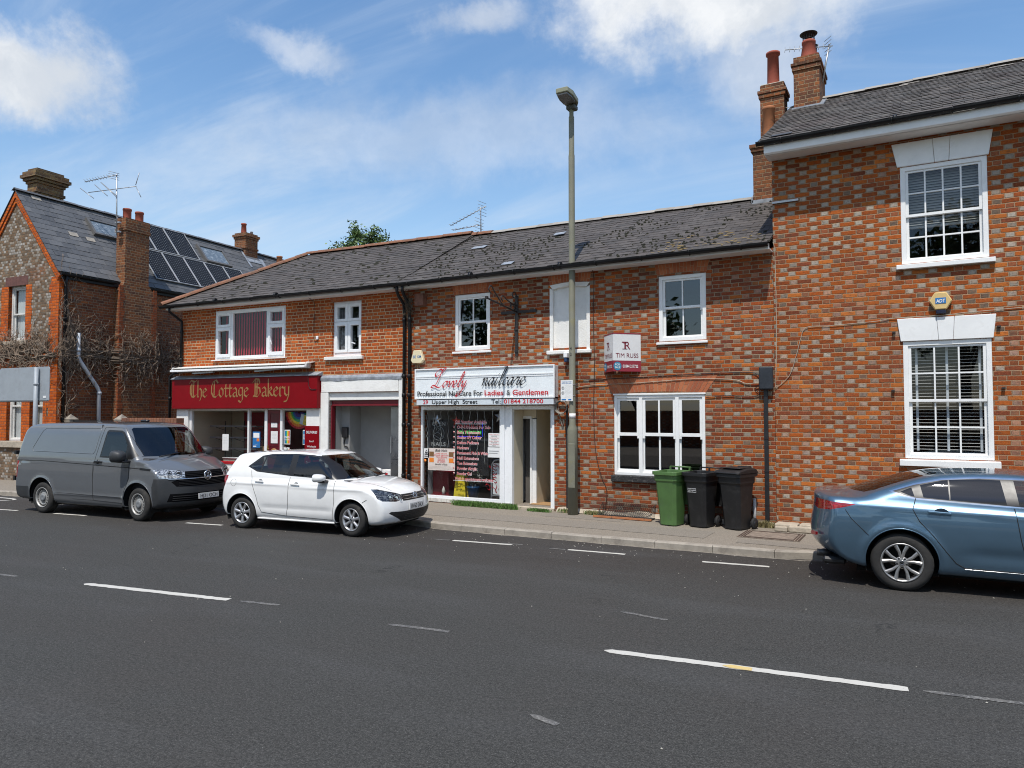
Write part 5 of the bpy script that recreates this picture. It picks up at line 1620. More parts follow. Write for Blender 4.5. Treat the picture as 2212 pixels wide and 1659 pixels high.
part('clay_ridge', rt, M['ridge_clay'], BRF)
gu = MB(); gutter(gu, (-8.10, -.425, 5.215), (-.05, -.425, 5.215), .068, brackets=1.0)
part('gutter', gu, M['black_gutter'], B, recalc=False)
mb = MB(); mb.box(-7.95, -.06, -.36, -.003, 5.112, 5.14); mb.box(-7.95, -.06, -.36, -.34, 5.141, 5.21)
part('soffit', mb, M['white'], B)
mb = MB()
pipe(mb, [(-7.74, -.41, 5.17), (-7.74, -.41, 5.05), (-7.72, -.2, 4.92), (-7.64, -.07, 4.8), (-7.64, -.065, 4.6), (-7.64, -.065, 3.35)], .036, [(-7.64, -.065, z) for z in (4.5, 3.7)])
pipe(mb, [(-7.64, -.065, 3.36), (-7.85, -.12, 3.32), (-8.02, -.12, 3.22), (-8.02, -.10, .2)], .04, [(-8.02, -.11, 2.6)])
part('downpipe', mb, M['black_gutter'], B)
brick_head(B, -2.25, -1.24, 5.0, 0.10, 13, 0.04, 0.03, 31)
# casement window with maroon blinds
x0, x1, z0, z1 = -6.37, -3.77, 3.66, 5.02
fr = MB(); V1, V2 = (-5.78, -5.70), (-4.46, -4.38)
zt = 4.55
big = [(V1[1], V2[0], z0 + .085, z1 - .10)]
sm = []
for (a, b) in ((x0 + .055, V1[0]), (V2[1], x1 - .055)):
 sm += [(a + .07, b - .07, z0 + .15, zt - .10), (a + .07, b - .07, zt + .08, z1 - .15)]
fr.slab(x0, x1, z0, z1, big + sm, 0.015, 0.09)
W = part('window', fr, M['upvc'], B, bevel=.004)
mb = MB()
for (a, b) in ((x0 + .055, V1[0]), (V2[1], x1 - .055)):
 for (c, d) in ((z0 + .055, zt - .02), (zt + .012, z1 - .055)):
  mb.slab(a, b, c, d, [(a + .062, b - .062, c + .09 if c < 4 else c + .062, d - .072)], -0.008, 0.0145)
part('casement', mb, M['upvc'], W, bevel=.006)
mb = MB()
for h in big + sm:
 mb.quad((h[0], .06, h[2]), (h[1], .06, h[2]), (h[1], .06, h[3]), (h[0], .06, h[3]))
part('pane', mb, M['glass_clear'], W, recalc=False)
mb = MB(); mb.prism([(-.07, 3.625), (-.07, 3.645), (.1, 3.659), (.1, 3.625)], 'x', x0 - .06, x1 + .06); part('sill', mb, M['upvc'], W)
mb = MB()
n = 26
for k in range(n):
 a = x0 + .06 + (x1 - x0 - .12) * k / n
 if a < x0 + .16: continue
 w_ = (x1 - x0) / n
 mb.quad((a, .16, z0 + .03), (a + w_ * .95, .12, z0 + .03), (a + w_ * .95, .12, z1), (a, .16, z1))
part('blind', mb, M['maroon_blind'], W, recalc=False)
mb = MB(); mb.obox((-4.27, -.0, 4.07), (.018, 0, -.05), (0, .008, 0), (.006, 0, .003)); part('handle', mb, M['upvc'], W)
# small casement pair
x0, x1, z0, z1 = -2.21, -1.28, 3.60, 5.0
xm = (x0 + x1) / 2
zt = 4.48
sm = []
for (a, b) in ((x0 + .04, xm - .005), (xm + .005, x1 - .04)):
 sm += [(a + .085, b - .085, z0 + .17, zt - .10), (a + .085, b - .085, zt + .08, z1 - .15)]
fr = MB(); fr.slab(x0, x1, z0, z1, sm, .075, .15); W = part('window', fr, M['upvc'], B, bevel=.004)
mb = MB()
for (a, b) in ((x0 + .04, xm - .006), (xm + .006, x1 - .04)):
 for (c, d) in ((z0 + .10, zt - .02), (zt + .01, z1 - .06)):
  mb.slab(a, b, c, d, [(a + .08, b - .08, c + (.075 if c < 4 else .068), d - .078)], .052, .0745)
part('casement', mb, M['upvc'], W, bevel=.006)
mb = MB()
for h in sm: mb.quad((h[0], .12, h[2]), (h[1], .12, h[2]), (h[1], .12, h[3]), (h[0], .12, h[3]))
part('pane', mb, M['glass_clear'], W, recalc=False)
mb = MB(); mb.box(-2.40, -1.20, -.075, .07, 3.515, 3.598); part('sill', mb, M['render_w'], W, bevel=.008)
mb = MB()
for k in range(9):
 a = -2.12 + k * .035
 mb.tube([(a + .01, .22 + .02 * (k % 2), 4.95), (a, .22 + .03 * (k % 2), 4.4), (a + .05, .2, 3.9), (a + .12, .2, 3.65)], .028, 6)
part('curtain', mb, simple('grey_satin', (0.20, 0.19, 0.20), 0.35, 0.2, 8), W)
mb = MB(); mb.box(-1.50, -1.33, .135, .139, 4.08, 4.37); part('paper_notice', mb, M['paper'], W)
mb = MB(); mb.obox((-1.55, .04, 3.93), (.055, 0, -.018), (0, .008, 0), (.003, 0, .012)); part('handle', mb, M['upvc'], W)
# ---- bakery shopfront (white pilasters, maroon joinery)
mb = MB()
mb.box(-7.80, -7.33, -.06, .2, .1, 2.30)
part('pilaster', mb, M['render_w'], B, bevel=.006)
mb = MB(); mb.box(-2.97, -2.53, -.06, .2, .1, 2.30); part('pilaster', mb, M['render_w'], B, bevel=.006)
mb = MB(); mb.box(-7.329, -4.45, -.04, .18, .1, .79); part('stall_riser', mb, M['render_w'], B, bevel=.006)
fr = MB()
for (a, b) in ((-7.329, -7.25), (-5.09, -5.03), (-4.47, -4.38), (-3.92, -3.84), (-3.02, -2.971)):
 fr.box(a, b, .0, .09, .86, 2.30)
fr.box(-7.249, -5.091, .01, .08, 2.25, 2.30); fr.box(-5.029, -4.471, .01, .08, 2.25, 2.30); fr.box(-4.379, -3.921, .01, .08, 2.26, 2.30); fr.box(-3.839, -3.021, .01, .08, 2.25, 2.30)
fr.box(-4.47, -4.38, .0, .09, .1, .859); fr.box(-3.92, -3.84, .0, .09, .1, .859)
SF = part('shopfront', fr, M['white'], B, bevel=.004)
mb = MB(); mb.box(-7.35, -4.471, -.065, .12, .791, .859); mb.box(-3.839, -2.975, -.04, .12, .1, .859); part('sill', mb, simple('bright_red_gloss', (0.36, 0.006, 0.012), 0.3, 0.05, 3), SF, bevel=.008)
gl = MB()
for (a, b) in ((-7.25, -5.09), (-5.03, -4.47), (-3.84, -3.02)):
 gl.quad((a, .05, .86), (b, .05, .86), (b, .05, 2.25), (a, .05, 2.25))
part('pane', gl, M['glass_shop'], SF, recalc=False)
dr = MB()
dr.slab(-4.375, -3.925, .12, 2.255, [(-4.31, -3.99, .98, 2.17)], .03, .075)
DR = part('door', dr, M['maroon'], SF, bevel=.004)
mb = MB()
mb.box(-4.31, -3.99, .045, .06, .98, 1.30); mb.box(-4.31, -3.99, .04, .065, 1.301, 1.34); mb.box(-4.31, -3.99, .045, .06, 1.341, 1.74); mb.box(-4.31, -3.99, .04, .065, 1.741, 1.78); mb.box(-4.31, -3.99, .045, .06, 1.781, 2.17)
part('door_panel', mb, simple('dark_maroon_panel', (0.10, 0.006, 0.012), 0.35, 0.1, 5), DR)
mb = MB(); mb.box(-4.36, -4.335, .0, .03, 1.15, 1.32); mb.tube([(-4.35, -.01, 1.24), (-4.27, -.02, 1.24)], .008, 6); part('handle', mb, M['gold'], DR)
mb = MB(); mb.lathe([(.13, 0), (.13, -.012), (0, -.014)], (-4.14, .028, 1.12), 'y', 24); part('round_plaque', mb, M['gold'], DR)
mb = MB(); mb.prism([(-4.19, 1.07), (-4.09, 1.07), (-4.09, 1.13), (-4.14, 1.18), (-4.19, 1.13)], 'y', .010, .0135); part('plaque_emblem', mb, M['paper_pink'], DR)
# inside the bakery
mb = MB()
mb.quad((-7.30, 1.5, .1), (-6.75, 1.5, .1), (-6.75, 1.5, 2.45), (-7.30, 1.5, 2.45), 1)
mb.quad((-6.75, 1.45, .1), (-4.5, 1.45, .1), (-4.5, 1.45, 2.2), (-6.75, 1.45, 2.2), 0)
mb.quad((-6.75, 1.46, 2.2), (-4.5, 1.46, 2.2), (-4.5, 1.46, 2.48), (-6.75, 1.46, 2.48), 1)
mb.quad((-4.5, 3.2, .1), (-2.6, 3.2, .1), (-2.6, 3.2, 2.48), (-4.5, 3.2, 2.48), 2)
mb.quad((-7.32, .1, .1), (-7.32, 1.5, .1), (-7.32, 1.5, 2.48), (-7.32, .1, 2.48), 1)
mb.quad((-4.5, .1, .1), (-4.5, 3.2, .1), (-4.5, 3.2, 2.48), (-4.5, .1, 2.48), 0)
mb.quad((-2.58, .1, .1), (-2.58, 3.2, .1), (-2.58, 3.2, 2.48), (-2.58, .1, 2.48), 2)
mb.quad((-7.32, .1, .62), (-4.5, .1, .62), (-4.5, 1.5, .62), (-7.32, 1.5, .62), 2)
mb.quad((-4.5, .1, .11), (-2.6, .1, .11), (-2.6, 3.2, .11), (-4.5, 3.2, .11), 2)
mb.quad((-7.32, .1, 2.48), (-2.58, .1, 2.48), (-2.58, 3.2, 2.48), (-7.32, 3.2, 2.48), 2)
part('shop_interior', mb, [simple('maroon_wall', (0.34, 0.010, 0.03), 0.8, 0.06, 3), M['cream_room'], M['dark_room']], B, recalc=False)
RK = FB.thing('display_rack', 'empty wire bread shelves in the bakery window', 'shelf', -6.1, .8, .6)
mb = MB()
for z in (1.80, 1.48, 1.17):
 for k in range(9):
  mb.tube([(-7.0, .45 + k * .07, z), (-5.2, .45 + k * .07, z)], .006, 4)
 for k in range(5):
  mb.tube([(-7.0 + k * .45, .43, z - .008), (-7.0 + k * .45, 1.03, z - .008)], .008, 4)
 mb.box(-7.0, -5.2, .425, .435, z - .01, z + .03)
part('shelf', mb, simple('grey_wire', (0.16, 0.16, 0.165), 0.4, 0.1, 6), RK)
mb = MB()
for x in (-6.85, -6.1, -5.35): mb.tube([(x, .85, .62), (x, .85, 1.95)], .014, 6)
for x in (-6.85, -6.1, -5.35):
 for z in (1.80, 1.48, 1.17): mb.tube([(x, .85, z - .12), (x, .75, z - .10), (x, .5, z - .02)], .009, 5)
part('post', mb, M['black'], RK)
BK = FB.thing('basket', 'long shallow wicker bread basket on the bakery window ledge', 'basket', -5.7, .3, .63)
mb = MB(); mb.box(-6.15, -5.15, .14, .42, .63, .93); part('weave', mb, simple('pale_wicker', (0.42, 0.38, 0.30), 0.8, 0.4, 50, bump=.8, bscale=60), BK, bevel=.02)
mb = MB(); mb.tube([(-6.15, .13, .94), (-5.15, .13, .94)], .016, 6); mb.box(-6.13, -5.17, .15, .41, .931, .945); part('liner', mb, M['paper'], BK)
BK2 = FB.thing('basket', 'tall brown wicker basket behind the narrow bakery pane', 'basket', -4.75, .3, .63)
mb = MB(); mb.lathe([(.17, 0), (.20, .65), (.18, .65), (.0, .6)], (-4.76, .34, .63), 'z', 18); part('weave', mb, simple('brown_wicker', (0.22, 0.13, 0.07), 0.85, 0.4, 50, bump=.8, bscale=60), BK2)
poster(FB, 'paper_notice', 'plain white typed notice stuck on the large bakery pane', 'notice', -6.07, -5.83, 1.15, 1.60, .042, 'paper', [('..........', .5, .8 - .1 * k, .04, 'grey', dict(fit=.15)) for k in range(5)])
poster(FB, 'poster', 'blue and white leaflet on the narrow bakery pane above the brown basket', 'poster', -4.93, -4.66, 1.25, 1.68, .042, INK['blue'], [('.........', .5, .2, .05, 'white', {})], [(.1, .9, .62, .92, 'white'), (.55, .9, .4, .58, 'orange'), (.08, .5, .05, .12, 'white')])
poster(FB, 'paper_notice', 'white framed certificate at the top of the bakery door', 'notice', -4.27, -4.03, 1.38, 1.70, .036, 'paper', [('..........', .5, .75 - .12 * k, .04, 'grey', dict(fit=.17)) for k in range(4)])
poster(FB, 'paper_notice', 'small pale sign above the certificate on the bakery door', 'notice', -4.27, -4.05, 1.80, 1.92, .036, 'paper', [('......', .5, .4, .05, 'blue', {})])
poster(FB, 'paper_notice', 'grey printed list on the door side of the rainbow fan pane', 'notice', -3.82, -3.62, 0.98, 1.28, .042, 'paper', [('........', .5, .8 - .14 * k, .035, 'grey', dict(fit=.14)) for k in range(5)])
rb = ['red', 'orange', 'yellow', 'green', 'blue', 'violet']
poster(FB, 'rainbow_poster', 'rainbow striped poster with white words STAND TOGETHER', 'poster', -3.80, -3.60, 1.36, 1.74, .043, 'paper', [('STAND', .45, .42, .075, 'white', dict(bold=.02, fit=.18)), ('TOGETHER', .45, .28, .05, 'white', dict(bold=.02, fit=.18))], [(.08 + .14 * k, .08 + .14 * (k + 1), .06, .94, c) for k, c in enumerate(['blue', 'teal', 'green', 'yellow', 'orange', 'red'])])
poster(FB, 'rainbow_poster', 'rainbow striped poster with white words LOVE ALWAYS WINS', 'poster', -3.17, -2.99, 1.36, 1.74, .043, 'paper', [('LOVE', .5, .62, .06, 'white', dict(bold=.02)), ('ALWAYS', .5, .48, .05, 'white', dict(bold=.02, fit=.15)), ('WINS', .5, .36, .06, 'white', dict(bold=.02))], [(.06 + .14 * k, .06 + .14 * (k + 1), .06, .94, c) for k, c in enumerate(['teal', 'blue', 'teal', 'green', 'yellow', 'orange'])])
FN = FB.thing('rainbow_fan', 'large pleated rainbow fan hanging in the bakery window beside the door', 'fan', -3.4, .12, 1.8)
for i, c in enumerate(['red', 'orange', 'yellow', 'green', 'blue', 'violet']):
 r1, r0 = .46 - i * .062, .46 - (i + 1) * .062 if i < 5 else .05
 mb = MB()
 N = 30
 for k in range(N):
  a, b = math.pi * (1.02 + .92 * k / N), math.pi * (1.02 + .92 * (k + 1) / N)
  y = .11 + (.018 if k % 2 else 0)
  y2 = .11 + (0 if k % 2 else .018)
  mb.quad((-3.38 + r0 * math.cos(a), y, 2.22 + r0 * math.sin(a)), (-3.38 + r0 * math.cos(b), y2, 2.22 + r0 * math.sin(b)), (-3.38 + r1 * math.cos(b), y2, 2.22 + r1 * math.sin(b)), (-3.38 + r1 * math.cos(a), y, 2.22 + r1 * math.sin(a)))
 part('fan_band', mb, INK[c], FN, recalc=False)
mb = MB(); mb.prism([(-3.33, 1.90), (-3.08, 1.84), (-3.02, 2.10), (-3.27, 2.16)], 'y', .085, .088)
FG = FB.thing('flag', 'small pastel flag with a yellow patch beside the rainbow fan', 'flag', -3.17, .09, 1.84)
part('cloth', mb, simple('pastel_cloth', (0.55, 0.6, 0.62), 0.8, 0.1, 4), FG)
mb = MB(); mb.prism([(-3.22, 1.885), (-3.085, 1.852), (-3.03, 2.09), (-3.16, 2.12)], 'y', .081, .0845); part('yellow_patch', mb, INK['yellow'], FG)
mb = MB(); mb.lathe([(.045, 0), (.05, 0), (.05, -.003), (.045, -.003)], (-3.125, .08, 1.985), 'y', 20, closed=True); part('ring_mark', mb, INK['violet'], FG)
# fascia sign
S = FB.thing('shop_sign', 'long deep red fascia board with gold blackletter name above the bakery window', 'sign', -5.2, 0, 2.3)
mb = MB(); mb.box(-7.87, -2.52, -.17, -.003, 2.302, 3.13); part('board', mb, M['red_paint'], S, bevel=.004)
mb = MB()
w_ = pen_text(MB(), 'The Cottage Bakery', BLACK, 0, 0, 1, 0, 40, .2)
u_ = 3.72 / w_
pen_text(mb, 'The Cottage Bakery', BLACK, -7.14, 2.615, u_ * 1.0, -.174, 42, 0.165, 0.0, 0, .26)
part('lettering', mb, M['gold'], S, recalc=False)
mb = MB(); mb.prism([(-.20, 3.132), (-.20, 3.15), (-.004, 3.235), (-.004, 3.132)], 'x', -7.90, -2.49); part('lead_flashing', mb, M['lead'], B)
# awning
A = FB.thing('awning', 'rolled up white shop awning under the maroon blind window', 'awning', -5.2, 0, 3.33)
mb = MB(); mb.prism([(-.004, 3.50), (-.30, 3.44), (-.30, 3.425), (-.004, 3.485)], 'x', -7.72, -2.74)
mb.prism([(-.06, 3.34), (-.06, 3.46), (-.16, 3.455), (-.2, 3.38), (-.15, 3.33)], 'x', -7.70, -2.9)
part('cover', mb, simple('stained_white_cover', (0.68, 0.67, 0.63), 0.6, 0.08, 4, dirt=(0.30, 0.27, 0.22), dscale=8, damt=.7), A)
mb = MB(); mb.prism([(-.36, 3.33), (-.36, 3.385), (-.24, 3.395), (-.24, 3.33)], 'x', -7.74, -2.78); part('front_rail', mb, M['upvc'], A, bevel=.008)
mb = MB(); mb.lathe([(.085, 0), (.085, .07), (0, .075)], (-2.83, -.21, 3.405), 'x', 22); mb.lathe([(.07, 0), (.07, -.05), (0, -.055)], (-7.74, -.2, 3.405), 'x', 18); part('end_cap', mb, simple('pale_grey_plastic', (0.5, 0.48, 0.47), 0.5, 0.08, 5), A)
mb = MB(); mb.obox((-6.55, -.22, 3.295), (.40, 0, .01), (0, .035, 0), (0, 0, .02)); mb.obox((-4.1, -.22, 3.31), (.5, 0, .025), (0, .035, 0), (0, 0, .02)); part('folding_arm', mb, M['metal'], A)
mb = MB(); mb.tube(spline([(-2.80, -.2, 3.32), (-2.80, -.19, 3.0), (-2.74, -.185, 2.8), (-2.55, -.18, 2.78)], 6), .008, 4); part('flex', mb, M['iron'], A)
# menu boards
def board(nm, label, x0, x1, z0, z1, head, lines):
 o = FB.thing(nm, label, 'menu board', (x0 + x1) / 2, -.08, z0)
 mb = MB(); mb.box(x0, x1, -.085, -.062, z0, z1); part('panel', mb, M['red_paint'], o)
 mb = MB()
 W = x1 - x0
 for i, h in enumerate(head):
  text_on(mb, h, (x0 + x1) / 2, z1 - .19 - .11 * i, .09, -.089, bold=.012, shear=.15, fit=W * .8 if len(h) > 5 else W * .5)
 for i, l in enumerate(lines):
  text_on(mb, l, (x0 + x1) / 2, z1 - .41 - .135 * i, .07, -.089, bold=.002, shear=.1)
 part('lettering', mb, INK['white'], o, recalc=False)
board('menu_board', 'maroon board with white lettering headed FRESHLY BAKED on the bakery pilaster', -7.86, -7.44, .62, 1.85, ['FRESHLY', 'BAKED'], ['Tarts', 'Panini', 'Ciabattas', 'Baguettes'])
board('menu_board', 'maroon board with white lettering headed DELIVERIES on the bakery pilaster', -2.99, -2.53, .42, 1.85, ['DELIVERIES'], ['Local', 'Wholesale', 'Buffets', 'Events', 'Commercial', 'Private'])
# ---- open unit between bakery window and the downpipes
mb = MB()
mb.box(-2.50, -.12, -.05, .2, 2.70, 3.04)
mb.box(-2.49, -.12, .02, .2, 2.50, 2.699)
mb.box(-2.52, -2.27, -.045, .22, .1, 2.699)
mb.box(-.115, -.005, -.045, .22, .1, 3.04)
UN = part('white_surround', mb, M['render_w'], B, bevel=.01)
mb = MB()
r5 = random.Random(5)
xs = np.linspace(-2.52, -.02, 26)
poly = [(x, 3.035 - (.03 + .05 * abs(mnoise.noise((x * 2.3, 1, 4))))) for x in xs]
vs, fs = [], []
for (x, z) in poly:
 vs += [(x, -.062, z), (x, -.066, 3.06), (x, -.045, 3.10), (x, -.004, 3.135)]
for i in range(len(poly) - 1):
 for k in range(3):
  a = i * 4 + k
  fs.append((a, a + 4, a + 5, a + 1))
mb.add(vs, fs); part('lead_flashing', mb, M['lead'], B, recalc=False)
mb = MB(); mb.box(-2.265, -.12, .09, .23, 2.36, 2.497); mb.box(-2.265, -2.235, .06, .2, .1, 2.359); mb.box(-2.234, -.12, .075, .089, 2.355, 2.42)
part('shutter_box', mb, M['maroon'], B, bevel=.006)
mb = MB()
mb.quad((-1.98, .9, .1), (-.7, .9, .1), (-.7, .9, 2.48), (-1.98, .9, 2.48))
mb.quad((-2.24, .22, .1), (-2.24, .45, .1), (-2.24, .45, 2.48), (-2.24, .22, 2.48))
mb.quad((-2.24, .45, .1), (-1.98, .45, .1), (-1.98, .45, 2.48), (-2.24, .45, 2.48))
mb.quad((-1.98, .45, .1), (-1.98, .9, .1), (-1.98, .9, 2.48), (-1.98, .45, 2.48))
mb.quad((-.7, .9, .1), (-.7, 2.6, .1), (-.7, 2.6, 2.48), (-.7, .9, 2.48))
mb.quad((-.7, 2.6, .1), (0, 2.6, .1), (0, 2.6, 2.48), (-.7, 2.6, 2.48))
mb.quad((-.12, .2, .1), (-.12, 2.6, .1), (-.12, 2.6, 2.48), (-.12, .2, 2.48))
mb.quad((-2.25, .2, 2.49), (-.1, .2, 2.49), (-.1, 2.6, 2.49), (-2.25, 2.6, 2.49))
mb.quad((-2.25, .1, .12), (-.1, .1, .12), (-.1, 2.6, .12), (-2.25, 2.6, .12))
part('unit_interior', mb, simple('dusty_grey_plaster', (0.30, 0.30, 0.295), 0.9, 0.08, 2), B, recalc=False)
FD = FB.thing('fridge', 'tall stainless steel fridge just inside the open shop unit', 'fridge', -.35, .5, .13)
mb = MB(); mb.box(-.62, -.13, .35, .95, .13, 2.34); part('cabinet', mb, simple('brushed_steel', (0.26, 0.26, 0.27), 0.32, 0.15, 3, metal=.9), FD, bevel=.008)
mb = MB(); mb.box(-.61, -.14, .335, .349, .2, 1.02); mb.box(-.61, -.14, .335, .349, 1.04, 2.30); part('door', mb, simple('brushed_steel_door', (0.30, 0.30, 0.31), 0.28, 0.15, 3, metal=.9), FD, bevel=.004)
mb = MB(); mb.box(-.59, -.57, .30, .334, 1.2, 1.6); part('handle', mb, M['metal'], FD)
SB = FB.thing('switch_box', 'black shutter control box on the bare white brick inside the open unit', 'switch box', -2.1, .4, 1.6)
mb = MB(); mb.box(-2.17, -2.0, .36, .445, 1.55, 1.82); part('box', mb, M['black'], SB, bevel=.01)
mb = MB(); mb.tube(spline([(-2.1, .43, 1.55), (-2.14, .43, 1.35), (-2.02, .43, 1.30), (-2.0, .43, 1.1), (-1.93, .43, .9)], 5), .012, 5); part('cable', mb, M['black'], SB)
BX2 = FB.thing('cardboard_box', 'white and red printed carton on the floor of the open unit', 'carton', -.95, .7, .13)
mb = MB(); mb.box(-1.1, -.72, .55, .85, .13, .75); part('carton', mb, M['paper'], BX2, bevel=.006)
mb = MB(); mb.box(-1.08, -.85, .546, .549, .60, .68); part('print', mb, INK['red'], BX2)
mb = MB(); mb.lathe([(.028, -.005), (.034, -.05), (.0, -.07)], (-3.0, .0, 4.05), 'y', 12)
SK = FB.thing('cable_outlet', 'small white plastic cable outlet on bakery brickwork beside the small casement', 'outlet', -2.66, 0, 4.1)
mb = MB(); mb.box(-2.70, -2.63, -.05, -.003, 4.06, 4.15); part('cover', mb, M['upvc'], SK, bevel=.012)
mb = MB(); mb.tube(spline([(-2.78, -.36, 5.15), (-2.78, -.02, 5.0), (-2.79, -.012, 4.5), (-2.78, -.012, 4.05), (-2.70, -.012, 4.03)], 5), .008, 4); part('cable', mb, M['iron'], SK)
# ================================================================== tall brick house on the right
TL = FM.thing('tall_house', 'tall red brick house with grey header bricks, white sash windows and deep white eaves', 'building', 0.3)
XR2 = 3.4
wl = MB()
tops = [(-.38, .86, 4.68, 6.33), (-.39, .86, 1.42, 3.37), (2.3, 3.3, 4.68, 6.33)]
wl.slab(-2.452, XR2, 0, 6.86, tops, -.004, .24)
wl.quad((-2.452, 0, 0), (-2.452, 7.2, 0), (-2.452, 7.2, 7.0), (-2.452, 0, 7.0))
wl.add([(-2.452, 0, 6.86), (-2.452, 7.2, 6.86), (-2.452, 3.4, 8.95)], [(0, 1, 2)])
wl.quad((XR2, 0, 0), (XR2, 7.2, 0), (XR2, 7.2, 7.0), (XR2, 0, 7.0))
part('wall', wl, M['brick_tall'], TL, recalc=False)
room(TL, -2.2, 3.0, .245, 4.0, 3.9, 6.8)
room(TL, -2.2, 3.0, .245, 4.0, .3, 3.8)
eL, eR, rL, rR = (-2.60, -.52, 7.02), (XR2, -.52, 7.02), (-2.60, 3.35, 9.10), (XR2, 3.35, 9.10)
rf = MB(); slates(rf, eL, eR, rL, rR, .185, .30, seed=41, jit=.012)
rf.quad((eL[0] + .02, eL[1] + .03, eL[2]), (eR[0], eR[1] + .03, eR[2]), (rR[0], rR[1], rR[2] - .02), (rL[0] + .02, rL[1], rL[2] - .02))
rf.quad((-2.6, 3.35, 9.08), (XR2, 3.35, 9.08), (XR2, 7.2, 7.0), (-2.6, 7.2, 7.0))
RT2 = part('roof', rf, M['slate_tall'], TL, recalc=False)
rt = MB(); ridge_tiles(rt, (-2.0, 3.35, 9.11), (XR2, 3.35, 9.11), .46, .13, seed=7, ang=True); part('grey_ridge', rt, M['ridge_conc'], RT2)
mb = MB(); upv = (Vector(rL) - Vector(eL)).normalized(); exv = Vector((1, 0, 0)); nv = exv.cross(upv)
mb.obox(Vector(eL) + exv * .38 + upv * .22 + nv * .03, exv * .17, upv * .07, nv * .004); part('patched_slate', mb, simple('dark_new_slate', (0.05, 0.053, 0.06), 0.6, 0.1, 5), RT2)
mb = MB()
r6 = random.Random(6)
for k in range(34):
 s = r6.uniform(0, 6.0)
 c = Vector(rL) + exv * s - upv * r6.uniform(.06, .42) + nv * .028
 mb.obox(c, exv * r6.uniform(.05, .16), upv * r6.uniform(.012, .035), nv * .002)
tag(part('mortar_smear', mb, simple('pale_lime_smear', (0.30, 0.27, 0.235), 0.95, 0.25, 12), RT2), kind='stuff')
gu = MB(); gutter(gu, (-2.62, -.56, 6.99), (XR2, -.56, 6.99), .062, brackets=.85); part('gutter', gu, M['black_gutter'], TL, recalc=False)
mb = MB(); mb.prism([(-.50, 6.93), (-.50, 6.80), (-.47, 6.775), (-.012, 6.80), (-.012, 6.86), (-.46, 6.97)], 'x', -2.50, XR2)
mb.prism([(-.44, 6.772), (-.30, 6.782), (-.30, 6.776), (-.44, 6.766)], 'x', -2.49, XR2)
part('soffit', mb, M['white'], TL)
def wedge_lintel(x0, x1, z0, z1, x2, x3):
 mb = MB()
 mid = (x0 + x1) / 2
 k = [(mid - .10, z0), (mid + .10, z0), (mid + .125, z1), (mid - .125, z1)]
 mb.prism([(x0, z0), (k[0][0] - .004, z0), (k[3][0] - .004, z1), (x2, z1)], 'y', -.035, .03)
 mb.prism([(k[1][0] + .004, z0), (x1, z0), (x3, z1), (k[2][0] + .004, z1)], 'y', -.035, .03)
 mb.prism([k[0], k[1], k[2], k[3]], 'y', -.039, .03)
 part('keystone_lintel', mb, M['white'], TL, bevel=.006)
wedge_lintel(-.42, .885, 6.335, 6.735, -.50, .95)
wedge_lintel(-.42, .885, 3.375, 3.755, -.47, .93)
w1 = sash_window(TL, -.38, .86, 4.68, 6.33, -.002, 4, 2, 2, border=.075, stile=.045, barw=.026, split=.5, sill=(-.46, .94, 4.585, 4.679, .09, 'white'), horns=False, glass='glass_clear')
w2 = sash_window(TL, -.39, .86, 1.42, 3.37, -.002, 3, 2, 2, border=.075, stile=.045, barw=.026, split=.5, sill=(-.47, .94, 1.30, 1.419, .10, 'white'), horns=False, glass='glass_clear')
mb = MB()
slat = simple('grey_blind_slat', (0.36, 0.35, 0.33), 0.6, 0.05, 4)
z = 6.25
while z > 5.38:
 mb.add([(-.30, .20, z), (.78, .20, z), (.78, .165, z - .042), (-.30, .165, z - .042), (-.30, .20, z - .003), (.78, .20, z - .003), (.78, .165, z - .045), (-.30, .165, z - .045)], [(0, 1, 2, 3), (7, 6, 5, 4), (3, 2, 6, 7), (0, 4, 5, 1)])
 z -= .045
mb.box(-.30, .78, .15, .21, 5.30, 5.335)
part('blind', mb, slat, w1, recalc=False)
mb = MB()
z = 3.28
while z > 1.54:
 mb.add([(-.30, .215, z + .004), (.78, .215, z + .004), (.78, .165, z), (-.30, .165, z), (-.30, .165, z - .006), (.78, .165, z - .006)], [(0, 1, 2, 3), (3, 2, 5, 4)])
 z -= .055
part('blind', mb, simple('white_blind_slat', (0.62, 0.60, 0.57), 0.5, 0.05, 4), w2, recalc=False)
mb = MB()
for x in (-.20, .24, .70): mb.box(x - .018, x + .018, .155, .16, 1.55, 3.28)
part('blind_tape', mb, simple('pale_blue_tape', (0.55, 0.58, 0.62), 0.8), w2)
# flank flue stack shared with the low roof
CH = MB()
stack(CH, -3.33, -2.458, 2.70, 3.36, 6.2, 8.13, [(7.97, .08, .04), (8.05, .08, .065)])
stack(CH, -3.20, -2.69, 2.92, 3.36, 8.131, 9.52, [(9.24, .08, .03), (9.33, .07, .05)])
C1 = part('chimney', CH, M['brick_stack'], TL, recalc=True)
mb = MB(); pot(mb, (-2.945, 3.12, 9.52), .135, .122, .80, .032); part('chimney_pot', mb, M['pot_red'], C1)
mb = MB(); pot(mb, (-3.0, 2.79, 8.13), .14, .128, .82, .012); part('chimney_pot', mb, M['pot_orange'], C1)
mb = MB(); mb.box(-3.20, -2.69, 2.93, 3.35, 9.521, 9.56); part('flaunching', mb, M['stone'], C1, bevel=.02)
mb = MB(); mb.prism([(2.66, 6.83), (2.66, 6.95), (3.05, 7.16), (3.05, 7.04)], 'x', -3.37, -3.335); mb.box(-3.36, -2.46, 2.66, 2.698, 6.80, 6.885); part('lead_flashing', mb, M['lead'], C1)
CH = MB()
stack(CH, -2.46, -1.94, 2.75, 3.75, 8.45, 9.92, [(9.62, .08, .03), (9.72, .06, .05)])
C2 = part('chimney', CH, M['brick_stack'], TL)
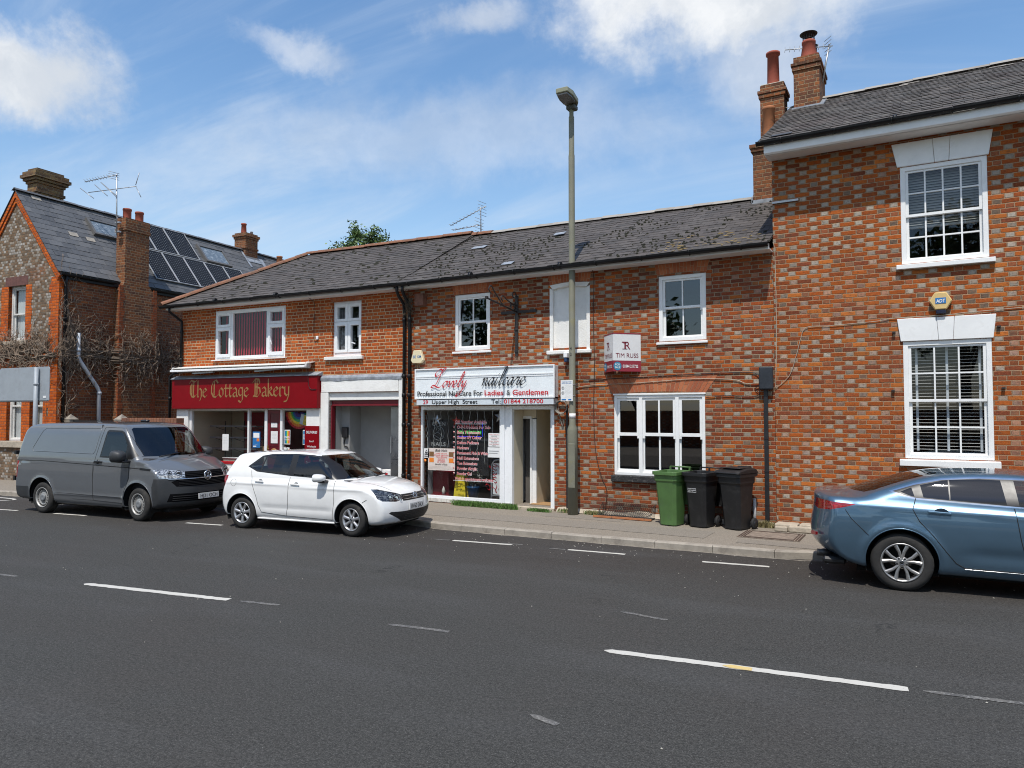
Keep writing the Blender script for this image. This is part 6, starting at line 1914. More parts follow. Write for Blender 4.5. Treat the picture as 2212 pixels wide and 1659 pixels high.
mb = MB(); pot(mb, (-2.17, 2.98, 9.92), .175, .13, .40, .015); part('chimney_pot', mb, M['pot_red'], C2)
mb = MB(); pot(mb, (-2.17, 3.5, 9.92), .16, .12, .34, .02); part('chimney_pot', mb, M['pot_red'], C2)
mb = MB()
for k in range(14):
 a = k * 2 * math.pi / 14
 mb.tube([(-2.17 + .11 * math.cos(a), 2.98 + .11 * math.sin(a), 10.32), (-2.17 + .13 * math.cos(a), 2.98 + .13 * math.sin(a), 10.47)], .006, 4)
for z in (10.36, 10.40, 10.44): mb.lathe([(.122, 0), (.126, .004), (.126, -.004)], (-2.17, 2.98, z), 'z', 18, closed=True)
mb.lathe([(.18, 0), (.185, .012), (.10, .055), (0, .07)], (-2.17, 2.98, 10.47), 'z', 22)
part('cowl', mb, M['iron'], C2)
mb = MB(); mb.lathe([(.10, 0), (.11, .18), (.13, .19), (0, .23)], (-2.17, 3.5, 10.25), 'z', 16); part('cowl', mb, M['iron'], C2)
mb = MB(); mb.prism([(2.72, 8.72), (2.72, 8.80), (3.4, 9.17), (3.8, 9.0), (3.8, 8.85), (3.4, 9.05)], 'x', -1.938, -1.85); mb.box(-2.5, -1.85, 2.70, 2.747, 8.66, 8.80); part('lead_flashing', mb, M['lead'], C2)
AE = FM.thing('tv_aerial', 'small toothed aerial clamped beside the capped chimney pot on the tall house', 'aerial', -1.85, 3.3, 9.6)
mb = MB(); mb.tube([(-1.93, 3.2, 9.45), (-1.78, 3.25, 10.28)], .02, 6); part('mast', mb, M['metal'], AE)
mb = MB()
A1, B1 = Vector((-2.62, 2.7, 10.12)), Vector((-1.72, 3.3, 10.25))
mb.tube([A1, B1], .012, 5)
for k in range(9):
 p = A1.lerp(B1, k / 10)
 mb.tube([p + Vector((0, -.03, -.07)), p + Vector((0, .03, .08))], .007, 4)
for k in range(5):
 p = A1.lerp(B1, .9)
 mb.tube([p + Vector((-.08, .1, -.15 + k * .08)), p + Vector((.08, -.1, -.15 + k * .08))], .007, 4)
part('boom', mb, M['metal'], AE)
HX = FM.thing('alarm_box', 'hexagonal yellow alarm box with a blue label between the two tall house windows', 'alarm box', .17, 0, 3.81)
mb = MB()
hexa = [(.17 + .165 * math.cos(a), 4.01 + .165 * math.sin(a)) for a in [k * math.pi / 3 for k in range(6)]]
mb.prism(hexa, 'y', -.10, -.006)
part('cover', mb, simple('straw_plastic', (0.66, 0.47, 0.20), 0.4, 0.05, 4), HX, bevel=.015)
mb = MB(); mb.box(.095, .245, -.106, -.102, 3.965, 4.06); part('label', mb, INK['blue'], HX)
mb = MB(); text_on(mb, 'ADT', .17, 3.98, .08, -.110, bold=.02, shear=.1, fit=.13); part('lettering', mb, INK['white'], HX, recalc=False)
mb = MB(); mb.box(.10, .24, -.095, -.006, 3.80, 3.866); part('strobe', mb, simple('navy_lens', (0.012, 0.015, 0.04), 0.2), HX, bevel=.012)
mb = MB()
mb.tube(spline([(-2.45, -.02, 5.3), (-2.42, -.02, 5.1), (-2.41, -.02, 4.3), (-2.41, -.02, 3.5), (-2.43, -.02, 2.9), (-2.44, -.02, 2.62)], 6), .006, 4)
mb.tube(spline([(-2.44, -.02, 2.62), (-2.2, -.02, 2.85), (-2.08, -.02, 3.2), (-2.0, -.02, 3.5), (-1.9, -.02, 3.7), (-1.5, -.02, 3.71), (-.8, -.02, 3.74), (-.5, -.02, 3.775), (.2, -.045, 3.775), (.5, -.045, 3.80), (1.0, -.02, 3.82), (3.0, -.02, 3.9)], 7), .006, 4)
tag(part('cable', mb, simple('pale_cream_cable', (0.42, 0.36, 0.28), 0.6), None), 'thin pale cable crossing the tall house wall under the yellow alarm box', 'cable')
mb = MB(); mb.box(-2.45, -2.0, -.05, -.008, 6.0, 6.035); tag(part('iron_strap', mb, M['metal'], None), 'flat iron strap fixed high on the tall house corner beside the low roof', 'strap')
mb = MB()
for (x, z) in ((-.52, 3.53), (-.55, 2.55), (.96, 3.55), (1.0, 2.57)): mb.box(x - .025, x + .025, -.06, -.005, z - .012, z + .012)
part('shutter_hook', mb, M['iron'], TL)
# worn stone step at the foot of the wall
ST = FM.thing('stone_step', 'broken pale stone step at the foot of the tall house behind the blue car', 'step', -1.9, -.2, .12)
mb = MB()
for (a, b, y0_, y1_, z_) in ((-2.44, -2.05, -.36, -.04, .235), (-2.04, -1.35, -.32, -.04, .24), (-2.42, -2.2, -.46, -.365, .20), (-2.19, -1.4, -.44, -.33, .215)):
 mb.box(a + .006, b - .006, y0_, y1_, .11, z_)
part('slab', mb, M['stone'], ST, bevel=.02, segs=2)
# ================================================================== gabled house on the left
H = FH.thing('gabled_house', 'gabled house with mottled grey brick front, orange brick corners and solar panels', 'building', -.44)
ZE = 6.42
wl = MB()
XLh, XRh, XA, ZA = -2.62, 1.72, -.44, 9.12
hops = [(-.74, .13, 4.42, 6.14), (-.69, .06, 1.32, 3.10), (.46, 1.10, 1.32, 3.10)]
wl.slab(XLh, XRh, 0, 6.3, hops, 0, .24)
wl.add([(XLh, 0, 6.3), (XRh, 0, 6.3), (XA, 0, ZA - .12)], [(0, 1, 2)])
wl.quad((XLh, 0, 0), (XLh, 12, 0), (XLh, 12, 6.3), (XLh, 0, 6.3))
part('front_wall', wl, M['brick_gable'], H, recalc=False)
mb = MB()
mb.quad((XRh, 0.0, 0), (XRh, 12, 0), (XRh, 12, 6.4), (XRh, 0.0, 6.4)); mb.quad((XLh, 12, 0), (XRh, 12, 0), (XRh, 12, 6.4), (XLh, 12, 6.4))
mb.add([(XLh, 12, 6.3), (XRh, 12, 6.3), (XA, 12, ZA - .1)], [(0, 1, 2)])
part('side_wall', mb, M['brick_house'], H, recalc=False)
room(H, XLh + .1, XRh - .1, .245, 3.0, 3.9, 6.3, 'white_room'); room(H, XLh + .1, XRh - .1, .245, 3.0, .4, 3.6, 'white_room')
# quoins, bands, sills
mb = MB()
r7 = random.Random(17)
z = 0.1
k = 0
while z < 6.28:
 w_ = .44 if k % 2 else .36
 mb.box(XRh - w_, XRh + .012, -.014, .24, z, min(z + .249, 6.28) - .001)
 z += .249; k += 1
for (a, b, z0, z1) in ((-1.10, -.74, 4.42, 6.14), (.13, .41, 4.42, 6.14), (.06, .46, 1.32, 3.10), (-1.05, -.69, 1.32, 3.10), (1.10, 1.27, 1.32, 3.10)):
 z = z0; k = 0
 while z < z1 - .02:
  q = min(z + .249, z1)
  e = .03 if k % 2 and not (a == .06) else 0
  mb.box(a - (e if b < 0 and b != .06 else 0), b + (e if a == .13 else 0), -.012, .16, z, q - .001)
  z = q; k += 1
mb.box(-2.6, 1.27, -.012, .1, 3.55, 3.90); mb.box(-2.6, 1.33, -.045, .1, 3.905, 3.98)
part('orange_quoin', mb, M['brick_quoin'], H)
M['lintel'] = simple('purple_brick_lintel', (0.13, 0.055, 0.045), 0.85, 0.2, 9, bump=.5)
mb = MB(); mb.box(-.90, .22, -.016, .16, 6.145, 6.43); part('lintel', mb, M['lintel'], H)
mb = MB(); mb.box(-1.2, 1.27, -.02, .1, 3.11, 3.30); part('lintel', mb, M['lintel'], H)
mb = MB(); mb.box(-1.2, 1.3, -.09, .12, 1.12, 1.315); part('sill', mb, M['stone'], H, bevel=.01)
mb = MB(); mb.box(-.95, .28, -.075, .12, 4.30, 4.415); part('sill', mb, M['stone'], H, bevel=.01)
for (a, b, c, d, sp) in ((-.74, .13, 4.42, 6.14, .5), (-.69, .06, 1.32, 3.10, .62), (.46, 1.10, 1.32, 3.10, .62)):
 w = sash_window(H, a, b, c, d, .10, 1, 1, 1, 'white_old', .07, .05, .03, sp, None, 'glass_net', False)
 mb = MB(); n = 18
 vs = []
 for k in range(n + 1):
  x = a + .09 + (b - a - .18) * k / n
  vs += [(x, .225 + .008 * math.sin(k * 2.1), c + .05), (x, .225 + .008 * math.sin(k * 2.1 + .4), d - .05)]
 mb.add(vs, [(2 * k, 2 * k + 2, 2 * k + 3, 2 * k + 1) for k in range(n)])
 part('net_curtain', mb, simple('net_curtain', (0.62, 0.63, 0.62), 0.9, 0.06, 3), w, recalc=False)
# barge boards / verge tiles in orange
mb = MB()
for sx in (1, -1):
 for (o0, o1, pr) in ((0.0, .10, .07), (.115, .20, .04)):
  hw = XRh - XA
  p = [(XA + sx * (hw + .12), 6.30), (XA, 9.10)]
  dx, dz = p[1][0] - p[0][0], p[1][1] - p[0][1]
  L = math.hypot(dx, dz)
  nx, nz = -dz / L * sx, dx / L * sx
  if nz > 0: nx, nz = -nx, -nz
  A1 = (p[0][0] + nx * o0, p[0][1] + nz * o0); B1 = (p[1][0], p[1][1] - o0 * L / abs(dx)); B2 = (p[1][0], p[1][1] - o1 * L / abs(dx)); A2 = (p[0][0] + nx * o1, p[0][1] + nz * o1)
  mb.prism([A1, B1, B2, A2], 'y', -pr, .02)
part('verge_brick', mb, M['brick_quoin'], H)
# roof: right slope is the one we see
eF, eB_, rF, rB = (1.80, -.10, ZE), (1.80, 12, ZE), (XA, -.10, 9.16), (XA, 12, 9.16)
rf = MB(); slates(rf, eF, eB_, rF, rB, .235, .42, seed=51, jit=.006, lift=.014)
rf.quad((1.78, -.08, ZE - .02), (1.78, 12, ZE - .02), (XA, 12, 9.13), (XA, -.08, 9.13))
rf.quad((XA, -.10, 9.15), (XA, 12, 9.15), (-2.72, 12, ZE - .02), (-2.72, -.10, ZE - .02))
RH = part('roof', rf, M['slate_house'], H, recalc=False)
rt = MB(); ridge_tiles(rt, (XA, -.12, 9.17), (XA, 12, 9.17), .5, .12, seed=9, ang=True); part('dark_ridge', rt, M['slate_house'], RH)
gu = MB(); gutter(gu, (1.86, 2.9, 6.36), (1.86, 12, 6.36), .06, brackets=1.0); gutter(gu, (1.86, -.05, 6.36), (1.86, 1.75, 6.36), .06, brackets=1.0); gu.box(1.735, 1.80, 0.02, 12, 6.22, 6.39)
part('gutter', gu, M['black_gutter'], H, recalc=False)
u_ = (Vector(rF) - Vector(eF)); Lr = u_.length; u_.normalize(); dY = Vector((0, 1, 0)); nr = dY.cross(u_).normalized()
if nr.z < 0: nr = -nr
def rp(d, t, o=0.0):
 return Vector((1.80, d, ZE)) + u_ * (t * Lr) + nr * o
def roof_frame(mb, d0, d1, t0, t1, o0, o1, w):
 for (a, b, c, e) in ((d0, d0 + w, t0, t1), (d1 - w, d1, t0, t1), (d0 + w, d1 - w, t0, t0 + w / Lr), (d0 + w, d1 - w, t1 - w / Lr, t1)):
  mb.add([rp(a, c, o0), rp(b, c, o0), rp(b, e, o0), rp(a, e, o0), rp(a, c, o1), rp(b, c, o1), rp(b, e, o1), rp(a, e, o1)], [(0, 1, 2, 3), (7, 6, 5, 4), (0, 4, 5, 1), (3, 2, 6, 7), (0, 3, 7, 4), (1, 5, 6, 2)])
m, t, b = new_mat('solar_cell_glass')
co = t.n('ShaderNodeTexCoord').outputs['UV']
x, y, z = t.sep(co)
fx, fy = t.m('FRACT', t.m('MULTIPLY', x, 9.0)), t.m('FRACT', t.m('MULTIPLY', y, 14.0))
ex = t.m('MINIMUM', fx, t.m('SUBTRACT', 1.0, fx)); ey = t.m('MINIMUM', fy, t.m('SUBTRACT', 1.0, fy))
gr = t.m('MAXIMUM', t.m('LESS_THAN', ex, .03), t.m('LESS_THAN', ey, .03))
dm = t.m('LESS_THAN', t.m('ADD', ex, ey), .16)
c = t.mix(t.m('MULTIPLY', gr, .25), (0.007, 0.007, 0.008), (0.24, 0.25, 0.26))
c = t.mix(t.m('MULTIPLY', dm, .55), c, (0.5, 0.5, 0.5))
sp = t.noise(t.n('ShaderNodeTexCoord').outputs['Object'], 14, 7, .75)
c = t.mix(t.m('MULTIPLY', t.smooth(sp, .58, .72), .35), c, (0.5, 0.5, 0.48))
t.put(b.inputs['Base Color'], c); b.inputs['Roughness'].default_value = .3; b.inputs['Specular IOR Level'].default_value = .12
M['solar'] = m
for (d0, d1, t0, t1) in [(3.48 + .94 * k, 3.48 + .94 * (k + 1), .125, .555) for k in range(5)] + [(3.30 + .97 * k, 3.30 + .97 * (k + 1), .575, .985) for k in range(3)]:
 mb = MB(); roof_frame(mb, d0, d1 - .012, t0, t1, .05, .09, .022)
 P = part('solar_panel', mb, simple('panel_frame', (0.45, 0.455, 0.46), 0.4, 0.05, 5, metal=.3), H)
 mb = MB(); mb.add([rp(d0 + .03, t0 + .03 / Lr, .075), rp(d1 - .042, t0 + .03 / Lr, .075), rp(d1 - .042, t1 - .03 / Lr, .075), rp(d0 + .03, t1 - .03 / Lr, .075)], [(0, 1, 2, 3)])
 o = part('cells', mb, M['solar'], P, recalc=False)
 uv = o.data.uv_layers.new(name='UVMap')
 for i, q in enumerate(((0, 0), (1, 0), (1, 1), (0, 1))): uv.data[i].uv = q
for (d0, d1, t0, t1) in ((1.92, 3.14, .60, .82), (6.52, 7.82, .585, .85)):
 mb = MB(); roof_frame(mb, d0, d1, t0, t1, .0, .12, .085)
 S = part('skylight', mb, simple('bronze_grey_cladding', (0.11, 0.105, 0.10), 0.5, 0.1, 5), H, bevel=.006)
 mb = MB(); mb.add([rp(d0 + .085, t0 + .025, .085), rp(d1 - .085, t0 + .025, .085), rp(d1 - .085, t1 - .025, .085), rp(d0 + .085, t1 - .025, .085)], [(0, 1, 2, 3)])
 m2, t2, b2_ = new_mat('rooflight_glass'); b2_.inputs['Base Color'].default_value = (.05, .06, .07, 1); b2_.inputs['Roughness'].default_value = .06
 t2.put(b2_.inputs['Base Color'], t2.mix(t2.smooth(t2.noise(None, 8.0, 6, .7), .45, .75), (.12, .15, .18), (.38, .42, .45)))  # pale blue-grey patches put the reflected sky into the glass colour
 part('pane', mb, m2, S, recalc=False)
M['pale_slate'] = simple('pale_buff_slate', (0.30, 0.27, 0.23), 0.8, 0.15, 9)
for (d, t_) in ((1.0, .52), (.35, .93), (1.55, .50)):
 mb = MB(); mb.add([rp(d, t_, .024), rp(d + .3, t_, .024), rp(d + .3, t_ + .05, .026), rp(d, t_ + .05, .026)], [(0, 1, 2, 3)])
 part('pale_slate', mb, M['pale_slate'], RH)
# chimneys
M['brick_dull'] = brick_mat('dull_orange_brick', [(0.27, 0.075, 0.035), (0.22, 0.062, 0.032)], [(0.25, 0.07, 0.034), (0.2, 0.06, 0.03)], (0.25, 0.12, 0.07), h=0.083, seed=22.0, dark=0.1)
CH = MB(); stack(CH, -1.45, -.95, .9, 1.8, 7.2, 10.25, [(9.45, .09, .04), (9.75, .08, .04), (9.84, .08, .10), (9.93, .10, .16), (10.04, .10, .11)])
part('chimney', CH, M['brick_sooty'], H)
CH = MB()
CH.prism([(1.722, .1), (2.02, .1), (2.02, 6.25), (1.722, 6.25)], 'y', 1.78, 3.25) if False else None
CH.box(1.722, 1.98, 1.80, 3.16, .1, 6.05)
CH.add([(1.722, 1.80, 6.051), (1.98, 1.80, 6.051), (1.98, 3.16, 6.051), (1.722, 3.16, 6.051), (1.722, 1.96, 6.42), (1.98, 1.96, 6.42), (1.98, 2.84, 6.42), (1.722, 2.84, 6.42)], [(0, 1, 5, 4), (1, 2, 6, 5), (2, 3, 7, 6), (3, 0, 4, 7)])
stack(CH, 1.55, 1.98, 1.96, 2.84, 6.421, 8.52, [(8.10, .08, .03), (8.19, .30, .012)])
C = part('chimney', CH, M['brick_stack'], H)
mb = MB()
for k in range(24):
 z = .3 + k * .25
 mb.box(1.93, 1.99, 1.79, 1.92 if k % 2 else 1.97, z, z + .24)
part('corner_brick', mb, M['brick_dull'], C)
mb = MB()
for k in range(24): mb.box(1.93, 1.99, 3.04 if k % 2 else 2.98, 3.17, .3 + k * .25, .54 + k * .25)
part('corner_brick', mb, M['brick_dull'], C)
for d in (2.15, 2.60):
 mb = MB(); pot(mb, (1.78, d, 8.52), .125, .125, .34, .012); part('chimney_pot', mb, M['pot_red'], C)
CH = MB(); stack(CH, -.85, -.22, 9.25, 9.95, 8.0, 9.92, [(9.22, .08, .03), (9.66, .08, .03), (9.75, .10, .07)])
C = part('chimney', CH, M['brick_stack'], H)
mb = MB(); pot(mb, (-.58, 9.5, 9.92), .12, .10, .46, .02); part('chimney_pot', mb, M['pot_red'], C)
mb = MB(); mb.lathe([(.06, 0), (.06, .12), (.07, .13), (0, .16)], (-.38, 9.75, 9.92), 'z', 12); part('flue', mb, M['galv'], C)
mb = MB()
for (d0, d1, t0, t1) in ((9.1, 9.22, .70, .98), (9.98, 10.2, .70, .9), (9.2, 10.0, .80, .86)):
 mb.add([rp(d0, t0, .03), rp(d1, t0, .03), rp(d1, t1, .03), rp(d0, t1, .03)], [(0, 1, 2, 3)])
part('lead_flashing', mb, M['lead'], RH, recalc=False)
CH = MB(); stack(CH, .55, 1.05, 10.0, 10.5, 6.2, 8.40, [(8.2, .1, .05)])
C = part('chimney', CH, M['brick_stack'], H)
mb = MB(); pot(mb, (.80, 10.2, 8.40), .15, .115, .56, .015); part('chimney_pot', mb, M['pot_orange'], C)
# rainwater and soil pipes
mb = MB(); pipe(mb, [(1.84, .16, 6.3), (1.78, .16, 6.1), (1.78, .16, .2)], .045, [(1.78, .16, z) for z in (5.0, 3.4, 2.0)]); part('downpipe', mb, M['black_gutter'], H)
mb = MB()
pipe(mb, [(1.84, .55, 4.62), (1.84, .56, 3.9), (1.84, .60, 3.80), (1.84, 1.20, 2.98), (1.84, 1.26, 2.86), (1.84, 1.28, .3)], .058, [(1.84, .56, 4.1), (1.84, 1.27, 2.8), (1.84, 1.28, 1.9)])
part('soil_pipe', mb, simple('pale_grey_pipe', (0.46, 0.48, 0.51), 0.45, 0.06, 5), H)
mb = MB(); pipe(mb, [(1.76, 1.95, 2.62), (1.76, 2.0, .2)], .02); pipe(mb, [(1.76, 1.9, 2.66), (1.76, 4.5, 2.6)], .015); part('copper_pipe', mb, M['pot_orange'], H)
# aerial on the side chimney
AE = FH.thing('tv_aerial', 'large aerial with crossed rods strapped to the side chimney of the gabled house', 'aerial', 1.8, 1.75, 8.0)
mb = MB(); mb.tube([(1.80, 1.78, 7.9), (1.77, 1.75, 9.9)], .022, 6); mb.box(1.7, 1.9, 1.77, 1.86, 8.0, 8.05); mb.box(1.7, 1.9, 1.77, 1.86, 8.3, 8.35); part('mast', mb, M['metal'], AE)
mb = MB(); mb.tube([(.25, 1.72, 9.84), (1.85, 1.72, 9.86)], .014, 5)
for k in range(9): mb.tube([(.27 + k * .14, 1.66, 9.91), (.28 + k * .14, 1.78, 9.83)], .008, 4)
for k in range(4): mb.tube([(1.64, 1.55, 9.75 + k * .07), (1.70, 1.9, 9.75 + k * .07)], .008, 4)
part('toothed_boom', mb, M['metal'], AE)
mb = MB(); mb.tube([(.45, 1.72, 9.46), (2.75, 1.72, 9.36)], .014, 5)
for (a, b) in (((.02, 9.66), (.72, 9.23)), ((.75, 9.68), (1.4, 9.22)), ((1.05, 9.72), (1.85, 9.12)), ((1.1, 9.69), (1.86, 9.16)), ((2.72, 9.40), (2.88, 9.78)), ((2.75, 9.33), (2.98, 8.98))):
 mb.tube([(a[0], 1.72, a[1]), (b[0], 1.72, b[1])], .012, 4)
part('rod_boom', mb, M['metal'], AE)
# road sign seen from the back
SG = FH.thing('road_sign', 'large grey road sign seen from behind on one round post beside the van', 'road sign', 2.45, -.9, .1)
mb = MB(); mb.prism([(.66, 2.50), (2.86, 2.50), (2.91, 2.55), (2.91, 3.43), (2.86, 3.48), (.66, 3.48), (.61, 3.43), (.61, 2.55)], 'y', -.98, -.965); part('panel', mb, M['galv'], SG, bevel=.004)
mb = MB()
for z in (3.40, 2.99, 2.55): mb.box(.66, 2.86, -.964, -.93, z, z + .035)
mb.box(.64, 2.88, -1.0, -.981, 2.52, 2.545)
part('rail', mb, simple('dark_grey_rail', (0.12, 0.13, 0.14), 0.5, 0.1, 6), SG)
mb = MB(); mb.tube([(2.45, -1.06, .1), (2.45, -1.06, 3.46)], .058, 14); mb.lathe([(.066, -.03), (.07, 0), (.066, .03)], (2.45, -1.06, 2.99), 'z', 14); part('post', mb, M['galv'], SG)
mb = MB(); mb.box(2.66, 2.78, -.988, -.981, 2.60, 2.66); part('sticker', mb, M['paper'], SG)
# gate, posts and wall between the two buildings
def gpost(s, label):
 o = FH.thing('gate_post', label, 'gate post', s, .3, .1, 'weathered timber gate posts')
 mb = MB(); mb.box(s - .15, s + .15, .18, .46, .1, 1.99); part('post', mb, M['wood'], o, bevel=.008)
 mb = MB(); mb.add([(s - .16, .17, 1.991), (s + .16, .17, 1.991), (s + .16, .47, 1.991), (s - .16, .47, 1.991), (s, .32, 2.15)], [(0, 1, 4), (1, 2, 4), (2, 3, 4), (3, 0, 4), (3, 2, 1, 0)]); part('cap', mb, M['wood'], o)
M['wood'] = simple('grey_weathered_timber', (0.24, 0.21, 0.175), 0.9, 0.25, 8, bump=.4, bscale=25)
gpost(1.92, 'weathered grey timber gate post with a pointed cap beside the gabled house corner'); gpost(4.18, 'weathered grey timber gate post with a pointed cap beside the low brick wall')
GT = FH.thing('gate', 'pale boarded yard gate with a dark top rail between the timber posts', 'gate', 3.05, .3, .12)
mb = MB()
for k in range(16): mb.box(2.10 + k * .121, 2.10 + k * .121 + .115, .30, .33, .2, 1.90)
part('boards', mb, simple('pale_painted_board', (0.5, 0.49, 0.46), 0.8, 0.12, 6), GT)
mb = MB(); mb.box(2.09, 4.02, .28, .345, 1.905, 1.96); part('top_rail', mb, M['black'], GT)
M['cope'] = island_mat('weathered_brick_coping', [(0.20, 0.085, 0.05), (0.26, 0.11, 0.06), (0.15, 0.07, 0.05)], 0.9, 0.4, 25, 0.5, spec=0.2)
GW = FH.thing('garden_wall', 'low red brick yard wall between the timber gate post and the bakery', 'wall', 5.4, .3, 0)
mb = MB(); mb.box(4.34, 6.55, .2, .43, 0, 1.9); part('wall', mb, M['brick_bake'], GW)
mb = MB()
for k in range(20): mb.box(4.34 + k * .1105 + .004, 4.34 + (k + 1) * .1105 - .004, .185, .445, 1.903, 2.04)
part('coping', mb, M['cope'], GW, bevel=.006)
# ================================================================== bare climbing vine on the gabled house
VINE = FH.thing('climbing_vine', 'leafless climbing vine trained along the gabled house front and its dark side wall', 'climbing plant', 1.75, 0, .1)
rv = random.Random(77)
stems, twigs = MB(), MB()
def wander(p, d, L, wall, step=.09, curl=.35, sag=0.0):
 """a twig creeping over a wall: wall = 'front' (varies s) or 'side' (varies d)"""
 pts = [Vector(p)]
 a = d
 n = int(L / step)
 off = rv.uniform(.02, .12)
 for k in range(n):
  a += rv.gauss(0, curl)
  o = off + .05 * math.sin(k * .7) + k * step * rv.uniform(0.0, .10)
  q = pts[-1]
  dx, dz = math.cos(a) * step, math.sin(a) * step + sag
  if wall == 'front':
   pts.append(Vector((q.x + dx, -o, q.z + dz)))
  else:
   pts.append(Vector((1.73 + o + (.26 if 1.75 < q.y + dx < 3.2 and q.z < 6.2 else 0), max(.0, q.y + dx), q.z + dz)))
 return pts
def taper(pts, r0, r1): return [r0 + (r1 - r0) * i / (len(pts) - 1) for i in range(len(pts))]
mains = []
for k in range(7):
 z = 3.98 + .06 * rv.uniform(-1, 1)
 pts = [Vector((1.73 + .08 + (.26 if 1.72 < d < 3.22 else 0) + .03 * math.sin(d * 2 + k), d, z + .10 * math.sin(d * 1.3 + k * 1.7) - .16 * d * (.05 if k < 4 else .55) + .02 * k)) for d in np.arange(.05, 4.6, .12)]
 mains.append(('side', pts)); stems.tube(pts, taper(pts, .032 - .002 * k, .010), 5)
for k in range(5):
 pts = [Vector((s, -.08 - .04 * math.sin(s * 3 + k), 4.0 + .10 * math.sin(s * 2.2 + k * 1.3) - .05 * k)) for s in np.arange(1.72, -2.5, -.12)]
 mains.append(('front', pts)); stems.tube(pts, taper(pts, .03, .012), 5)
pts = [Vector((1.80, .22 + .04 * math.sin(z * 3), z)) for z in np.arange(.2, 6.2, .15)]
mains.append(('side', pts)); stems.tube(pts, taper(pts, .028, .01), 5)
pts = [Vector((1.80 + .03 * math.sin(z * 4), .30 + .08 * math.sin(z * 2), z)) for z in np.arange(3.9, 6.3, .12)]
mains.append(('side', pts)); stems.tube(pts, taper(pts, .02, .008), 5)
for w, pts in mains:
 n = 44 if w == 'side' else 42
 for k in range(n):
  p = rv.choice(pts)
  if w == 'side' and p.z > 5.3 and rv.random() < .5: continue
  up = rv.random() < (.55 if w == 'side' else .7)
  a = (rv.uniform(.3, 2.8) if up else rv.uniform(-2.7, -.4))
  L = rv.uniform(.3, 1.15)
  tp = wander(p, a, L, w, .08, .24, 0.0 if up else -.004)
  twigs.tube(tp, taper(tp, rv.uniform(.010, .016), .005), 3)
  for j in range(3):
   q = rv.choice(tp[1:])
   t2 = wander(q, a + rv.gauss(0, .9), L * .45, w, .07, .3)
   if len(t2) > 2: twigs.tube(t2, taper(t2, .008, .0045), 3)
part('stem', stems, simple('vine_bark', (0.15, 0.115, 0.085), 0.9, 0.3, 12, bump=.5), VINE)
part('twigs', twigs, simple('dry_vine_twig', (0.25, 0.185, 0.135), 0.9, 0.3, 8), VINE, recalc=False)
VINE.children[1]['kind'] = 'stuff'
# ================================================================== lamp post
LP = thing('street_lamp', 'tall lichen-stained grey street lamp post standing in front of the blocked white window', 'street lamp', (-6.375, 13.62, .108))
def lp(name, mb, mat, par=LP, **k): return mb.build(name, mat, par, off=(0, 0, 0), **k)
M['lamp_col'] = simple('lichened_grey_column', (0.175, 0.172, 0.13), 0.75, 0.1, 3, dirt=(0.20, 0.185, 0.085), dscale=3.2, damt=.85, bump=.3, bscale=50)
mb = MB()
mb.lathe([(.105, 0), (.105, 1.70), (.098, 1.76), (.066, 1.84), (.064, 7.4), (.057, 7.44), (.057, 8.22), (.046, 8.24), (.044, 8.44)], (0, 0, 0), 'z', 20)
lp('column', mb, M['lamp_col'])
mb = MB(); mb.box(-.05, .10, -.113, -.09, .55, 1.45); lp('access_door', mb, M['lamp_col'], bevel=.01)
mb = MB()
top = [(-.15, .02), (-.17, -.30), (-.13, -.52), (.13, -.52), (.17, -.30), (.15, .02), (.08, .14), (-.08, .14)]
mb.prism([(a, b) for a, b in top], 'z', 8.66, 8.75)
for i, v in enumerate(mb.v):
 k = (v[1] - .14) / -.66
 mb.v[i] = (v[0], v[1], v[2] + (.03 if v[2] > 8.7 else .0) * math.sin(max(0, k) * 2.6) + .10 * k)
HD = lp('lamp_head', mb, simple('pale_olive_casting', (0.25, 0.25, 0.17), 0.5, 0.08, 5), bevel=.012)
mb = MB(); mb.prism([(-.13, -.10), (-.145, -.30), (-.11, -.49), (.11, -.49), (.145, -.30), (.13, -.10)], 'z', 8.63, 8.659)
for i, v in enumerate(mb.v):
 mb.v[i] = (v[0], v[1], v[2] + .10 * (v[1] - .14) / -.66 - .005)
lp('lens', mb, simple('grey_lamp_lens', (0.18, 0.18, 0.18), 0.2, 0.08, 5), HD)
mb = MB(); mb.box(-.10, .10, -.07, .13, 8.55, 8.655); lp('gear_box', mb, simple('dark_olive_casting', (0.07, 0.07, 0.055), 0.6, 0.1, 6), HD, bevel=.02)
mb = MB(); mb.lathe([(.05, 0), (.05, .07), (0, .09)], (.0, .02, 8.77), 'z', 12); lp('photocell', mb, simple('cell_cap', (0.2, 0.2, 0.17), 0.5), HD)
HD.scale = (1.0, .9, .95); HD.location = (0, 0, .25)
mb = MB(); text_on(mb, '4', .0, 3.36, .09, -.068); text_on(mb, '2', .0, 3.24, .09, -.068); lp('number', mb, INK['black'], recalc=False)
mb = MB(); mb.lathe([(.067, 2.28 - .12), (.0675, 2.28 + .1)], (0, 0, -.03 + .0), 'z', 20)
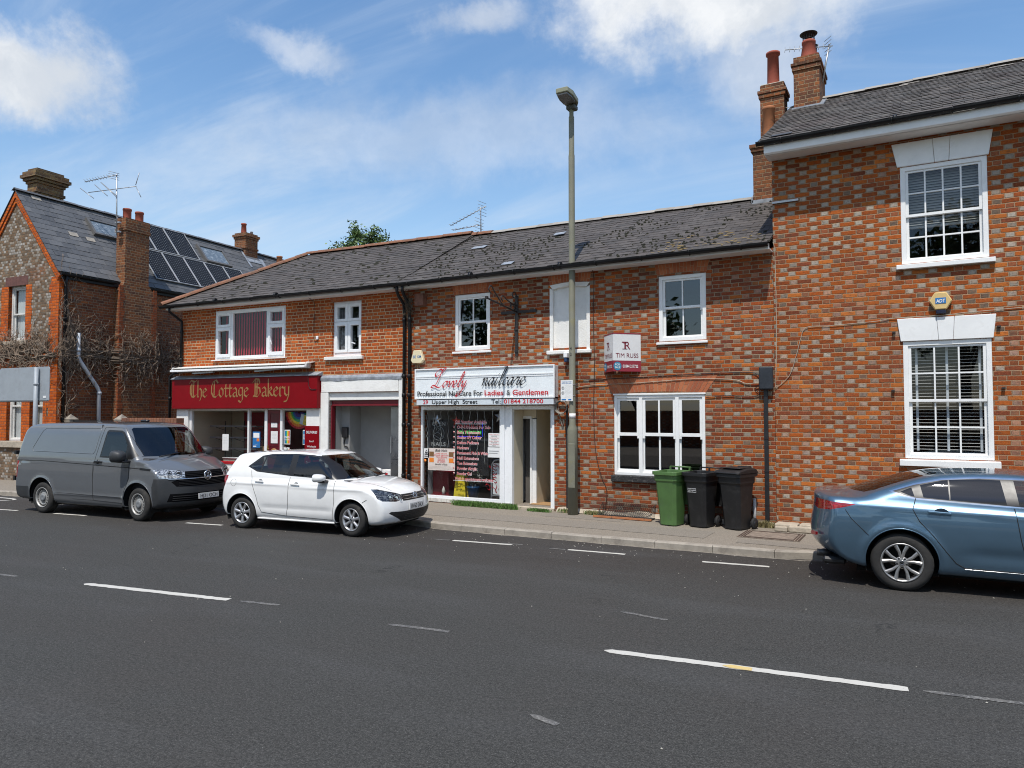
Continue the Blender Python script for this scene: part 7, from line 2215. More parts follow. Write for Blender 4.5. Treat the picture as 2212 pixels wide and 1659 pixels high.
# white band and notice on the post
mb = MB(); mb.lathe([(.068, 1.96), (.068, 2.06)], (0, 0, 0), 'z', 20); lp('white_band', mb, M['paper'], recalc=False)
NP = thing('public_notice', 'white printed notice plate strapped to the lamp post', 'notice', (-6.44, 13.54, 2.42))
mb = MB(); mb.box(-.15, .12, -.02, -.014, 0, .43); mb.build('plate', M['paper'], NP)
mb = MB()
for k in range(2): text_on(mb, ['THAME PUBLIC SPACES', 'PROTECTION ORDER'][k], -.015, .385 - k * .03, .026, -.024, bold=.01, fit=.22)
mb.box(-.13, -.03, -.024, -.021, .02, .045); mb.box(.02, .09, -.024, -.021, .02, .045)
mb.build('heading', INK['blue'], NP, recalc=False)
mb = MB()
for z in (.27, .17): mb.lathe([(.026, 0), (.030, 0), (.030, -.002), (.026, -.002)], (-.10, -.023, z), 'y', 14, closed=True); mb.box(-.108, -.092, -.024, -.021, z - .012, z + .012)
for k in range(11): text_on(mb, '....................', .02, .32 - k * .024, .02, -.023, fit=.15)
mb.build('small_print', INK['black'], NP, recalc=False)
mb = MB(); mb.lathe([(.07, 0), (.07, .02)], (.065, .08, .1), 'z', 16); mb.lathe([(.07, 0), (.07, .02)], (.065, .08, .33), 'z', 16); mb.build('strap', M['metal'], NP, recalc=False)
# ================================================================== wheelie bins
def bin_body(mat_c, name):
 return simple(name, mat_c, 0.5, 0.14, 3, bump=.08, bscale=80, dirt=tuple(min(1, k * .55 + .03) for k in mat_c), dscale=5, damt=.6)
def wheelie(label, loc, rz, mat, lid_open, kind):
 o = thing('wheelie_bin', label, 'bin', loc, rz, 'wheelie bins by the wall')
 bx = lambda n, m_, mt, par=o, **k: m_.build(n, mt, par, **k)
 W0, W1, D0, D1, Hh = .168, .228, .185, .29, .975
 mb = MB()
 def ring(w, d, z, y0=0, c=.05):
  return [(-w + c, -d + y0, z), (w - c, -d + y0, z), (w, -d + c + y0, z), (w, d - c + y0, z), (w - c, d + y0, z), (-w + c, d + y0, z), (-w, d - c + y0, z), (-w, -d + c + y0, z)]
 secs = [ring(W0, D0, .015, .01), ring(W0 + .005, D0 + .005, .10, .01), ring(W1 - .018, D1 - .035, .80, 0), ring(W1, D1 - .012, .83, 0), ring(W1, D1, Hh, 0)]
 rim = [ring(W1 + .022, D1 + .025, Hh - .045, 0), ring(W1 + .022, D1 + .025, Hh + .02, 0), ring(W1 - .012, D1 - .012, Hh + .02, 0)]
 inn = [ring(W1 - .02, D1 - .03, .80, 0), ring(W0 - .012, D0 - .012, .06, .01)]
 allr = secs + rim + inn
 vs = [p for r_ in allr for p in r_]
 fs = []
 for i in range(len(allr) - 1):
  for k in range(8):
   fs.append((i * 8 + k, i * 8 + (k + 1) % 8, (i + 1) * 8 + (k + 1) % 8, (i + 1) * 8 + k))
 fs.append(tuple(range(7, -1, -1))); fs.append(tuple(range((len(allr) - 1) * 8, len(allr) * 8)))
 mb.add(vs, fs)
 bx('body', mb, mat, bevel=.006)
 mb = MB()
 for z in (.30, .55): mb.box(-W1 + .10, W1 - .10, -D0 - .03 - .07 * z, -D0 - .012 - .09 * z, z, z + .004)
 # handle bar at the back
 mb = MB(); mb.tube([(-.21, D1 + .05, Hh + .0), (.21, D1 + .05, Hh + .0)], .016, 8)
 for x in (-.2, 0, .2): mb.box(x - .012, x + .012, D1 - .0, D1 + .06, Hh - .03, Hh + .01)
 bx('handle', mb, mat)
 # lid
 mb = MB()
 lw, ll = W1 + .03, 2 * D1 + .07
 prof = [(-lw, 0), (-lw, .03), (-lw + .05, .06), (lw - .05, .06), (lw, .03), (lw, 0)]
 if lid_open:
  vs = []
  for (y, s, dz) in ((0, 1, 0), (.04, 1, .01), (ll - .1, .98, .02), (ll, .94, 0)):
   for (x, h) in prof: vs.append((x * s, h * .8 + dz, -y))
  n = len(prof)
  fs = [(i * n + k, i * n + k + 1, (i + 1) * n + k + 1, (i + 1) * n + k) for i in range(3) for k in range(n - 1)] + [tuple(range(n)), tuple(range(4 * n - 1, 3 * n - 1, -1))]
  mb.add(vs, fs)
  mb.xform(lambda v: Vector((v.x, v.y * .7 + D1 + .055 + (-v.z) * .10, v.z + Hh + .02)))
  bx('lid', mb, mat, bevel=.006)
  mb = MB(); mb.tube([(-.21, D1 + .06, Hh + .075), (.22, D1 + .06, Hh + .075)], .013, 8)
  for x in (-.2, -.02, .2): mb.box(x - .01, x + .01, D1 + .03, D1 + .07, Hh, Hh + .075)
  bx('lid_hinge', mb, mat)
 else:
  vs = []
  for (y, s, dz) in ((-D1 - .045, .97, 0), (-D1 + .02, 1, .02), (0, 1, .055), (D1 - .05, 1, .05), (D1 + .03, .97, .0)):
   for (x, h) in prof: vs.append((x * s, y, Hh + .022 + h * (.6 if abs(y) < D1 else .35) + (dz if 0 < h else 0)))
  n = len(prof)
  fs = [(i * n + k, i * n + k + 1, (i + 1) * n + k + 1, (i + 1) * n + k) for i in range(4) for k in range(n - 1)] + [tuple(range(n)), tuple(range(5 * n - 1, 4 * n - 1, -1))]
  fs += [(i * n + n - 1, i * n, (i + 1) * n, (i + 1) * n + n - 1) for i in range(4)]
  mb.add(vs, fs)
  bx('lid', mb, mat, bevel=.006)
  mb = MB(); mb.box(-.10, .12, D1 - .10, D1 + .02, Hh + .10, Hh + .135); mb.box(-.2, .2, -.2, .2, Hh + .108, Hh + .122)
  bx('lid_panel', mb, mat, bevel=.008)
 for sx in (-1, 1):
  mb = MB(); mb.lathe([(.04, -.028), (.085, -.028), (.10, -.015), (.10, .015), (.085, .028), (.04, .028)], (sx * (W0 + .045), D0 + .035, .10), 'x', 22)
  w = bx('wheel', mb, simple('bin_tyre', (0.015, 0.015, 0.016), 0.8, 0.2, 8))
  mb = MB(); mb.lathe([(.055, -.03), (.055, .03), (0, .032)], (sx * (W0 + .045), D0 + .035, .10), 'x', 14); bx('hub', mb, M['black'], w)
 if kind:
  mb = MB()
  for k, s in enumerate(('www.morerecycling', 'South Oxfordshire', 'District Council')): text_on(mb, s, -.04, .70 - k * .032, .03, -.270 + k * .003, fit=.17)
  bx('lettering', mb, INK['white'], o, recalc=False)
 return o
GREEN = bin_body((0.075, 0.155, 0.045), 'green_bin_plastic')
BLK = bin_body((0.009, 0.009, 0.010), 'black_bin_plastic')
wheelie('green wheelie bin with its lid folded back, next to the lamp post side window', (-4.21, 13.30, .109), R(-11), GREEN, True, False)
wheelie('black wheelie bin with its lid folded back and small white lettering, beside the green bin', (-3.67, 13.36, .109), R(-14), BLK, True, True)
wheelie('closed black wheelie bin at the end of the row next to the conduit', (-3.05, 13.40, .109), R(-20), BLK, False, False)
# ================================================================== drain cover, weeds, grass
DC = thing('drain_cover', 'rectangular brown ribbed drain cover set in the pavement near the blue car', 'drain cover', (-2.34, 12.9, .109))
mb = MB(); mb.box(-.52, .46, -.36, .38, .0, .012); mb.build('plate', simple('rusty_chequer_plate', (0.21, 0.165, 0.13), 0.9, 0.25, 14, bump=.6, bscale=60), DC)
mb = MB()
for x in (-.5, -.46, -.42, .36, .40, .44): mb.box(x, x + .018, -.35, .37, .0125, .02)
for y in (-.35, -.31, .33, .36): mb.box(-.41, .355, y, y + .015, .0125, .018)
mb.build('rib', simple('dark_rust', (0.075, 0.048, 0.036), 0.9, 0.2, 14), DC)
def tuft(name, label, cat, pts, n, h, mats, seed, spread=.05, kind=None):
 r = random.Random(seed)
 mbs = [MB() for _ in mats]
 for k in range(n):
  (x, y) = r.choice(pts)
  x += r.gauss(0, spread); y += r.gauss(0, spread * .4)
  hh = h * r.uniform(.35, 1.1)
  a = r.uniform(0, 6.28)
  lean = r.uniform(.1, .7) * hh
  w = r.uniform(.003, .008)
  p0 = Vector((x, y, .112)); p1 = p0 + Vector((math.cos(a) * lean * .4, math.sin(a) * lean * .4, hh * .6)); p2 = p0 + Vector((math.cos(a) * lean, math.sin(a) * lean, hh * .95))
  sd = Vector((-math.sin(a), math.cos(a), 0)) * w
  r.choice(mbs).add([p0 - sd, p0 + sd, p1 + sd * .8, p2, p1 - sd * .8], [(0, 1, 2, 3, 4)])
 root = None
 for mb, m_ in zip(mbs, mats):
  o = mb.build(name, m_, root, recalc=False)
  root = root or o
 if kind: tag(root, kind=kind)
 return tag(root, label, cat)
GR = [simple('fresh_grass_blade', (0.075, 0.16, 0.03), 0.7, 0.3, 20), simple('grass_blade', (0.11, 0.20, 0.045), 0.7, 0.3, 20), simple('dry_grass_blade', (0.26, 0.22, 0.10), 0.8, 0.3, 20)]
tuft('weed_clump', 'strip of fresh green weeds along the foot of the nail shop window', 'weeds', [(-9.25 + .1 * k, 13.72 - .012 * (k % 4)) for k in range(15)], 2600, .13, GR[:2], 3, .07)
tuft('weed_clump', 'small patch of green weeds at the nail shop doorstep', 'weeds', [(-7.35 + .07 * k, 13.66) for k in range(6)], 500, .08, GR[:2], 4, .05)
tuft('weed_clump', 'dry yellowish weeds along the wall between lamp post and cellar grate', 'weeds', [(-6.1 + .07 * k, 13.80) for k in range(5)] + [(-6.62, 13.8), (-6.7, 13.8)], 360, .10, GR[1:], 5, .05)
tuft('weed_clump', 'dry straw weeds beside the short grey pipe by the bins', 'weeds', [(-2.72 + .06 * k, 13.80) for k in range(4)], 260, .14, [GR[2]], 6, .04)
# ================================================================== cars: implicit bodies, cut into panels
def chaikin(p, n=2):
 for _ in range(n):
  q = []
  for i in range(len(p)):
   a, b = p[i], p[(i + 1) % len(p)]
   q += [(a[0] * .75 + b[0] * .25, a[1] * .75 + b[1] * .25), (a[0] * .25 + b[0] * .75, a[1] * .25 + b[1] * .75)]
  p = q
 return p
def poly_sdf(P, x, z):
 d = np.full(x.shape, 1e9)
 s = np.ones(x.shape)
 n = len(P)
 for i in range(n):
  ax, az = P[i]; bx, bz = P[i - 1]
  ex, ez = bx - ax, bz - az
  wx, wz = x - ax, z - az
  t = np.clip((wx * ex + wz * ez) / (ex * ex + ez * ez + 1e-12), 0, 1)
  dx, dz = wx - ex * t, wz - ez * t
  d = np.minimum(d, dx * dx + dz * dz)
  c1, c2, c3 = z >= az, z < bz, ex * wz > ez * wx
  s = np.where((c1 & c2 & c3) | (~c1 & ~c2 & ~c3), -s, s)
 return s * np.sqrt(d)
def smax(a, b, k):
 h = np.clip(.5 - .5 * (b - a) / k, 0, 1)
 return b * (1 - h) + a * h + k * h * (1 - h)
def smin(a, b, k): return -smax(-a, -b, k)
def sstep(a, b, x):
 t = np.clip((x - a) / (b - a), 0, 1)
 return t * t * (3 - 2 * t)
def surface_nets(f, lo, hi, h):
 ax = [np.arange(lo[i], hi[i] + h, h) for i in range(3)]
 X, Y, Z_ = np.meshgrid(*ax, indexing='ij')
 F = f(X, Y, Z_)
 S = F < 0
 nx, ny, nz = F.shape
 acc = np.zeros((nx, ny, nz, 3)); cnt = np.zeros((nx, ny, nz))
 G = np.stack([X, Y, Z_], -1)
 edges = []
 for a in range(3):
  sl0 = [slice(None)] * 3; sl1 = [slice(None)] * 3
  sl0[a] = slice(0, -1); sl1[a] = slice(1, None)
  cr = S[tuple(sl0)] != S[tuple(sl1)]
  idx = np.argwhere(cr)
  f0 = F[tuple(sl0)][cr]; f1 = F[tuple(sl1)][cr]
  t = f0 / (f0 - f1)
  p = G[tuple(sl0)][cr].copy(); p[:, a] += t * h
  sgn = S[tuple(sl0)][cr]
  b, c = (a + 1) % 3, (a + 2) % 3
  for db in (0, -1):
   for dc in (0, -1):
    q = idx.copy(); q[:, b] += db; q[:, c] += dc
    np.add.at(acc, (q[:, 0], q[:, 1], q[:, 2]), p)
    np.add.at(cnt, (q[:, 0], q[:, 1], q[:, 2]), 1)
  edges.append((idx, sgn, b, c))
 m = cnt > 0
 ids = np.full(cnt.shape, -1, int); ids[m] = np.arange(m.sum())
 V = acc[m] / cnt[m][:, None]
 Fc = []
 for idx, sgn, b, c in edges:
  def at(db, dc):
   q = idx.copy(); q[:, b] += db; q[:, c] += dc
   return ids[q[:, 0], q[:, 1], q[:, 2]]
  q = np.stack([at(-1, -1), at(0, -1), at(0, 0), at(-1, 0)], -1)
  q[~sgn] = q[~sgn][:, ::-1]
  Fc.append(q)
 return V, np.concatenate(Fc)
class Car:
 def __init__(s, label, cat, name, loc, ang, fn, lo, hi, paint, h=.035):
  s.root = thing(name, label, cat, loc, ang)
  s.fn = fn
  s.paint = paint
  V, Fq = surface_nets(fn, lo, hi, h)
  for it in range(6):
   g, f = s.grad(V)
   V = V - np.clip(f, -.02, .02)[:, None] * g * (.9 if it > 1 else .6)
  s.bm = bmesh.new()
  vs = [s.bm.verts.new(p) for p in V]
  s.reg = s.bm.faces.layers.int.new('reg')
  for q in Fq:
   try:
    s.bm.faces.new([vs[i] for i in q])
   except ValueError:
    pass
  s.bm.normal_update()
  s.names = ['body']
 def grad(s, P):
  e = .004
  x, y, z = P[:, 0], P[:, 1], P[:, 2]
  f = s.fn(x, y, z)
  g = np.stack([s.fn(x + e, y, z) - s.fn(x - e, y, z), s.fn(x, y + e, z) - s.fn(x, y - e, z), s.fn(x, y, z + e) - s.fn(x, y, z - e)], -1)
  L = np.linalg.norm(g, axis=1, keepdims=True) + 1e-9
  f = f / (L[:, 0] / (2 * e) + 1e-6)
  return g / L, f
 def cut(s, name, poly, e1, e2, pred, only=None):
  """cut the outline (in the plane e1, e2) into the shell and name the faces inside it"""
  e1, e2 = Vector(e1), Vector(e2)
  nrm = e1.cross(e2)
  P = [(p if len(p) == 2 else (Vector(p).dot(e1), Vector(p).dot(e2))) for p in poly]
  x0, x1 = min(p[0] for p in P) - .06, max(p[0] for p in P) + .06
  y0, y1 = min(p[1] for p in P) - .06, max(p[1] for p in P) + .06
  reg = s.reg
  cand = set()
  for f in s.bm.faces:
   c = f.calc_center_median()
   u, v = c.dot(e1), c.dot(e2)
   if x0 < u < x1 and y0 < v < y1 and pred(c, f.normal) and (only is None or f[reg] in only):
    cand.add(f)
  n = len(P)
  for i in range(n):
   a, b = P[i], P[(i + 1) % n]
   d = (b[0] - a[0], b[1] - a[1])
   L = math.hypot(*d)
   if L < 1e-5: continue
   no = e1 * (-d[1] / L) + e2 * (d[0] / L)
   co = e1 * a[0] + e2 * a[1]
   bx0, bx1, by0, by1 = min(a[0], b[0]) - .002, max(a[0], b[0]) + .002, min(a[1], b[1]) - .002, max(a[1], b[1]) + .002
   sub = []
   for f in cand:
    us = [v.co.dot(e1) for v in f.verts]; ws = [v.co.dot(e2) for v in f.verts]
    if max(us) > bx0 and min(us) < bx1 and max(ws) > by0 and min(ws) < by1:
     sub.append(f)
   if not sub: continue
   geom = set(sub)
   for f in sub:
    geom.update(f.edges); geom.update(f.verts)
   cand.difference_update(sub)
   r = bmesh.ops.bisect_plane(s.bm, geom=list(geom), dist=1e-5, plane_co=co, plane_no=no)
   cand.update(g for g in r['geom'] if isinstance(g, bmesh.types.BMFace))
  if name not in s.names: s.names.append(name)
  k = s.names.index(name)
  for f in cand:
   if not f.is_valid: continue
   c = f.calc_center_median()
   if inside((c.dot(e1), c.dot(e2)), P):
    f[reg] = k
 def side(s, name, poly, sides=(-1, 1), only=None, ymin=.35):
  for sg in sides:
   s.cut(name if len(sides) < 2 or sg < 0 else name + '#far', poly, (1, 0, 0), (0, 0, 1), lambda c, n, sg=sg: c.y * sg > ymin, only)
 def front(s, name, poly, only=None, sign=1, xlim=None, nmin=.12):
  s.cut(name, poly, (0, 1, 0), (0, 0, 1), lambda c, n: n.x * sign > nmin and (xlim is None or (c.x - xlim) * sign > 0), only)
 def ysurf(s, x, z, sg=-1, off=0.0):
  q = np.linspace(0, 1.3, 105)
  return sg * (s.cross(q, s.fn(np.full(105, x), sg * q, np.full(105, z))) + off)
 def xsurf(s, y, z, sg=1, off=0.0, x0=1.2):
  q = np.linspace(0, 4.0, 201)
  return x0 + sg * (s.cross(q, s.fn(x0 + sg * q, np.full(201, y), np.full(201, z))) + off)
 @staticmethod
 def cross(q, f):
  k = int(np.argmax(f >= 0))
  return 0.0 if k == 0 else q[k - 1] + (q[k] - q[k - 1]) * f[k - 1] / (f[k - 1] - f[k])
 def seam(s, mb, pts, sg=-1, r=.0045, off=.0, step=.05):
  out = []
  for p, q in zip(pts[:-1], pts[1:]):
   n = max(1, int(math.hypot(q[0] - p[0], q[1] - p[1]) / step))
   for k in range(n):
    out.append((p[0] + (q[0] - p[0]) * k / n, p[1] + (q[1] - p[1]) * k / n))
  out.append(pts[-1])
  mb.tube([(x, s.ysurf(x, z, sg, off), z) for x, z in out], r, 5, cap=False)
 def seam_f(s, mb, pts, sg=1, r=.0045, off=.0, step=.05):
  out = []
  for p, q in zip(pts[:-1], pts[1:]):
   n = max(1, int(math.hypot(q[0] - p[0], q[1] - p[1]) / step))
   for k in range(n):
    out.append((p[0] + (q[0] - p[0]) * k / n, p[1] + (q[1] - p[1]) * k / n))
  out.append(pts[-1])
  mb.tube([(s.xsurf(y, z, sg, off), y, z) for y, z in out], r, 5, cap=False)
 def finish(s, mats, drop=('arch', 'arch#far')):
  """split the shell into one mesh per named region, with the smooth normals of the implicit body"""
  bm = s.bm
  objs = {}
  for k, nm in enumerate(s.names):
   if nm in drop: continue
   fs = [f for f in bm.faces if f[s.reg] == k]
   if not fs: continue
   vmap, vs, fl = {}, [], []
   for f in fs:
    for v in f.verts:
     if v not in vmap:
      vmap[v] = len(vs); vs.append(tuple(v.co))
    fl.append([vmap[v] for v in f.verts])
   base = nm.split('#')[0]
   me = bpy.data.meshes.new(base)
   me.from_pydata(vs, [], fl)
   me.materials.append(mats.get(nm, mats.get(base, s.paint)))
   me.polygons.foreach_set('use_smooth', [True] * len(fl))
   g, _ = s.grad(np.array(vs))
   me.normals_split_custom_set_from_vertices([tuple(q) for q in g])
   me.update()
   o = bpy.data.objects.new(base, me)
   col.objects.link(o)
   o.parent = s.root
   objs[nm] = o
  bm.free()
  s.objs = objs
  return objs
 def add(s, name, mb, mat, par=None, **k):
  return mb.build(name, mat, par or s.root, **k)
def inside(p, P):
 r = False
 n = len(P)
 j = n - 1
 for i in range(n):
  if (P[i][1] > p[1]) != (P[j][1] > p[1]) and p[0] < (P[j][0] - P[i][0]) * (p[1] - P[i][1]) / (P[j][1] - P[i][1]) + P[i][0]:
   r = not r
  j = i
 return r
def circle(cx, cz, r, n=40): return [(cx + r * math.cos(2 * math.pi * k / n), cz + r * math.sin(2 * math.pi * k / n)) for k in range(n)]
CG = glass_mat('tinted_car_glass', (0.42, 0.46, 0.46), 0.95, 1.5)
CGD = glass_mat('dark_tinted_car_glass', (0.06, 0.065, 0.07), 0.95, 1.5)
TYRE = simple('tyre_rubber', (0.022, 0.021, 0.020), 0.85, 0.2, 18, bump=.3, bscale=50, dirt=(0.06, 0.055, 0.05), dscale=4, damt=.5)
TRIM = simple('black_trim', (0.012, 0.012, 0.013), 0.4, 0.1, 8)
GAP = simple('panel_gap_shadow', (0.01, 0.01, 0.01), 0.8, 0.1, 8)
PLAST = simple('dark_grey_bumper_plastic', (0.030, 0.032, 0.035), 0.55, 0.12, 5, dirt=(0.06, 0.055, 0.05), dscale=4, damt=.3)
ALLOY = simple('silver_alloy', (0.56, 0.56, 0.57), 0.35, 0.06, 6, metal=.75, dirt=(0.25, 0.23, 0.21), dscale=5, damt=.35)
ALLOYD = simple('brushed_grey_alloy', (0.40, 0.39, 0.38), 0.4, 0.06, 6, metal=.8, dirt=(0.2, 0.18, 0.16), dscale=5, damt=.35)
STEEL = simple('silver_steel_wheel', (0.40, 0.39, 0.37), 0.5, 0.08, 6, metal=.5, dirt=(0.2, 0.17, 0.14), dscale=4, damt=.6)
CHROME = simple('chrome', (0.75, 0.76, 0.77), 0.12, 0.04, 5, metal=1.0)
LINER = simple('wheel_arch_liner', (0.008, 0.008, 0.008), 0.95, 0.2, 6)
SEAT = simple('dark_seat_cloth', (0.025, 0.025, 0.028), 0.9, 0.2, 20)
DASH = simple('dark_dashboard', (0.03, 0.03, 0.032), 0.7, 0.1, 10)
PLATE = simple('white_plate', (0.72, 0.72, 0.70), 0.35, 0.03, 5)
m, t, b = new_mat('lamp_reflector')
t.put(b.inputs['Base Color'], t.mix(t.noise(None, 30, 3, .6), (0.35, 0.36, 0.38), (0.7, 0.72, 0.74)))
b.inputs['Metallic'].default_value = .85; b.inputs['Roughness'].default_value = .15; b.inputs['Coat Weight'].default_value = 1
REFL = m
LENSG = glass_mat('clear_lamp_lens', (0.85, 0.88, 0.9), 1.0, 1.45)
m, t, b = new_mat('red_lamp_lens')
x, y, z = t.sep(t.n('ShaderNodeTexCoord').outputs['Object'])
t.put(b.inputs['Base Color'], t.mix(t.smooth(t.noise(None, 11, 3, .5), .4, .6), (0.20, 0.003, 0.006), (0.40, 0.006, 0.010)))
b.inputs['Roughness'].default_value = .12; b.inputs['Coat Weight'].default_value = 1
RLENS = m
def wheel(car, x, y, r, w, rim_r, style, steer=0.0, rimmat=None):
 """wheel > tyre is the part itself; rim, hub and bolts are its pieces; outer face towards +/-y"""
 sg = -1 if y < 0 else 1
 rim_r = rim_r
 mb = MB()
 hw = w / 2
 prof = [(rim_r, -hw + .01), (rim_r + .02, -hw), (r - .045, -hw - .004), (r - .02, -hw + .012), (r, -hw + .035)]
 for k in range(5):
  a = -hw + .035 + (w - .07) * (k + .5) / 5
  prof += [(r, a - .012), (r - .007, a - .008), (r - .007, a + .002), (r, a + .006)] if 0 < k < 5 else []
 prof += [(r, hw - .035), (r - .02, hw - .012), (r - .045, hw + .004), (rim_r + .02, hw), (rim_r, hw - .01)]
 mb.lathe(prof, (0, 0, 0), 'y', 44, cap=False)
 wob = mb.build('wheel', TYRE, car.root)
 wob.location = (x, y, r)
 wob.rotation_euler = (0, 0, steer)
 out = sg * hw
 B_ = lambda nm, m_, mt, **k: m_.build(nm, mt, wob, **k)
 mb = MB()
 mb.lathe([(rim_r + .004, out - sg * .004), (rim_r + .004, out), (rim_r - .012, out - sg * .002), (rim_r - .024, out - sg * .03), (rim_r - .03, out - sg * .14)], (0, 0, 0), 'y', 40, cap=False)
 B_('rim', mb, rimmat or ALLOY)
 mb = MB(); mb.lathe([(rim_r - .03, out - sg * .11), (0, out - sg * .11)], (0, 0, 0), 'y', 30); B_('brake_disc', mb, simple('dark_brake_back', (0.02, 0.019, 0.018), 0.8, 0.2, 8))
 mb = MB()
 if style == 'steel':
  mb.lathe([(.06, out - sg * .035), (.105, out - sg * .03), (.125, out - sg * .05), (rim_r - .07, out - sg * .03), (rim_r - .055, out - sg * .026), (rim_r - .026, out - sg * .055)], (0, 0, 0), 'y', 40, cap=False)
  B_('wheel_disc', mb, rimmat)
  mb = MB()
  n = 18
  for k in range(n):
   a = 2 * math.pi * k / n
   c = Vector(((rim_r - .048) * math.cos(a), out - sg * .020, (rim_r - .048) * math.sin(a)))
   u = Vector((math.cos(a), 0, math.sin(a))); v = Vector((-math.sin(a), 0, math.cos(a)))
   mb.add([c + u * .013 * math.cos(q) + v * .016 * math.sin(q) for q in np.linspace(0, 6.283, 11)[:-1]], [tuple(range(10))])
  B_('vent_hole', mb, LINER, recalc=False)
  mb = MB(); mb.lathe([(.085, out - sg * .03), (.08, out - sg * .012), (.05, out - sg * .004), (.03, out - sg * .008), (0, out - sg * .01)], (0, 0, 0), 'y', 24)
  B_('hub_cap', mb, simple('grey_hub_cap', (0.18, 0.19, 0.20), 0.5, 0.1, 6))
 else:
  ns, wi, wo, two = style
  for k in range(ns):
   a = 2 * math.pi * (k + .25) / ns
   for (da, q) in (((-1, 1), (1, 1)) if two else ((0, 1),)):
    a2 = a + da * two * .5 if two else a
    u0 = Vector((math.cos(a + da * .12 if two else a), 0, math.sin(a + da * .12 if two else a))); v0 = Vector((-u0.z, 0, u0.x))
    u1 = Vector((math.cos(a2), 0, math.sin(a2))); v1 = Vector((-u1.z, 0, u1.x))
    r0, r1 = .045, rim_r - .016
    Yo = Vector((0, sg, 0))
    A1, B1 = u0 * r0 + Yo * (hw - .018), u1 * r1 + Yo * (hw - .006)
    mid = (u0 * .55 + u1 * .45).normalized() * (r0 + r1) * .5 + Yo * (hw - .010)
    secs = [(A1, v0, wi), (mid, (v0 + v1).normalized(), (wi + wo) / 2 * .92), (B1, v1, wo)]
    vs = []
    for (c, v, ww) in secs:
     vs += [c + v * ww / 2 - Yo * .004, c + v * ww * .2 + Yo * .006, c - v * ww * .2 + Yo * .006, c - v * ww / 2 - Yo * .004, c - v * ww * .45 - Yo * .035, c + v * ww * .45 - Yo * .035]
    fs = [(i * 6 + j, i * 6 + (j + 1) % 6, (i + 1) * 6 + (j + 1) % 6, (i + 1) * 6 + j) for i in range(2) for j in range(6)]
    mb.add(vs, fs)
  mb.lathe([(.075, out - sg * .035), (.072, out - sg * .016), (.04, out - sg * .010), (.0, out - sg * .010)], (0, 0, 0), 'y', 24)
  B_('spokes', mb, rimmat or ALLOY)
  mb = MB()
  for k in range(5):
   a = 2 * math.pi * (k + .5) / 5 + .3
   mb.lathe([(.012, 0), (.012, sg * .004), (0, sg * .004)], (.055 * math.cos(a), out - sg * .014, .055 * math.sin(a)), 'y', 8)
  B_('wheel_bolt', mb, TRIM)
  mb = MB(); mb.lathe([(.027, out - sg * .011), (.026, out - sg * .005), (0, out - sg * .004)], (0, 0, 0), 'y', 18); B_('centre_cap', mb, TRIM)
  mb = MB(); emblem_ring(mb, (0, out - sg * .003, 0), .022, 'y', sg); B_('emblem', mb, CHROME, recalc=False)
 return wob
def emblem_ring(mb, c, r, axis, sg=1, letters=False):
 """ring badge; letters adds the stacked V over W strokes"""
 c = Vector(c)
 def P(u, v, o=0.0): return c + (Vector((u, sg * o, v)) if axis == 'y' else Vector((sg * o, u, v)))
 ring = [P(r * math.cos(a), r * math.sin(a)) for a in np.linspace(0, 2 * math.pi, 25)]
 mb.tube(ring, r * .10, 5)
 if letters:
  for st in (((-.42, .85), (0, .12)), ((0, .12), (.42, .85)), ((-.86, .40), (-.42, -.82)), ((-.42, -.82), (0, .02)), ((0, .02), (.42, -.82)), ((.42, -.82), (.86, .40))):
   mb.tube([P(st[0][0] * r, st[0][1] * r), P(st[1][0] * r, st[1][1] * r)], r * .10, 5)
def arch_liner(car, x, r, R_, sg, yout, yin=.42):
 mb = MB()
 n = 24
 vs = []
 for k in range(n + 1):
  a = math.pi * (-.12 + 1.24 * k / n)
  vs += [(x + R_ * math.cos(a), sg * yout, r + R_ * math.sin(a)), (x + R_ * math.cos(a), sg * yin, r + R_ * math.sin(a))]
 fs = [(2 * k, 2 * k + 2, 2 * k + 3, 2 * k + 1) for k in range(n)]
 fs.append(tuple(2 * k + 1 for k in range(n + 1)))
 mb.add(vs, fs)
 car.add('wheel_arch_liner', mb, LINER, recalc=False)
def arch_lip(car, x, zc, R_, sg, rad=.010, a0=-.10, a1=1.10, mat=None):
 mb = MB()
 pts = []
 for k in range(37):
  a = math.pi * (a0 + (a1 - a0) * k / 36)
  px, pz = x + R_ * math.cos(a), zc + R_ * math.sin(a)
  pts.append((px, car.ysurf(px, pz, sg, -.004), pz))
 mb.tube(pts, rad, 6)
 car.add('wheel_arch_lip', mb, mat or car.paint)
def seat(car, x, y, z, w=.50, h=.62):
 mb = MB()
 mb.box(x - .25, x + .26, y - w / 2, y + w / 2, z, z + .16)
 S_ = car.add('seat', mb, SEAT, bevel=.05, segs=2)
 mb = MB(); mb.obox((x - .30, y, z + .16 + h / 2), (.06, 0, .02), (0, w / 2 - .01, 0), (-.09, 0, h / 2)); car.add('backrest', mb, SEAT, S_, bevel=.05, segs=2)
 mb = MB(); mb.obox((x - .41, y, z + .16 + h + .12), (.045, 0, .01), (0, .125, 0), (-.02, 0, .085)); car.add('headrest', mb, SEAT, S_, bevel=.035, segs=2)
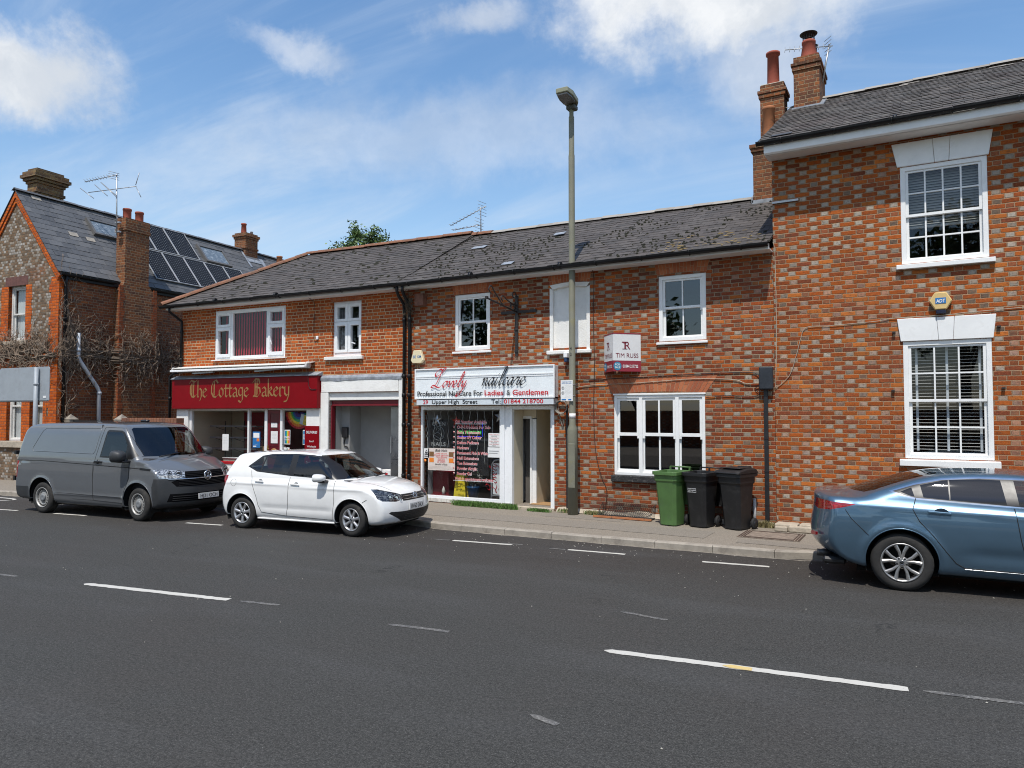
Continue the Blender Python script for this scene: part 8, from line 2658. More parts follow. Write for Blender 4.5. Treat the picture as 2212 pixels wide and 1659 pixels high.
def mirror(car, x, y, z, sg, L, D, Hh, mat, capmat):
 """door mirror: body tapering forward, glass to the rear, on a short foot"""
 mb = MB()
 secs = []
 for (t_, k) in ((-.5, .93), (-.42, 1.0), (-.1, .97), (.25, .80), (.5, .45)):
  secs.append((x + D * t_, k))
 vs = []
 n = 12
 for (xx, k) in secs:
  for j in range(n):
   a = 2 * math.pi * j / n
   u, v = math.cos(a), math.sin(a)
   u = math.copysign(abs(u) ** .6, u); v = math.copysign(abs(v) ** .6, v)
   vs.append((xx, y + sg * (L * .5 + u * L * .5 * k), z + Hh * .5 * v * k))
 fs = [(i * n + j, i * n + (j + 1) % n, (i + 1) * n + (j + 1) % n, (i + 1) * n + j) for i in range(len(secs) - 1) for j in range(n)]
 fs.append(tuple(range((len(secs) - 1) * n, len(secs) * n)))
 mb.add(vs, fs, 0, True)
 mo_ = car.add('mirror', mb, capmat)
 mb = MB()
 mb.add([vs[j] for j in range(n)], [tuple(range(n - 1, -1, -1))]); car.add('mirror_glass', mb, CHROME, mo_, recalc=False)
 mb = MB(); mb.obox((x + .02, y + sg * L * .12, z - Hh * .42), (D * .42, 0, .0), (0, L * .42, 0), (0, 0, .022)); car.add('mirror_foot', mb, mat, mo_, bevel=.012)
def plate(car, x, y, z, txt, sg=1, tilt=0.0, w=.52):
 mb = MB(); mb.box(-.006, .006, -w / 2, w / 2, -.056, .056)
 p = car.add('number_plate', mb, PLATE)
 p.location = (x, y, z); p.rotation_euler = (0, tilt, 0)
 mb = MB()
 vs, fs = text_geo(txt, .108, .006)
 W_ = max(v[0] for v in vs) - min(v[0] for v in vs)
 k = w * .84 / W_
 mb.add([(sg * .0085, sg * v[0] * k, v[1] - .039) for v in vs], fs)
 car.add('lettering', mb, INK['black'], p, recalc=False)
def interp(z, zs, ws): return np.interp(z, zs, ws)
def body_fn(body, gh, wz, wgz, xfr, cf, xrr, cr, p=2.6, crown=.05, wheels=(), k1=.07, k2=.09, ku=.035, ghcf=.22, ghcr=.2, ghx=None, zc=.6, extra=None, flare=.012, R0=.38):
 PB_, PG_ = chaikin(body, 2), chaikin(gh, 2)
 wmax = max(wz[1])
 zfine = np.linspace(-.2, 2.4, 261)
 def smoothed(t_):
  v = np.interp(zfine, t_[0], t_[1])
  kk = np.ones(13) / 13
  return np.convolve(np.pad(v, 6, 'edge'), kk, 'valid')
 wv, wg = smoothed(wz), smoothed(wgz)
 def fn(x, y, z):
  a = np.abs(y)
  tt = np.clip(a / wmax, 0, 1.2)
  bow = tt ** p
  xw = x + cf * bow * sstep(xfr[0], xfr[1], x) - cr * bow * (1 - sstep(xrr[0], xrr[1], x))
  zz = z + crown * tt ** 2 * sstep(zc, zc + .25, z)
  W_ = np.interp(z, zfine, wv)
  for (wx, wr) in wheels:
   d = np.sqrt((x - wx) ** 2 + (z - wr) ** 2)
   W_ = W_ + flare * np.exp(-((d - R0) / .055) ** 2) * (z > wr - .2)
  if extra is not None:
   W_ = W_ + extra(x, z)
  f1 = smax(poly_sdf(PB_, xw, zz), (a - W_) * .98, k1)
  g0, g1 = ghx
  xg = x + ghcf * bow * sstep(g0, g1, x) - ghcr * bow * (1 - sstep(.0, g0, x))
  f2 = smax(poly_sdf(PG_, xg, zz), (a - np.interp(z, zfine, wg)) * .97, k2)
  return smin(f1, f2, ku)
 return fn
# ------------------------------------------------------------------ white hatchback
AP = R(6.97)
n_ = Vector((-math.sin(AP), math.cos(AP), 0))
o_ = Vector((-11.33, 9.55, 0)) + n_ * .785
RW = .30
fnP = body_fn(
 [(-.45, .215), (-.60, .26), (-.665, .42), (-.675, .60), (-.64, .80), (-.585, .96), (-.3, 1.01), (.8, 1.0), (2.2, .99), (2.45, .975), (2.75, .935), (3.0, .87), (3.17, .795), (3.255, .70), (3.295, .58), (3.31, .46), (3.30, .33), (3.24, .235), (3.0, .205), (1.5, .20)],
 [(-.62, .90), (-.50, 1.12), (-.36, 1.33), (-.30, 1.405), (-.10, 1.43), (.4, 1.462), (.9, 1.478), (1.3, 1.468), (1.62, 1.425), (1.95, 1.225), (2.36, .97), (2.5, .88), (1.0, .6), (-.4, .7)],
 ([.15, .24, .34, .50, .66, .80, .92, 1.0, 1.1], [.72, .795, .822, .836, .842, .836, .818, .79, .73]),
 ([.8, .95, 1.02, 1.2, 1.38, 1.5], [.80, .795, .782, .715, .640, .585]),
 (1.9, 3.0), .23, (-.35, .25), .20, 2.5, .045, ((0, RW), (2.47, RW)), .06, .075, .02, .20, .10, (1.2, 2.2), .6,
 lambda x, z: .010 * np.exp(-((z - (.84 + .02 * (1.2 - x))) / .025) ** 2) - .010 * np.exp(-((z - .43) / .05) ** 2) * sstep(.35, .6, x) * (1 - sstep(1.9, 2.15, x)), .012, .365)
WHITE = paint_mat('white_car_paint', (0.78, 0.78, 0.77), 0, .3, dusty=.10)
P = Car('white five door hatchback parked directly in front of the grey van', 'car', 'hatchback_car', tuple(o_), AP, fnP, (-.8, -.95, .1), (3.42, .95, 1.6), WHITE, .036)
RA = .365
for wx in (0, 2.47):
 P.side('arch', circle(wx, RW + .005, RA), ymin=.47)
dlo = [(.06, 1.165), (.30, 1.075), (1.1, 1.02), (2.03, .985), (2.20, .985), (2.17, 1.045), (1.93, 1.215), (1.66, 1.375), (1.48, 1.405), (1.1, 1.42), (.55, 1.405), (.34, 1.37)]
P.side('window_trim', dlo, only=(0,))
kt = (P.names.index('window_trim'), P.names.index('window_trim#far'))
for nm, pl in (('rear_side_glass', [(.40, 1.085), (1.03, 1.045), (1.04, 1.395), (.60, 1.385), (.46, 1.36)]), ('quarter_glass', [(.125, 1.165), (.30, 1.105), (.365, 1.098), (.425, 1.345), (.38, 1.35)]), ('front_side_glass', [(1.17, 1.035), (2.02, 1.01), (1.99, 1.08), (1.82, 1.235), (1.60, 1.365), (1.42, 1.385), (1.18, 1.395)])):
 P.side(nm, pl, only=kt)
P.front('windscreen', [(-.665, .99), (.665, .99), (.71, 1.02), (.575, 1.37), (.50, 1.395), (-.50, 1.395), (-.575, 1.37), (-.71, 1.02)], only=(0,), xlim=1.55, nmin=.2)
P.front('rear_screen', [(-.60, 1.02), (.60, 1.02), (.52, 1.34), (-.52, 1.34)], only=(0,), sign=-1, xlim=.1, nmin=.3)
P.side('rear_door', [(.36, .60), (.40, .46), (.47, .335), (1.04, .295), (1.085, .5), (1.10, 1.0), (1.09, 1.43), (.55, 1.43), (.30, 1.37), (.18, 1.06), (.27, .80)], only=(0,), sides=(-1,), ymin=.5)
P.side('front_door', [(1.055, .295), (2.06, .27), (2.11, .6), (2.10, .97), (2.2, 1.0), (2.0, 1.2), (1.68, 1.42), (1.10, 1.43), (1.11, 1.0), (1.095, .5)], only=(0,), sides=(-1,), ymin=.5)
# front end
for sg in (-1, 1):
 dirv = Vector((.78, .62 * sg, 0)).normalized()
 e1 = Vector((-dirv.y, dirv.x, 0))
 P.cut('headlight' if sg < 0 else 'headlight#far', [(2.86, .78 * sg, .84), (2.96, .70 * sg, .835), (3.14, .44 * sg, .765), (3.21, .35 * sg, .725), (3.24, .36 * sg, .65), (3.14, .48 * sg, .62), (2.98, .70 * sg, .645), (2.92, .76 * sg, .69)][::sg], e1, (0, 0, 1), lambda c, n, sg=sg: c.y * sg > .2 and c.x > 2.5 and n.x > .02)
P.front('grille', [(-.37, .62), (.37, .62), (.355, .735), (-.355, .735)], only=(0,), xlim=2.8)
P.front('lower_intake', [(-.70, .43), (-.40, .27), (.40, .27), (.70, .43), (.66, .455), (.42, .445), (-.42, .445), (-.66, .455)], only=(0,), xlim=2.6, nmin=.05)
dirv = Vector((-.6, -.8, 0)).normalized(); e1 = Vector((-dirv.y, dirv.x, 0))
P.cut('tail_lamp', [(-.36, -.78, .99), (-.52, -.66, 1.02), (-.58, -.6, .80), (-.46, -.76, .76), (-.40, -.80, .80)], e1, (0, 0, 1), lambda c, n: c.y < -.4 and c.x < 0 and n.dot(dirv) > 0)
glass = {k: CG for k in ('rear_side_glass', 'quarter_glass', 'front_side_glass', 'windscreen', 'rear_screen')}
MESHB = simple('black_mesh', (0.010, 0.010, 0.011), 0.55, 0.3, 60, bump=.8, bscale=45)
m, t, b = new_mat('dark_headlamp_glass')
t.put(b.inputs['Base Color'], t.mix(t.smooth(t.noise(None, 9, 4, .6), .45, .62), (0.02, 0.021, 0.024), (0.16, 0.17, 0.18)))
b.inputs['Roughness'].default_value = .08; b.inputs['Metallic'].default_value = .3; b.inputs['Coat Weight'].default_value = 1.0
HLG = m
P.finish({**glass, 'window_trim': TRIM, 'headlight': HLG, 'grille': TRIM, 'lower_intake': MESHB, 'tail_lamp': RLENS})
for sg in (-1, 1):
 for wx in (0, 2.47):
  arch_liner(P, wx, RW, RA + .012, sg, .80, .40); arch_lip(P, wx, RW + .005, RA, sg, .009)
for (wx, st) in ((0, 0), (2.47, R(-7))):
 for sg in (-1, 1):
  wheel(P, wx, sg * .725, RW, .185, .195, (7, .042, .062, 0), st)
mb = MB()
for pl in ([(.36, .60), (.40, .46), (.47, .335), (1.04, .295), (1.085, .5), (1.10, 1.0)], [(.36, .60), (.27, .80), (.18, 1.06), (.17, 1.10)], [(1.04, .295), (2.06, .27), (2.11, .6), (2.10, .97)]):
 P.seam(mb, pl, -1)
P.seam(mb, [(2.62, .40), (2.72, .62), (2.80, .665)], -1)
pc = circle(-.20, .86, .065, 22); P.seam(mb, pc + pc[:1], -1, .0025)
P.add('panel_gap', mb, GAP)
mb = MB()
for sg in (-1, 1):
 pts = []
 for k in range(14):
  q = k / 13
  xx, yy = 2.30 + .78 * q, sg * (.70 - .22 * q - .05 * math.sin(q * 3))
  zz = 1.3
  lo_, hi_ = .5, 1.5
  for _ in range(24):
   md = (lo_ + hi_) / 2
   if fnP(np.array([xx]), np.array([yy]), np.array([md]))[0] < 0: lo_ = md
   else: hi_ = md
  pts.append((xx, yy, lo_ - .001))
 mb.tube(pts, .0035, 5, cap=False)
P.add('bonnet_gap', mb, GAP)
mb = MB()
for z in (.65, .70):
 P.seam_f(mb, [(-.345, z), (.345, z)], 1, .006, .004)
P.add('grille_bar', mb, CHROME)
mb = MB(); emblem_ring(mb, (P.xsurf(0, .68) + .012, 0, .68), .072, 'x', 1, True); P.add('emblem', mb, CHROME)
mb = MB(); mb.lathe([(.062, -.01), (.062, .004), (0, .006)], (P.xsurf(0, .68) + .002, 0, .68), 'x', 20); P.add('emblem_disc', mb, TRIM)
mb = MB()
for k in range(5): P.seam_f(mb, [(-.40 + .03 * k, .30 + .03 * k), (.40 - .03 * k, .30 + .03 * k)], 1, .004, .002)
P.add('intake_bar', mb, PLAST)
plate(P, P.xsurf(.0, .515) + .012, 0, .515, 'HV60 DKX', 1, R(-3))
mb = MB()
for (px, pz, rr_) in ((.50, .685, .052), (.62, .70, .046), (.44, .64, .03)):
 for sg in (-1,):
  xx = P.xsurf(sg * px, pz)
  nrm_ = Vector((.75, .6 * sg, .1)).normalized()
  c = Vector((xx, sg * px, pz)) + nrm_ * .003
  u = nrm_.cross(Vector((0, 0, 1))).normalized(); v = u.cross(nrm_)
  mb.tube([c + (u * math.cos(a) + v * math.sin(a)) * rr_ for a in np.linspace(0, 6.283, 19)], .005, 5)
  mb.add([c + (u * math.cos(a) + v * math.sin(a)) * rr_ * .55 for a in np.linspace(0, 6.283, 15)[:-1]], [tuple(range(14))])
P.add('headlight_reflector', mb, REFL)
mirror(P, 1.86, -.80, 1.015, -1, .22, .19, .15, TRIM, WHITE); mirror(P, 1.86, .80, 1.015, 1, .22, .19, .15, TRIM, WHITE)
mb = MB()
for (x, z) in ((.42, .905), (1.25, .875)):
 y = P.ysurf(x, z, -1)
 mb.obox((x, y - .022, z), (.10, 0, -.004), (0, .009, 0), (0, 0, .015))
P.add('door_handle', mb, WHITE, bevel=.007)
mb = MB()
for (x, z) in ((.42, .90), (1.25, .87)):
 y = P.ysurf(x, z, -1)
 mb.lathe([(.05, .002), (.0, .004)], (x + .02, y - .001, z), 'y', 16)
P.add('handle_recess', mb, simple('shaded_recess', (0.30, 0.30, 0.30), 0.5))
mb = MB(); mb.tube([(.30, .1, 1.455), (.16, .1, 1.56)], .005, 5); P.add('roof_aerial', mb, TRIM)
mb = MB(); mb.tube([(2.36, -.5, 1.005), (2.30, -.05, 1.035)], .012, 5); mb.tube([(2.40, .05, 1.0), (2.33, .5, 1.02)], .012, 5); P.add('wiper', mb, TRIM)
for y in (-.78, .78):
 mb = MB(); mb.box(.35, 2.10, y - .02, y + .02, .20, .235); P.add('side_skirt', mb, WHITE, bevel=.012)
mb = MB(); mb.box(-.4, 3.0, -.6, .6, .16, .22); P.add('underbody', mb, LINER)
for (x, y) in ((1.15, -.36), (1.15, .36)): seat(P, x, y, .42)
for (x, y) in ((.35, -.36), (.35, .36)): seat(P, x, y, .45, .5, .52)
mb = MB(); mb.prism([(1.75, .5), (2.35, .5), (2.35, .96), (2.1, .98), (1.8, .93)], 'y', -.7, .7); P.add('dashboard', mb, DASH, bevel=.03)
mb = MB(); mb.tube([(1.72 + .06 * math.sin(a), -.36 + .18 * math.cos(a), .95 + .17 * math.sin(a)) for a in np.linspace(0, 6.283, 25)], .014, 6); P.add('steering_wheel', mb, TRIM)
mb = MB(); mb.box(2.05, 2.2, -.02, .12, .985, .989); mb.box(2.12, 2.25, -.35, -.25, .985, .989); P.add('paper_on_dash', mb, M['paper'])
mb = MB(); mb.obox((1.72, 0, 1.33), (.02, 0, 0), (0, .12, 0), (0, 0, .035)); P.add('rear_view_mirror', mb, TRIM, bevel=.01)
# ------------------------------------------------------------------ grey van
AV = R(5.255)
n_ = Vector((-math.sin(AV), math.cos(AV), 0))
o_ = Vector((-16.87, 8.85, 0)) + n_ * .90
RW = .338
fnV = body_fn(
 [(-.70, .27), (-.93, .31), (-.985, .40), (-.985, .62), (-.965, .9), (-.94, 1.1), (-.5, 1.2), (1.0, 1.22), (2.8, 1.25), (3.12, 1.27), (3.35, 1.215), (3.62, 1.11), (3.78, 1.03), (3.86, .95), (3.895, .83), (3.915, .65), (3.915, .45), (3.87, .31), (3.7, .255), (1.5, .25)],
 [(-.96, 1.0), (-.93, 1.25), (-.86, 1.60), (-.80, 1.83), (-.70, 1.945), (-.3, 1.975), (1.0, 1.995), (2.1, 1.985), (2.42, 1.945), (2.58, 1.85), (2.85, 1.60), (3.18, 1.27), (3.3, 1.1), (2.0, .8), (-.8, .8)],
 ([.2, .3, .45, .62, .9, 1.15, 1.3, 1.4], [.87, .915, .935, .947, .952, .945, .925, .90]),
 ([.9, 1.2, 1.28, 1.5, 1.75, 1.86, 2.0], [.94, .938, .925, .885, .838, .80, .74]),
 (2.8, 3.75), .40, (-.75, -.2), .07, 2.8, .05, ((0, RW), (3.0, RW)), .055, .075, .02, .30, .03, (2.0, 3.0), .9,
 lambda x, z: -.010 * np.exp(-((z - 1.135) / .022) ** 2) + .012 * np.exp(-((z - .455) / .03) ** 2) * (x > .3) * (x < 2.6), .014, .43)
GREYP = paint_mat('grey_van_paint', (0.105, 0.113, 0.123), 0, .28, dusty=.16)
V = Car('grey panel van with black bumpers parked in front of the bakery', 'van', 'panel_van', tuple(o_), AV, fnV, (-1.12, -1.06, .15), (4.05, 1.06, 2.1), GREYP, .042)
RA = .425
for wx in (0, 3.0): V.side('arch', circle(wx, RW + .02, RA), ymin=.5)
V.side('front_door', [(1.66, .36), (2.55, .34), (2.62, .60), (2.74, .85), (2.745, 1.26), (2.95, 1.30), (2.62, 1.66), (2.42, 1.86), (1.83, 1.88), (1.76, 1.5), (1.70, 1.2), (1.66, .8)], only=(0,), sides=(-1,), ymin=.5)
kd = (V.names.index('front_door'),)
wtr = [(1.83, 1.255), (2.80, 1.235), (2.90, 1.30), (2.62, 1.60), (2.45, 1.78), (2.36, 1.815), (1.96, 1.825), (1.92, 1.80)]
V.side('window_trim', wtr, only=(0,) + kd)
kt = (V.names.index('window_trim'), V.names.index('window_trim#far'))
V.side('door_glass', [(1.865, 1.285), (2.60, 1.275), (2.60, 1.54), (2.42, 1.745), (2.33, 1.785), (1.97, 1.79), (1.955, 1.77)], only=kt)
V.front('windscreen', [(-.80, 1.29), (.80, 1.29), (.845, 1.33), (.70, 1.84), (.64, 1.87), (-.64, 1.87), (-.70, 1.84), (-.845, 1.33)], only=(0,), xlim=2.4, nmin=.2)
kw = V.names.index('windscreen')
# grille, lamps, bumper
for sg in (-1, 1):
 dirv = Vector((.8, .6 * sg, 0)).normalized(); e1 = Vector((-dirv.y, dirv.x, 0))
 pl = [(3.36, .90 * sg, 1.045), (3.60, .78 * sg, 1.04), (3.80, .50 * sg, 1.0), (3.82, .50 * sg, .86), (3.72, .62 * sg, .845), (3.50, .86 * sg, .875)]
 V.cut('headlight' if sg < 0 else 'headlight#far', pl if sg > 0 else pl[::-1], e1, (0, 0, 1), lambda c, n, sg=sg: c.y * sg > .3 and c.x > 3.0 and n.x > .02)
V.front('grille', [(-.50, .865), (.50, .865), (.50, .995), (-.50, .995)], only=(0,), xlim=3.3)
V.front('lower_grille', [(-.66, .70), (.66, .70), (.74, .80), (.62, .845), (-.62, .845), (-.74, .80)], only=(0,), xlim=3.3)
V.front('bumper_intake', [(-.80, .40), (.80, .40), (.76, .56), (-.76, .56)], only=(0,), xlim=3.3)
V.side('front_bumper', [(3.435, .20), (4.1, .20), (4.1, .862), (3.46, .862), (3.40, .70)], only=(0,), ymin=-2, sides=(-1,))
V.side('rear_bumper', [(-1.2, .2), (-.41, .2), (-.43, .52), (-.45, .565), (-1.2, .565)], only=(0,), ymin=-2, sides=(-1,))
dirv = Vector((-.5, -.86, 0)).normalized(); e1 = Vector((-dirv.y, dirv.x, 0))
V.cut('tail_lamp', [(-.80, -.945, 1.12), (-.98, -.9, 1.12), (-1.0, -.9, .76), (-.84, -.945, .76)], e1, (0, 0, 1), lambda c, n: c.y < -.6 and c.x < -.5 and n.dot(dirv) > .2)
m, t, b = new_mat('clear_headlamp')
t.put(b.inputs['Base Color'], t.mix(t.smooth(t.noise(None, 12, 4, .6), .42, .6), (0.06, 0.062, 0.066), (0.62, 0.64, 0.66)))
b.inputs['Roughness'].default_value = .1; b.inputs['Metallic'].default_value = .4; b.inputs['Coat Weight'].default_value = 1.0
HLV = m
MATT = simple('matt_black_grille', (0.006, 0.006, 0.007), 0.9, 0.1, 8, spec=0.05)
V.finish({'door_glass': CG, 'windscreen': CG, 'window_trim': TRIM, 'headlight': HLV, 'grille': MATT, 'lower_grille': MATT, 'bumper_intake': MATT, 'front_bumper': PLAST, 'rear_bumper': PLAST, 'tail_lamp': RLENS})
for sg in (-1, 1):
 for wx in (0, 3.0):
  arch_liner(V, wx, RW + .02, RA + .012, sg, .90, .45); arch_lip(V, wx, RW + .02, RA, sg, .010)
for (wx, st) in ((0, 0), (3.0, R(-5))):
 for sg in (-1, 1): wheel(V, wx, sg * .825, RW, .205, .215, 'steel', st, STEEL)
mb = MB()
V.seam(mb, [(1.66, 1.16), (1.66, .36), (2.55, .34), (2.62, .60), (2.74, .85), (2.745, 1.26)], -1, .005)
V.seam(mb, [(1.66, .36), (1.66, .8), (1.70, 1.2), (1.76, 1.5), (1.83, 1.88), (2.42, 1.865), (2.62, 1.67), (2.93, 1.33)], -1, .004)
V.seam(mb, [(-.96, 1.135), (0, 1.14), (1.0, 1.115), (2.7, 1.07), (3.1, 1.055)], -1, .007)
V.seam(mb, [(.40, .475), (2.52, .455)], -1, .004)
V.seam(mb, [(1.0, .36), (1.66, .36)], -1, .003)
V.add('panel_gap', mb, GAP)
mb = MB()
pan = [(-.35, 1.345), (-.40, 1.40), (-.16, 1.79), (-.08, 1.845), (1.68, 1.855), (1.73, 1.82), (1.66, 1.38), (1.61, 1.325), (-.35, 1.345)]
V.seam(mb, pan, -1, .011, -.004)
V.add('pressed_panel_edge', mb, GREYP)
mb = MB()
for k in range(6): V.seam(mb, [(3.06, 1.04 + .006 * k), (3.36, 1.025 + .006 * k)], -1, .006, .001)
V.add('badge_strip', mb, TRIM)
mb = MB()
for z in (.895, .925, .955): V.seam_f(mb, [(-.48, z), (.48, z)], 1, .005, .006)
for z in (.725, .755, .785, .815): V.seam_f(mb, [(-.62, z), (.62, z)], 1, .006, .006)
for z in (.43, .47, .51): V.seam_f(mb, [(-.72, z), (.72, z)], 1, .009, .006)
V.add('grille_bar', mb, simple('grille_bar_plastic', (0.012, 0.012, 0.013), 0.6, 0.1, 8, spec=0.25))
mb = MB(); V.seam_f(mb, [(-.78, .852), (-.3, .848), (.3, .848), (.78, .852)], 1, .012, .006); V.add('chrome_strip', mb, CHROME)
gx = V.xsurf(0, .90)
mb = MB(); emblem_ring(mb, (gx + .022, 0, .895), .092, 'x', 1, True); V.add('emblem', mb, CHROME)
mb = MB(); mb.lathe([(.088, -.02), (.088, .012), (0, .015)], (gx + .004, 0, .895), 'x', 22); V.add('emblem_disc', mb, TRIM)
plate(V, V.xsurf(0, .485) + .022, 0, .485, 'HJ21 OCH', 1, R(-3))
mb = MB()
for sg in (-1, 1):
 for (y, z, rr_) in ((.60, .955, .065), (.74, .965, .045)):
  xx = V.xsurf(sg * y, z)
  nr_ = Vector((.85, .5 * sg, .1)).normalized(); u = nr_.cross(Vector((0, 0, 1))).normalized(); v = u.cross(nr_); c = Vector((xx, sg * y, z)) + nr_ * .004
  mb.tube([c + (u * math.cos(a) + v * math.sin(a)) * rr_ for a in np.linspace(0, 6.283, 17)], .006, 5)
  mb.add([c + (u * math.cos(a) + v * math.sin(a)) * rr_ * .6 for a in np.linspace(0, 6.283, 15)[:-1]], [tuple(range(14))])
V.add('headlight_reflector', mb, TRIM)
mirror(V, 2.66, -.97, 1.30, -1, .28, .24, .25, TRIM, PLAST); mirror(V, 2.66, .97, 1.30, 1, .28, .24, .25, TRIM, PLAST)
mb = MB(); y = V.ysurf(1.82, 1.165, -1); mb.obox((1.82, y - .02, 1.165), (.11, 0, 0), (0, .012, 0), (0, 0, .017)); mb.lathe([(.05, 0), (0, -.006)], (1.80, y - .002, 1.165), 'y', 16); V.add('door_handle', mb, TRIM, bevel=.006)
mb = MB(); mb.tube([(3.20, -.6, 1.285), (3.12, -.05, 1.34)], .014, 5); mb.tube([(3.24, .1, 1.28), (3.14, .62, 1.33)], .014, 5); V.add('wiper', mb, TRIM)
mb = MB(); mb.box(1.9, 2.12, -.05, .05, 1.985, 2.03); V.add('roof_pod', mb, TRIM, bevel=.02)
mb = MB(); mb.box(.45, 2.5, -.90, -.86, .24, .275); V.add('side_skirt', mb, TRIM, bevel=.01)
mb = MB(); mb.box(-.8, 3.6, -.7, .7, .19, .27); V.add('underbody', mb, LINER)
for y in (-.5, .5): seat(V, 2.25, y, .75, .52, .62)
mb = MB(); mb.quad((1.72, -.88, .3), (1.72, .88, .3), (1.72, .80, 1.93), (1.72, -.80, 1.93)); V.add('bulkhead', mb, simple('grey_bulkhead', (0.10, 0.10, 0.10), 0.8), recalc=False)
mb = MB(); mb.prism([(2.6, .6), (3.15, .6), (3.15, 1.24), (2.9, 1.27), (2.65, 1.2)], 'y', -.82, .82); V.add('dashboard', mb, DASH, bevel=.03)
mb = MB(); mb.tube([(2.55 + .08 * math.sin(a), -.45 + .2 * math.cos(a), 1.2 + .18 * math.sin(a)) for a in np.linspace(0, 6.283, 25)], .015, 6); V.add('steering_wheel', mb, TRIM)
mb = MB(); mb.box(-.995, -.93, -.93, -.85, 1.26, 1.34); mb.box(-1.0, -.94, -.94, -.86, .68, .78); V.add('door_hinge', mb, TRIM)
# ------------------------------------------------------------------ blue saloon
AM = R(4.0)
n_ = Vector((-math.sin(AM), math.cos(AM), 0))
o_ = Vector((-.35, 10.23, 0)) + n_ * .855
RW = .347
fnM = body_fn(
 [(-.62, .26), (-.86, .33), (-1.02, .44), (-1.085, .58), (-1.075, .74), (-1.04, .92), (-1.035, 1.04), (-1.03, 1.125), (-.95, 1.148), (-.75, 1.142), (-.4, 1.13), (.8, 1.06), (2.2, .98), (2.7, .96), (3.2, .88), (3.6, .76), (3.76, .60), (3.78, .40), (3.7, .24), (3.3, .20), (1.5, .21), (-.2, .23)],
 [(-.85, 1.08), (-.62, 1.15), (-.25, 1.285), (.15, 1.40), (.5, 1.447), (.9, 1.462), (1.3, 1.456), (1.65, 1.42), (2.0, 1.26), (2.6, .98), (2.8, .85), (1.0, .7), (-.6, .85)],
 ([.18, .27, .38, .55, .72, .86, .96, 1.05, 1.13, 1.2], [.80, .865, .888, .912, .920, .918, .902, .868, .81, .70]),
 ([.9, 1.05, 1.12, 1.25, 1.38, 1.48], [.88, .865, .842, .765, .675, .60]),
 (2.6, 3.5), .42, (-.85, -.05), .30, 2.5, .045, ((0, RW), (2.83, RW)), .055, .085, .05, .25, .32, (1.2, 2.4), .85,
 lambda x, z: .012 * np.exp(-((z - (1.0 - .03 * (x - .2))) / .035) ** 2) * sstep(-.9, -.4, x) - .016 * np.exp(-((z - .50) / .08) ** 2) * sstep(.5, .9, x), .020, .44)
BLUE = paint_mat('metallic_blue_paint', (0.085, 0.155, 0.225), .6, .34, dusty=.06)
S = Car('metallic blue saloon with tinted rear windows parked below the tall house', 'car', 'saloon_car', tuple(o_), AM, fnM, (-1.22, -1.03, .12), (3.9, 1.03, 1.6), BLUE, .036)
RA = .405
for wx in (0, 2.83): S.side('arch', circle(wx, RW + .012, RA, 48), ymin=.5)
dl = [(-.125, 1.205), (.02, 1.15), (.16, 1.118), (.9, 1.082), (1.9, 1.03), (2.3, 1.02), (2.0, 1.20), (1.62, 1.36), (1.3, 1.40), (.85, 1.405), (.45, 1.375), (.15, 1.305)]
S.side('chrome_trim', dl, only=(0,))
kt = (S.names.index('chrome_trim'), S.names.index('chrome_trim#far'))
dl2 = [(-.085, 1.205), (.03, 1.168), (.165, 1.136), (.9, 1.100), (1.9, 1.048), (2.2, 1.04), (1.98, 1.185), (1.61, 1.34), (1.3, 1.38), (.85, 1.385), (.46, 1.355), (.16, 1.288)]
S.side('window_pillar', dl2, only=kt)
kp = (S.names.index('window_pillar'), S.names.index('window_pillar#far'))
S.side('quarter_glass', [(-.0, 1.20), (.12, 1.155), (.155, 1.15), (.125, 1.255), (.075, 1.235)], only=kp)
S.side('rear_side_glass', [(.25, 1.145), (.50, 1.128), (.52, 1.128), (.52, 1.355), (.46, 1.347), (.22, 1.287)], only=kp)
S.side('rear_door_glass', [(.535, 1.128), (1.10, 1.098), (1.06, 1.372), (.85, 1.376), (.535, 1.358)], only=kp)
S.side('front_door_glass', [(1.22, 1.09), (1.9, 1.058), (2.08, 1.055), (1.94, 1.18), (1.6, 1.33), (1.3, 1.37), (1.19, 1.372)], only=kp)
S.front('rear_screen', [(-.62, 1.165), (.62, 1.165), (.66, 1.20), (.55, 1.40), (.45, 1.425), (-.45, 1.425), (-.55, 1.40), (-.66, 1.20)], only=(0,), sign=-1, xlim=.7, nmin=.12)
S.front('windscreen', [(-.70, 1.0), (.70, 1.0), (.58, 1.39), (-.58, 1.39)], only=(0,), xlim=1.5, nmin=.2)
S.side('rear_door', [(.165, 1.13), (.13, 1.0), (.20, .86), (.34, .70), (.47, .52), (.57, .39), (.66, .335), (1.30, .33), (1.22, .7), (1.17, 1.06), (1.13, 1.10)], only=(0,), sides=(-1,), ymin=.5)
S.side('front_door', [(1.31, .33), (2.25, .33), (2.32, .6), (2.3, 1.02), (1.18, 1.07), (1.23, .7)], only=(0,), sides=(-1,), ymin=.5)
dirv = Vector((-.55, -.83, 0)).normalized(); e1 = Vector((-dirv.y, dirv.x, 0))
for sg in (-1, 1):
 dv = Vector((-.55, .83 * sg, 0)).normalized(); e1 = Vector((-dv.y, dv.x, 0))
 pl = [(-.50, .89 * sg, 1.03), (-.80, .80 * sg, 1.05), (-1.03, .55 * sg, 1.055), (-1.05, .45 * sg, .945), (-.98, .62 * sg, .92), (-.78, .84 * sg, .945), (-.60, .89 * sg, .995)]
 S.cut('tail_lamp' if sg < 0 else 'tail_lamp#far', pl, e1, (0, 0, 1), lambda c, n, sg=sg, dv=dv: c.y * sg > .35 and c.x < 0 and n.dot(dv) > .05)
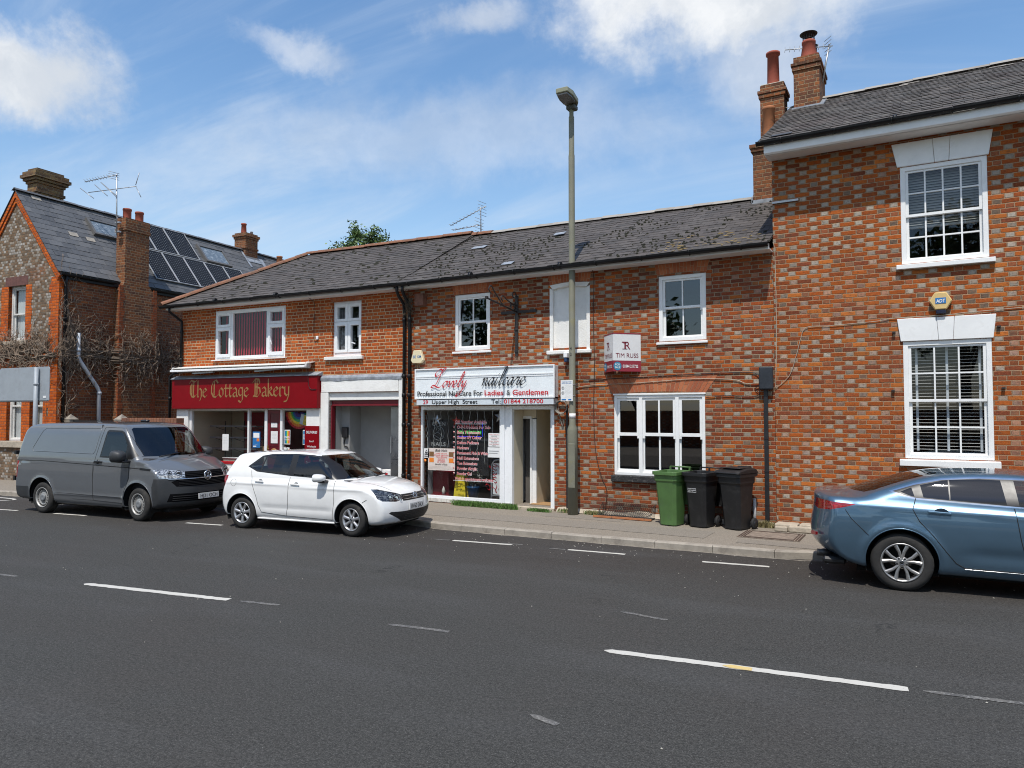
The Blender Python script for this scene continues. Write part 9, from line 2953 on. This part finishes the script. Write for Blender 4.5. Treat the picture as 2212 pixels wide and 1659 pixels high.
S.finish({'chrome_trim': CHROME, 'window_pillar': TRIM, 'quarter_glass': CGD, 'rear_side_glass': CGD, 'rear_door_glass': CGD, 'front_door_glass': CG, 'rear_screen': CGD, 'windscreen': CG, 'tail_lamp': RLENS})
for sg in (-1, 1):
 for wx in (0, 2.83):
  arch_liner(S, wx, RW + .012, RA + .012, sg, .86, .42); arch_lip(S, wx, RW + .012, RA, sg, .009)
for wx in (0, 2.83):
 for sg in (-1, 1): wheel(S, wx, sg * .785, RW, .225, .232, (5, .030, .046, .62), 0, ALLOYD)
mb = MB()
S.seam(mb, [(.165, 1.13), (.13, 1.0), (.20, .86), (.34, .70), (.47, .52), (.57, .39), (.66, .335), (1.30, .33)], -1, .005)
S.seam(mb, [(1.30, .33), (1.22, .7), (1.17, 1.06)], -1, .005)
S.seam(mb, [(-.62, .96), (-.55, .85), (-.42, .72), (-.36, .66)], -1, .004)
S.add('panel_gap', mb, GAP)
mb = MB(); S.seam(mb, [(.66, .322), (1.3, .318), (2.2, .318)], -1, .0055, .001); S.add('chrome_sill_strip', mb, CHROME)
mb = MB(); y = S.ysurf(.42, .975, -1); mb.obox((.41, y - .026, .978), (.125, 0, -.006), (0, .010, 0), (0, 0, .016)); S.add('door_handle', mb, BLUE, bevel=.008)
mb = MB(); mb.lathe([(.062, .002), (0, .004)], (.43, y - .002, .972), 'y', 20, sx=1.3); S.add('handle_recess', mb, simple('dark_recess', (0.012, 0.025, 0.045), 0.4))
mb = MB(); mb.box(-.90, -.62, -.78, .78, .24, .33); S.add('rear_valance', mb, TRIM, bevel=.03)
mb = MB(); mb.lathe([(.045, -.12), (.048, .05), (.040, .05), (.038, -.05), (0, -.05)], (-.86, -.52, .335), 'x', 18); S.add('exhaust', mb, simple('sooty_pipe', (0.08, 0.075, 0.07), 0.5, metal=.6))
mb = MB(); mb.box(-.5, 3.4, -.65, .65, .17, .25); S.add('underbody', mb, LINER)
mb = MB(); mb.obox((-1.0, -.66, .61), (.012, .02, 0), (-.03, .05, 0), (0, 0, .018)); S.add('rear_reflector', mb, RLENS)
for (x, y) in ((1.55, -.40), (1.55, .40)): seat(S, x, y, .42)
for (x, y) in ((.62, -.42), (.62, .42)): seat(S, x, y, .42, .55, .52)
mirror(S, 2.02, -.88, 1.07, -1, .22, .19, .15, TRIM, BLUE)
mb = MB(); mb.prism([(2.0, .5), (2.6, .5), (2.6, .93), (2.1, .95)], 'y', -.75, .75); S.add('dashboard', mb, DASH, bevel=.03)
# ================================================================== trees
def tree(name, label, loc, h, blobs, nleaf, leaf, seed, cols, trunk_r=.2, kind=None, group=None):
 r = random.Random(seed)
 o = thing(name, label, 'tree', loc, 0, group)
 mb = MB()
 mb.tube([(0, 0, -.1), (r.uniform(-.1, .1), r.uniform(-.1, .1), h * .3), (r.uniform(-.2, .2), r.uniform(-.2, .2), h * .6), (0, 0, h * .85)], [trunk_r, trunk_r * .8, trunk_r * .5, trunk_r * .15], 9)
 for (c, rad) in blobs:
  c = Vector(c)
  s = Vector((0, 0, max(h * .2, c.z - rad * 1.6)))
  mid = s.lerp(c, .5) + Vector((r.uniform(-.2, .2), r.uniform(-.2, .2), .15))
  mb.tube([s, mid, c], [trunk_r * .42, trunk_r * .26, trunk_r * .08], 6)
  for k in range(5):
   d = Vector((r.gauss(0, 1), r.gauss(0, 1), r.gauss(.2, .8))).normalized() * rad * .85
   mb.tube([c, c + d * .5 + Vector((0, 0, .05)), c + d], [trunk_r * .09, trunk_r * .05, trunk_r * .02], 4)
 mb.build('trunk', BARK, o)
 tot = sum(b[1] ** 2 for b in blobs)
 mbs = [MB() for _ in cols]
 for (c, rad) in blobs:
  c = Vector(c)
  n = int(nleaf * rad ** 2 / tot)
  # twigs carry little sprays of leaves, leaving gaps between
  ns = max(4, n // 14)
  for s in range(ns):
   d = Vector((r.gauss(0, 1), r.gauss(0, 1), r.gauss(0, 1))).normalized()
   q = c + d * rad * (r.random() ** .45) * r.uniform(.75, 1.12)
   mm = mbs[min(len(cols) - 1, int(r.random() * len(cols)))]
   ax = (d + Vector((r.gauss(0, .5), r.gauss(0, .5), r.gauss(.1, .5)))).normalized()
   for k in range(14):
    p = q + ax * leaf * r.uniform(-2.4, 2.8) + Vector((r.gauss(0, 1), r.gauss(0, 1), r.gauss(0, 1))) * leaf * .8
    u = Vector((r.gauss(0, 1), r.gauss(0, 1), r.gauss(0, .7))).normalized()
    v = u.cross(Vector((r.gauss(0, 1), r.gauss(0, 1), r.gauss(0, 1)))).normalized()
    a, b_ = leaf * r.uniform(.6, 1.1), leaf * r.uniform(.28, .5)
    mm.add([p - u * a, p + v * b_, p + u * a, p - v * b_], [(0, 1, 2, 3)])
 root = None
 for mm, m_ in zip(mbs, cols):
  mm.build('crown', m_, o, recalc=False)
 return o
def leaf_mat(name, c):
 m, t, b = new_mat(name)
 ri = t.n('ShaderNodeNewGeometry').outputs['Random Per Island']
 t.put(b.inputs['Base Color'], t.ramp(ri, [(0, tuple(k * .65 for k in c)), (.6, c), (1, tuple(min(1, k * 1.5) for k in c))]))
 b.inputs['Roughness'].default_value = .5
 b.inputs['Transmission Weight'].default_value = 0
 b.inputs['Subsurface Weight'].default_value = 0
 return m
BARK = simple('tree_bark', (0.10, 0.08, 0.06), 0.95, 0.3, 8, bump=.6, bscale=20)
L1 = [leaf_mat('bright_leaf', (0.12, 0.19, 0.045)), leaf_mat('mid_leaf', (0.08, 0.135, 0.035)), leaf_mat('dark_leaf', (0.05, 0.085, 0.028))]
tree('tree', 'green broadleaf tree with several pointed tops showing above the slate roof ridge', (-24.6, 28.0, .45), 11.8,
  [((-1.87, 0, 8.15), 0.81), ((-1.03, .2, 9.75), 1.06), ((-0.62, 0, 10.80), 0.47), ((-0.08, .1, 9.55), 1.02), ((0.45, 0, 10.50), 0.53), ((0.94, .2, 9.75), 0.77), ((1.25, 0, 8.95), 0.85), ((1.74, 0, 9.60), 0.47), ((1.85, 0, 8.55), 0.68), ((-0.12, .4, 7.75), 1.61), ((-1.26, .3, 7.35), 1.27), ((1.02, .3, 7.35), 1.27)], 24000, .10, 5, L1, .22)
# trees standing behind the photographer, seen in the windows and paintwork only
rr = random.Random(99)
for i, (x, y, hh, w) in enumerate(((-13.5, -9.5, 7.2, 2.8), (-7.5, -11.5, 7.4, 3.2), (-19.5, -10.5, 9.5, 3.2), (1.5, -12.5, 11.5, 3.8), (8.5, -13, 12.0, 4.0), (-27, -12, 12.5, 3.8), (15.5, -12, 10.5, 3.4), (-34, -13, 13, 4.0))):
 bl = []
 for k in range(9):
  a = rr.uniform(0, 6.28); q = rr.uniform(.2, .75) * w
  bl.append(((q * math.cos(a), q * math.sin(a), hh * rr.uniform(.45, .86)), w * rr.uniform(.36, .55)))
 tree('tree', ['leaning', 'low round', 'tall', 'broad', 'dense', 'high spreading', 'outlying', 'tallest'][i] + ' broadleaf tree behind the photographer across the road', (x, y, .5), hh, bl, 2600, .30, 200 + i, L1, .28, group='trees across the road')
mb = MB()
mb.box(-45, 40, -7.0, -6.7, .5, 2.3)
tag(mb.build('boundary_wall', M['brick_mid']), 'long brick boundary wall behind the photographer', 'wall')
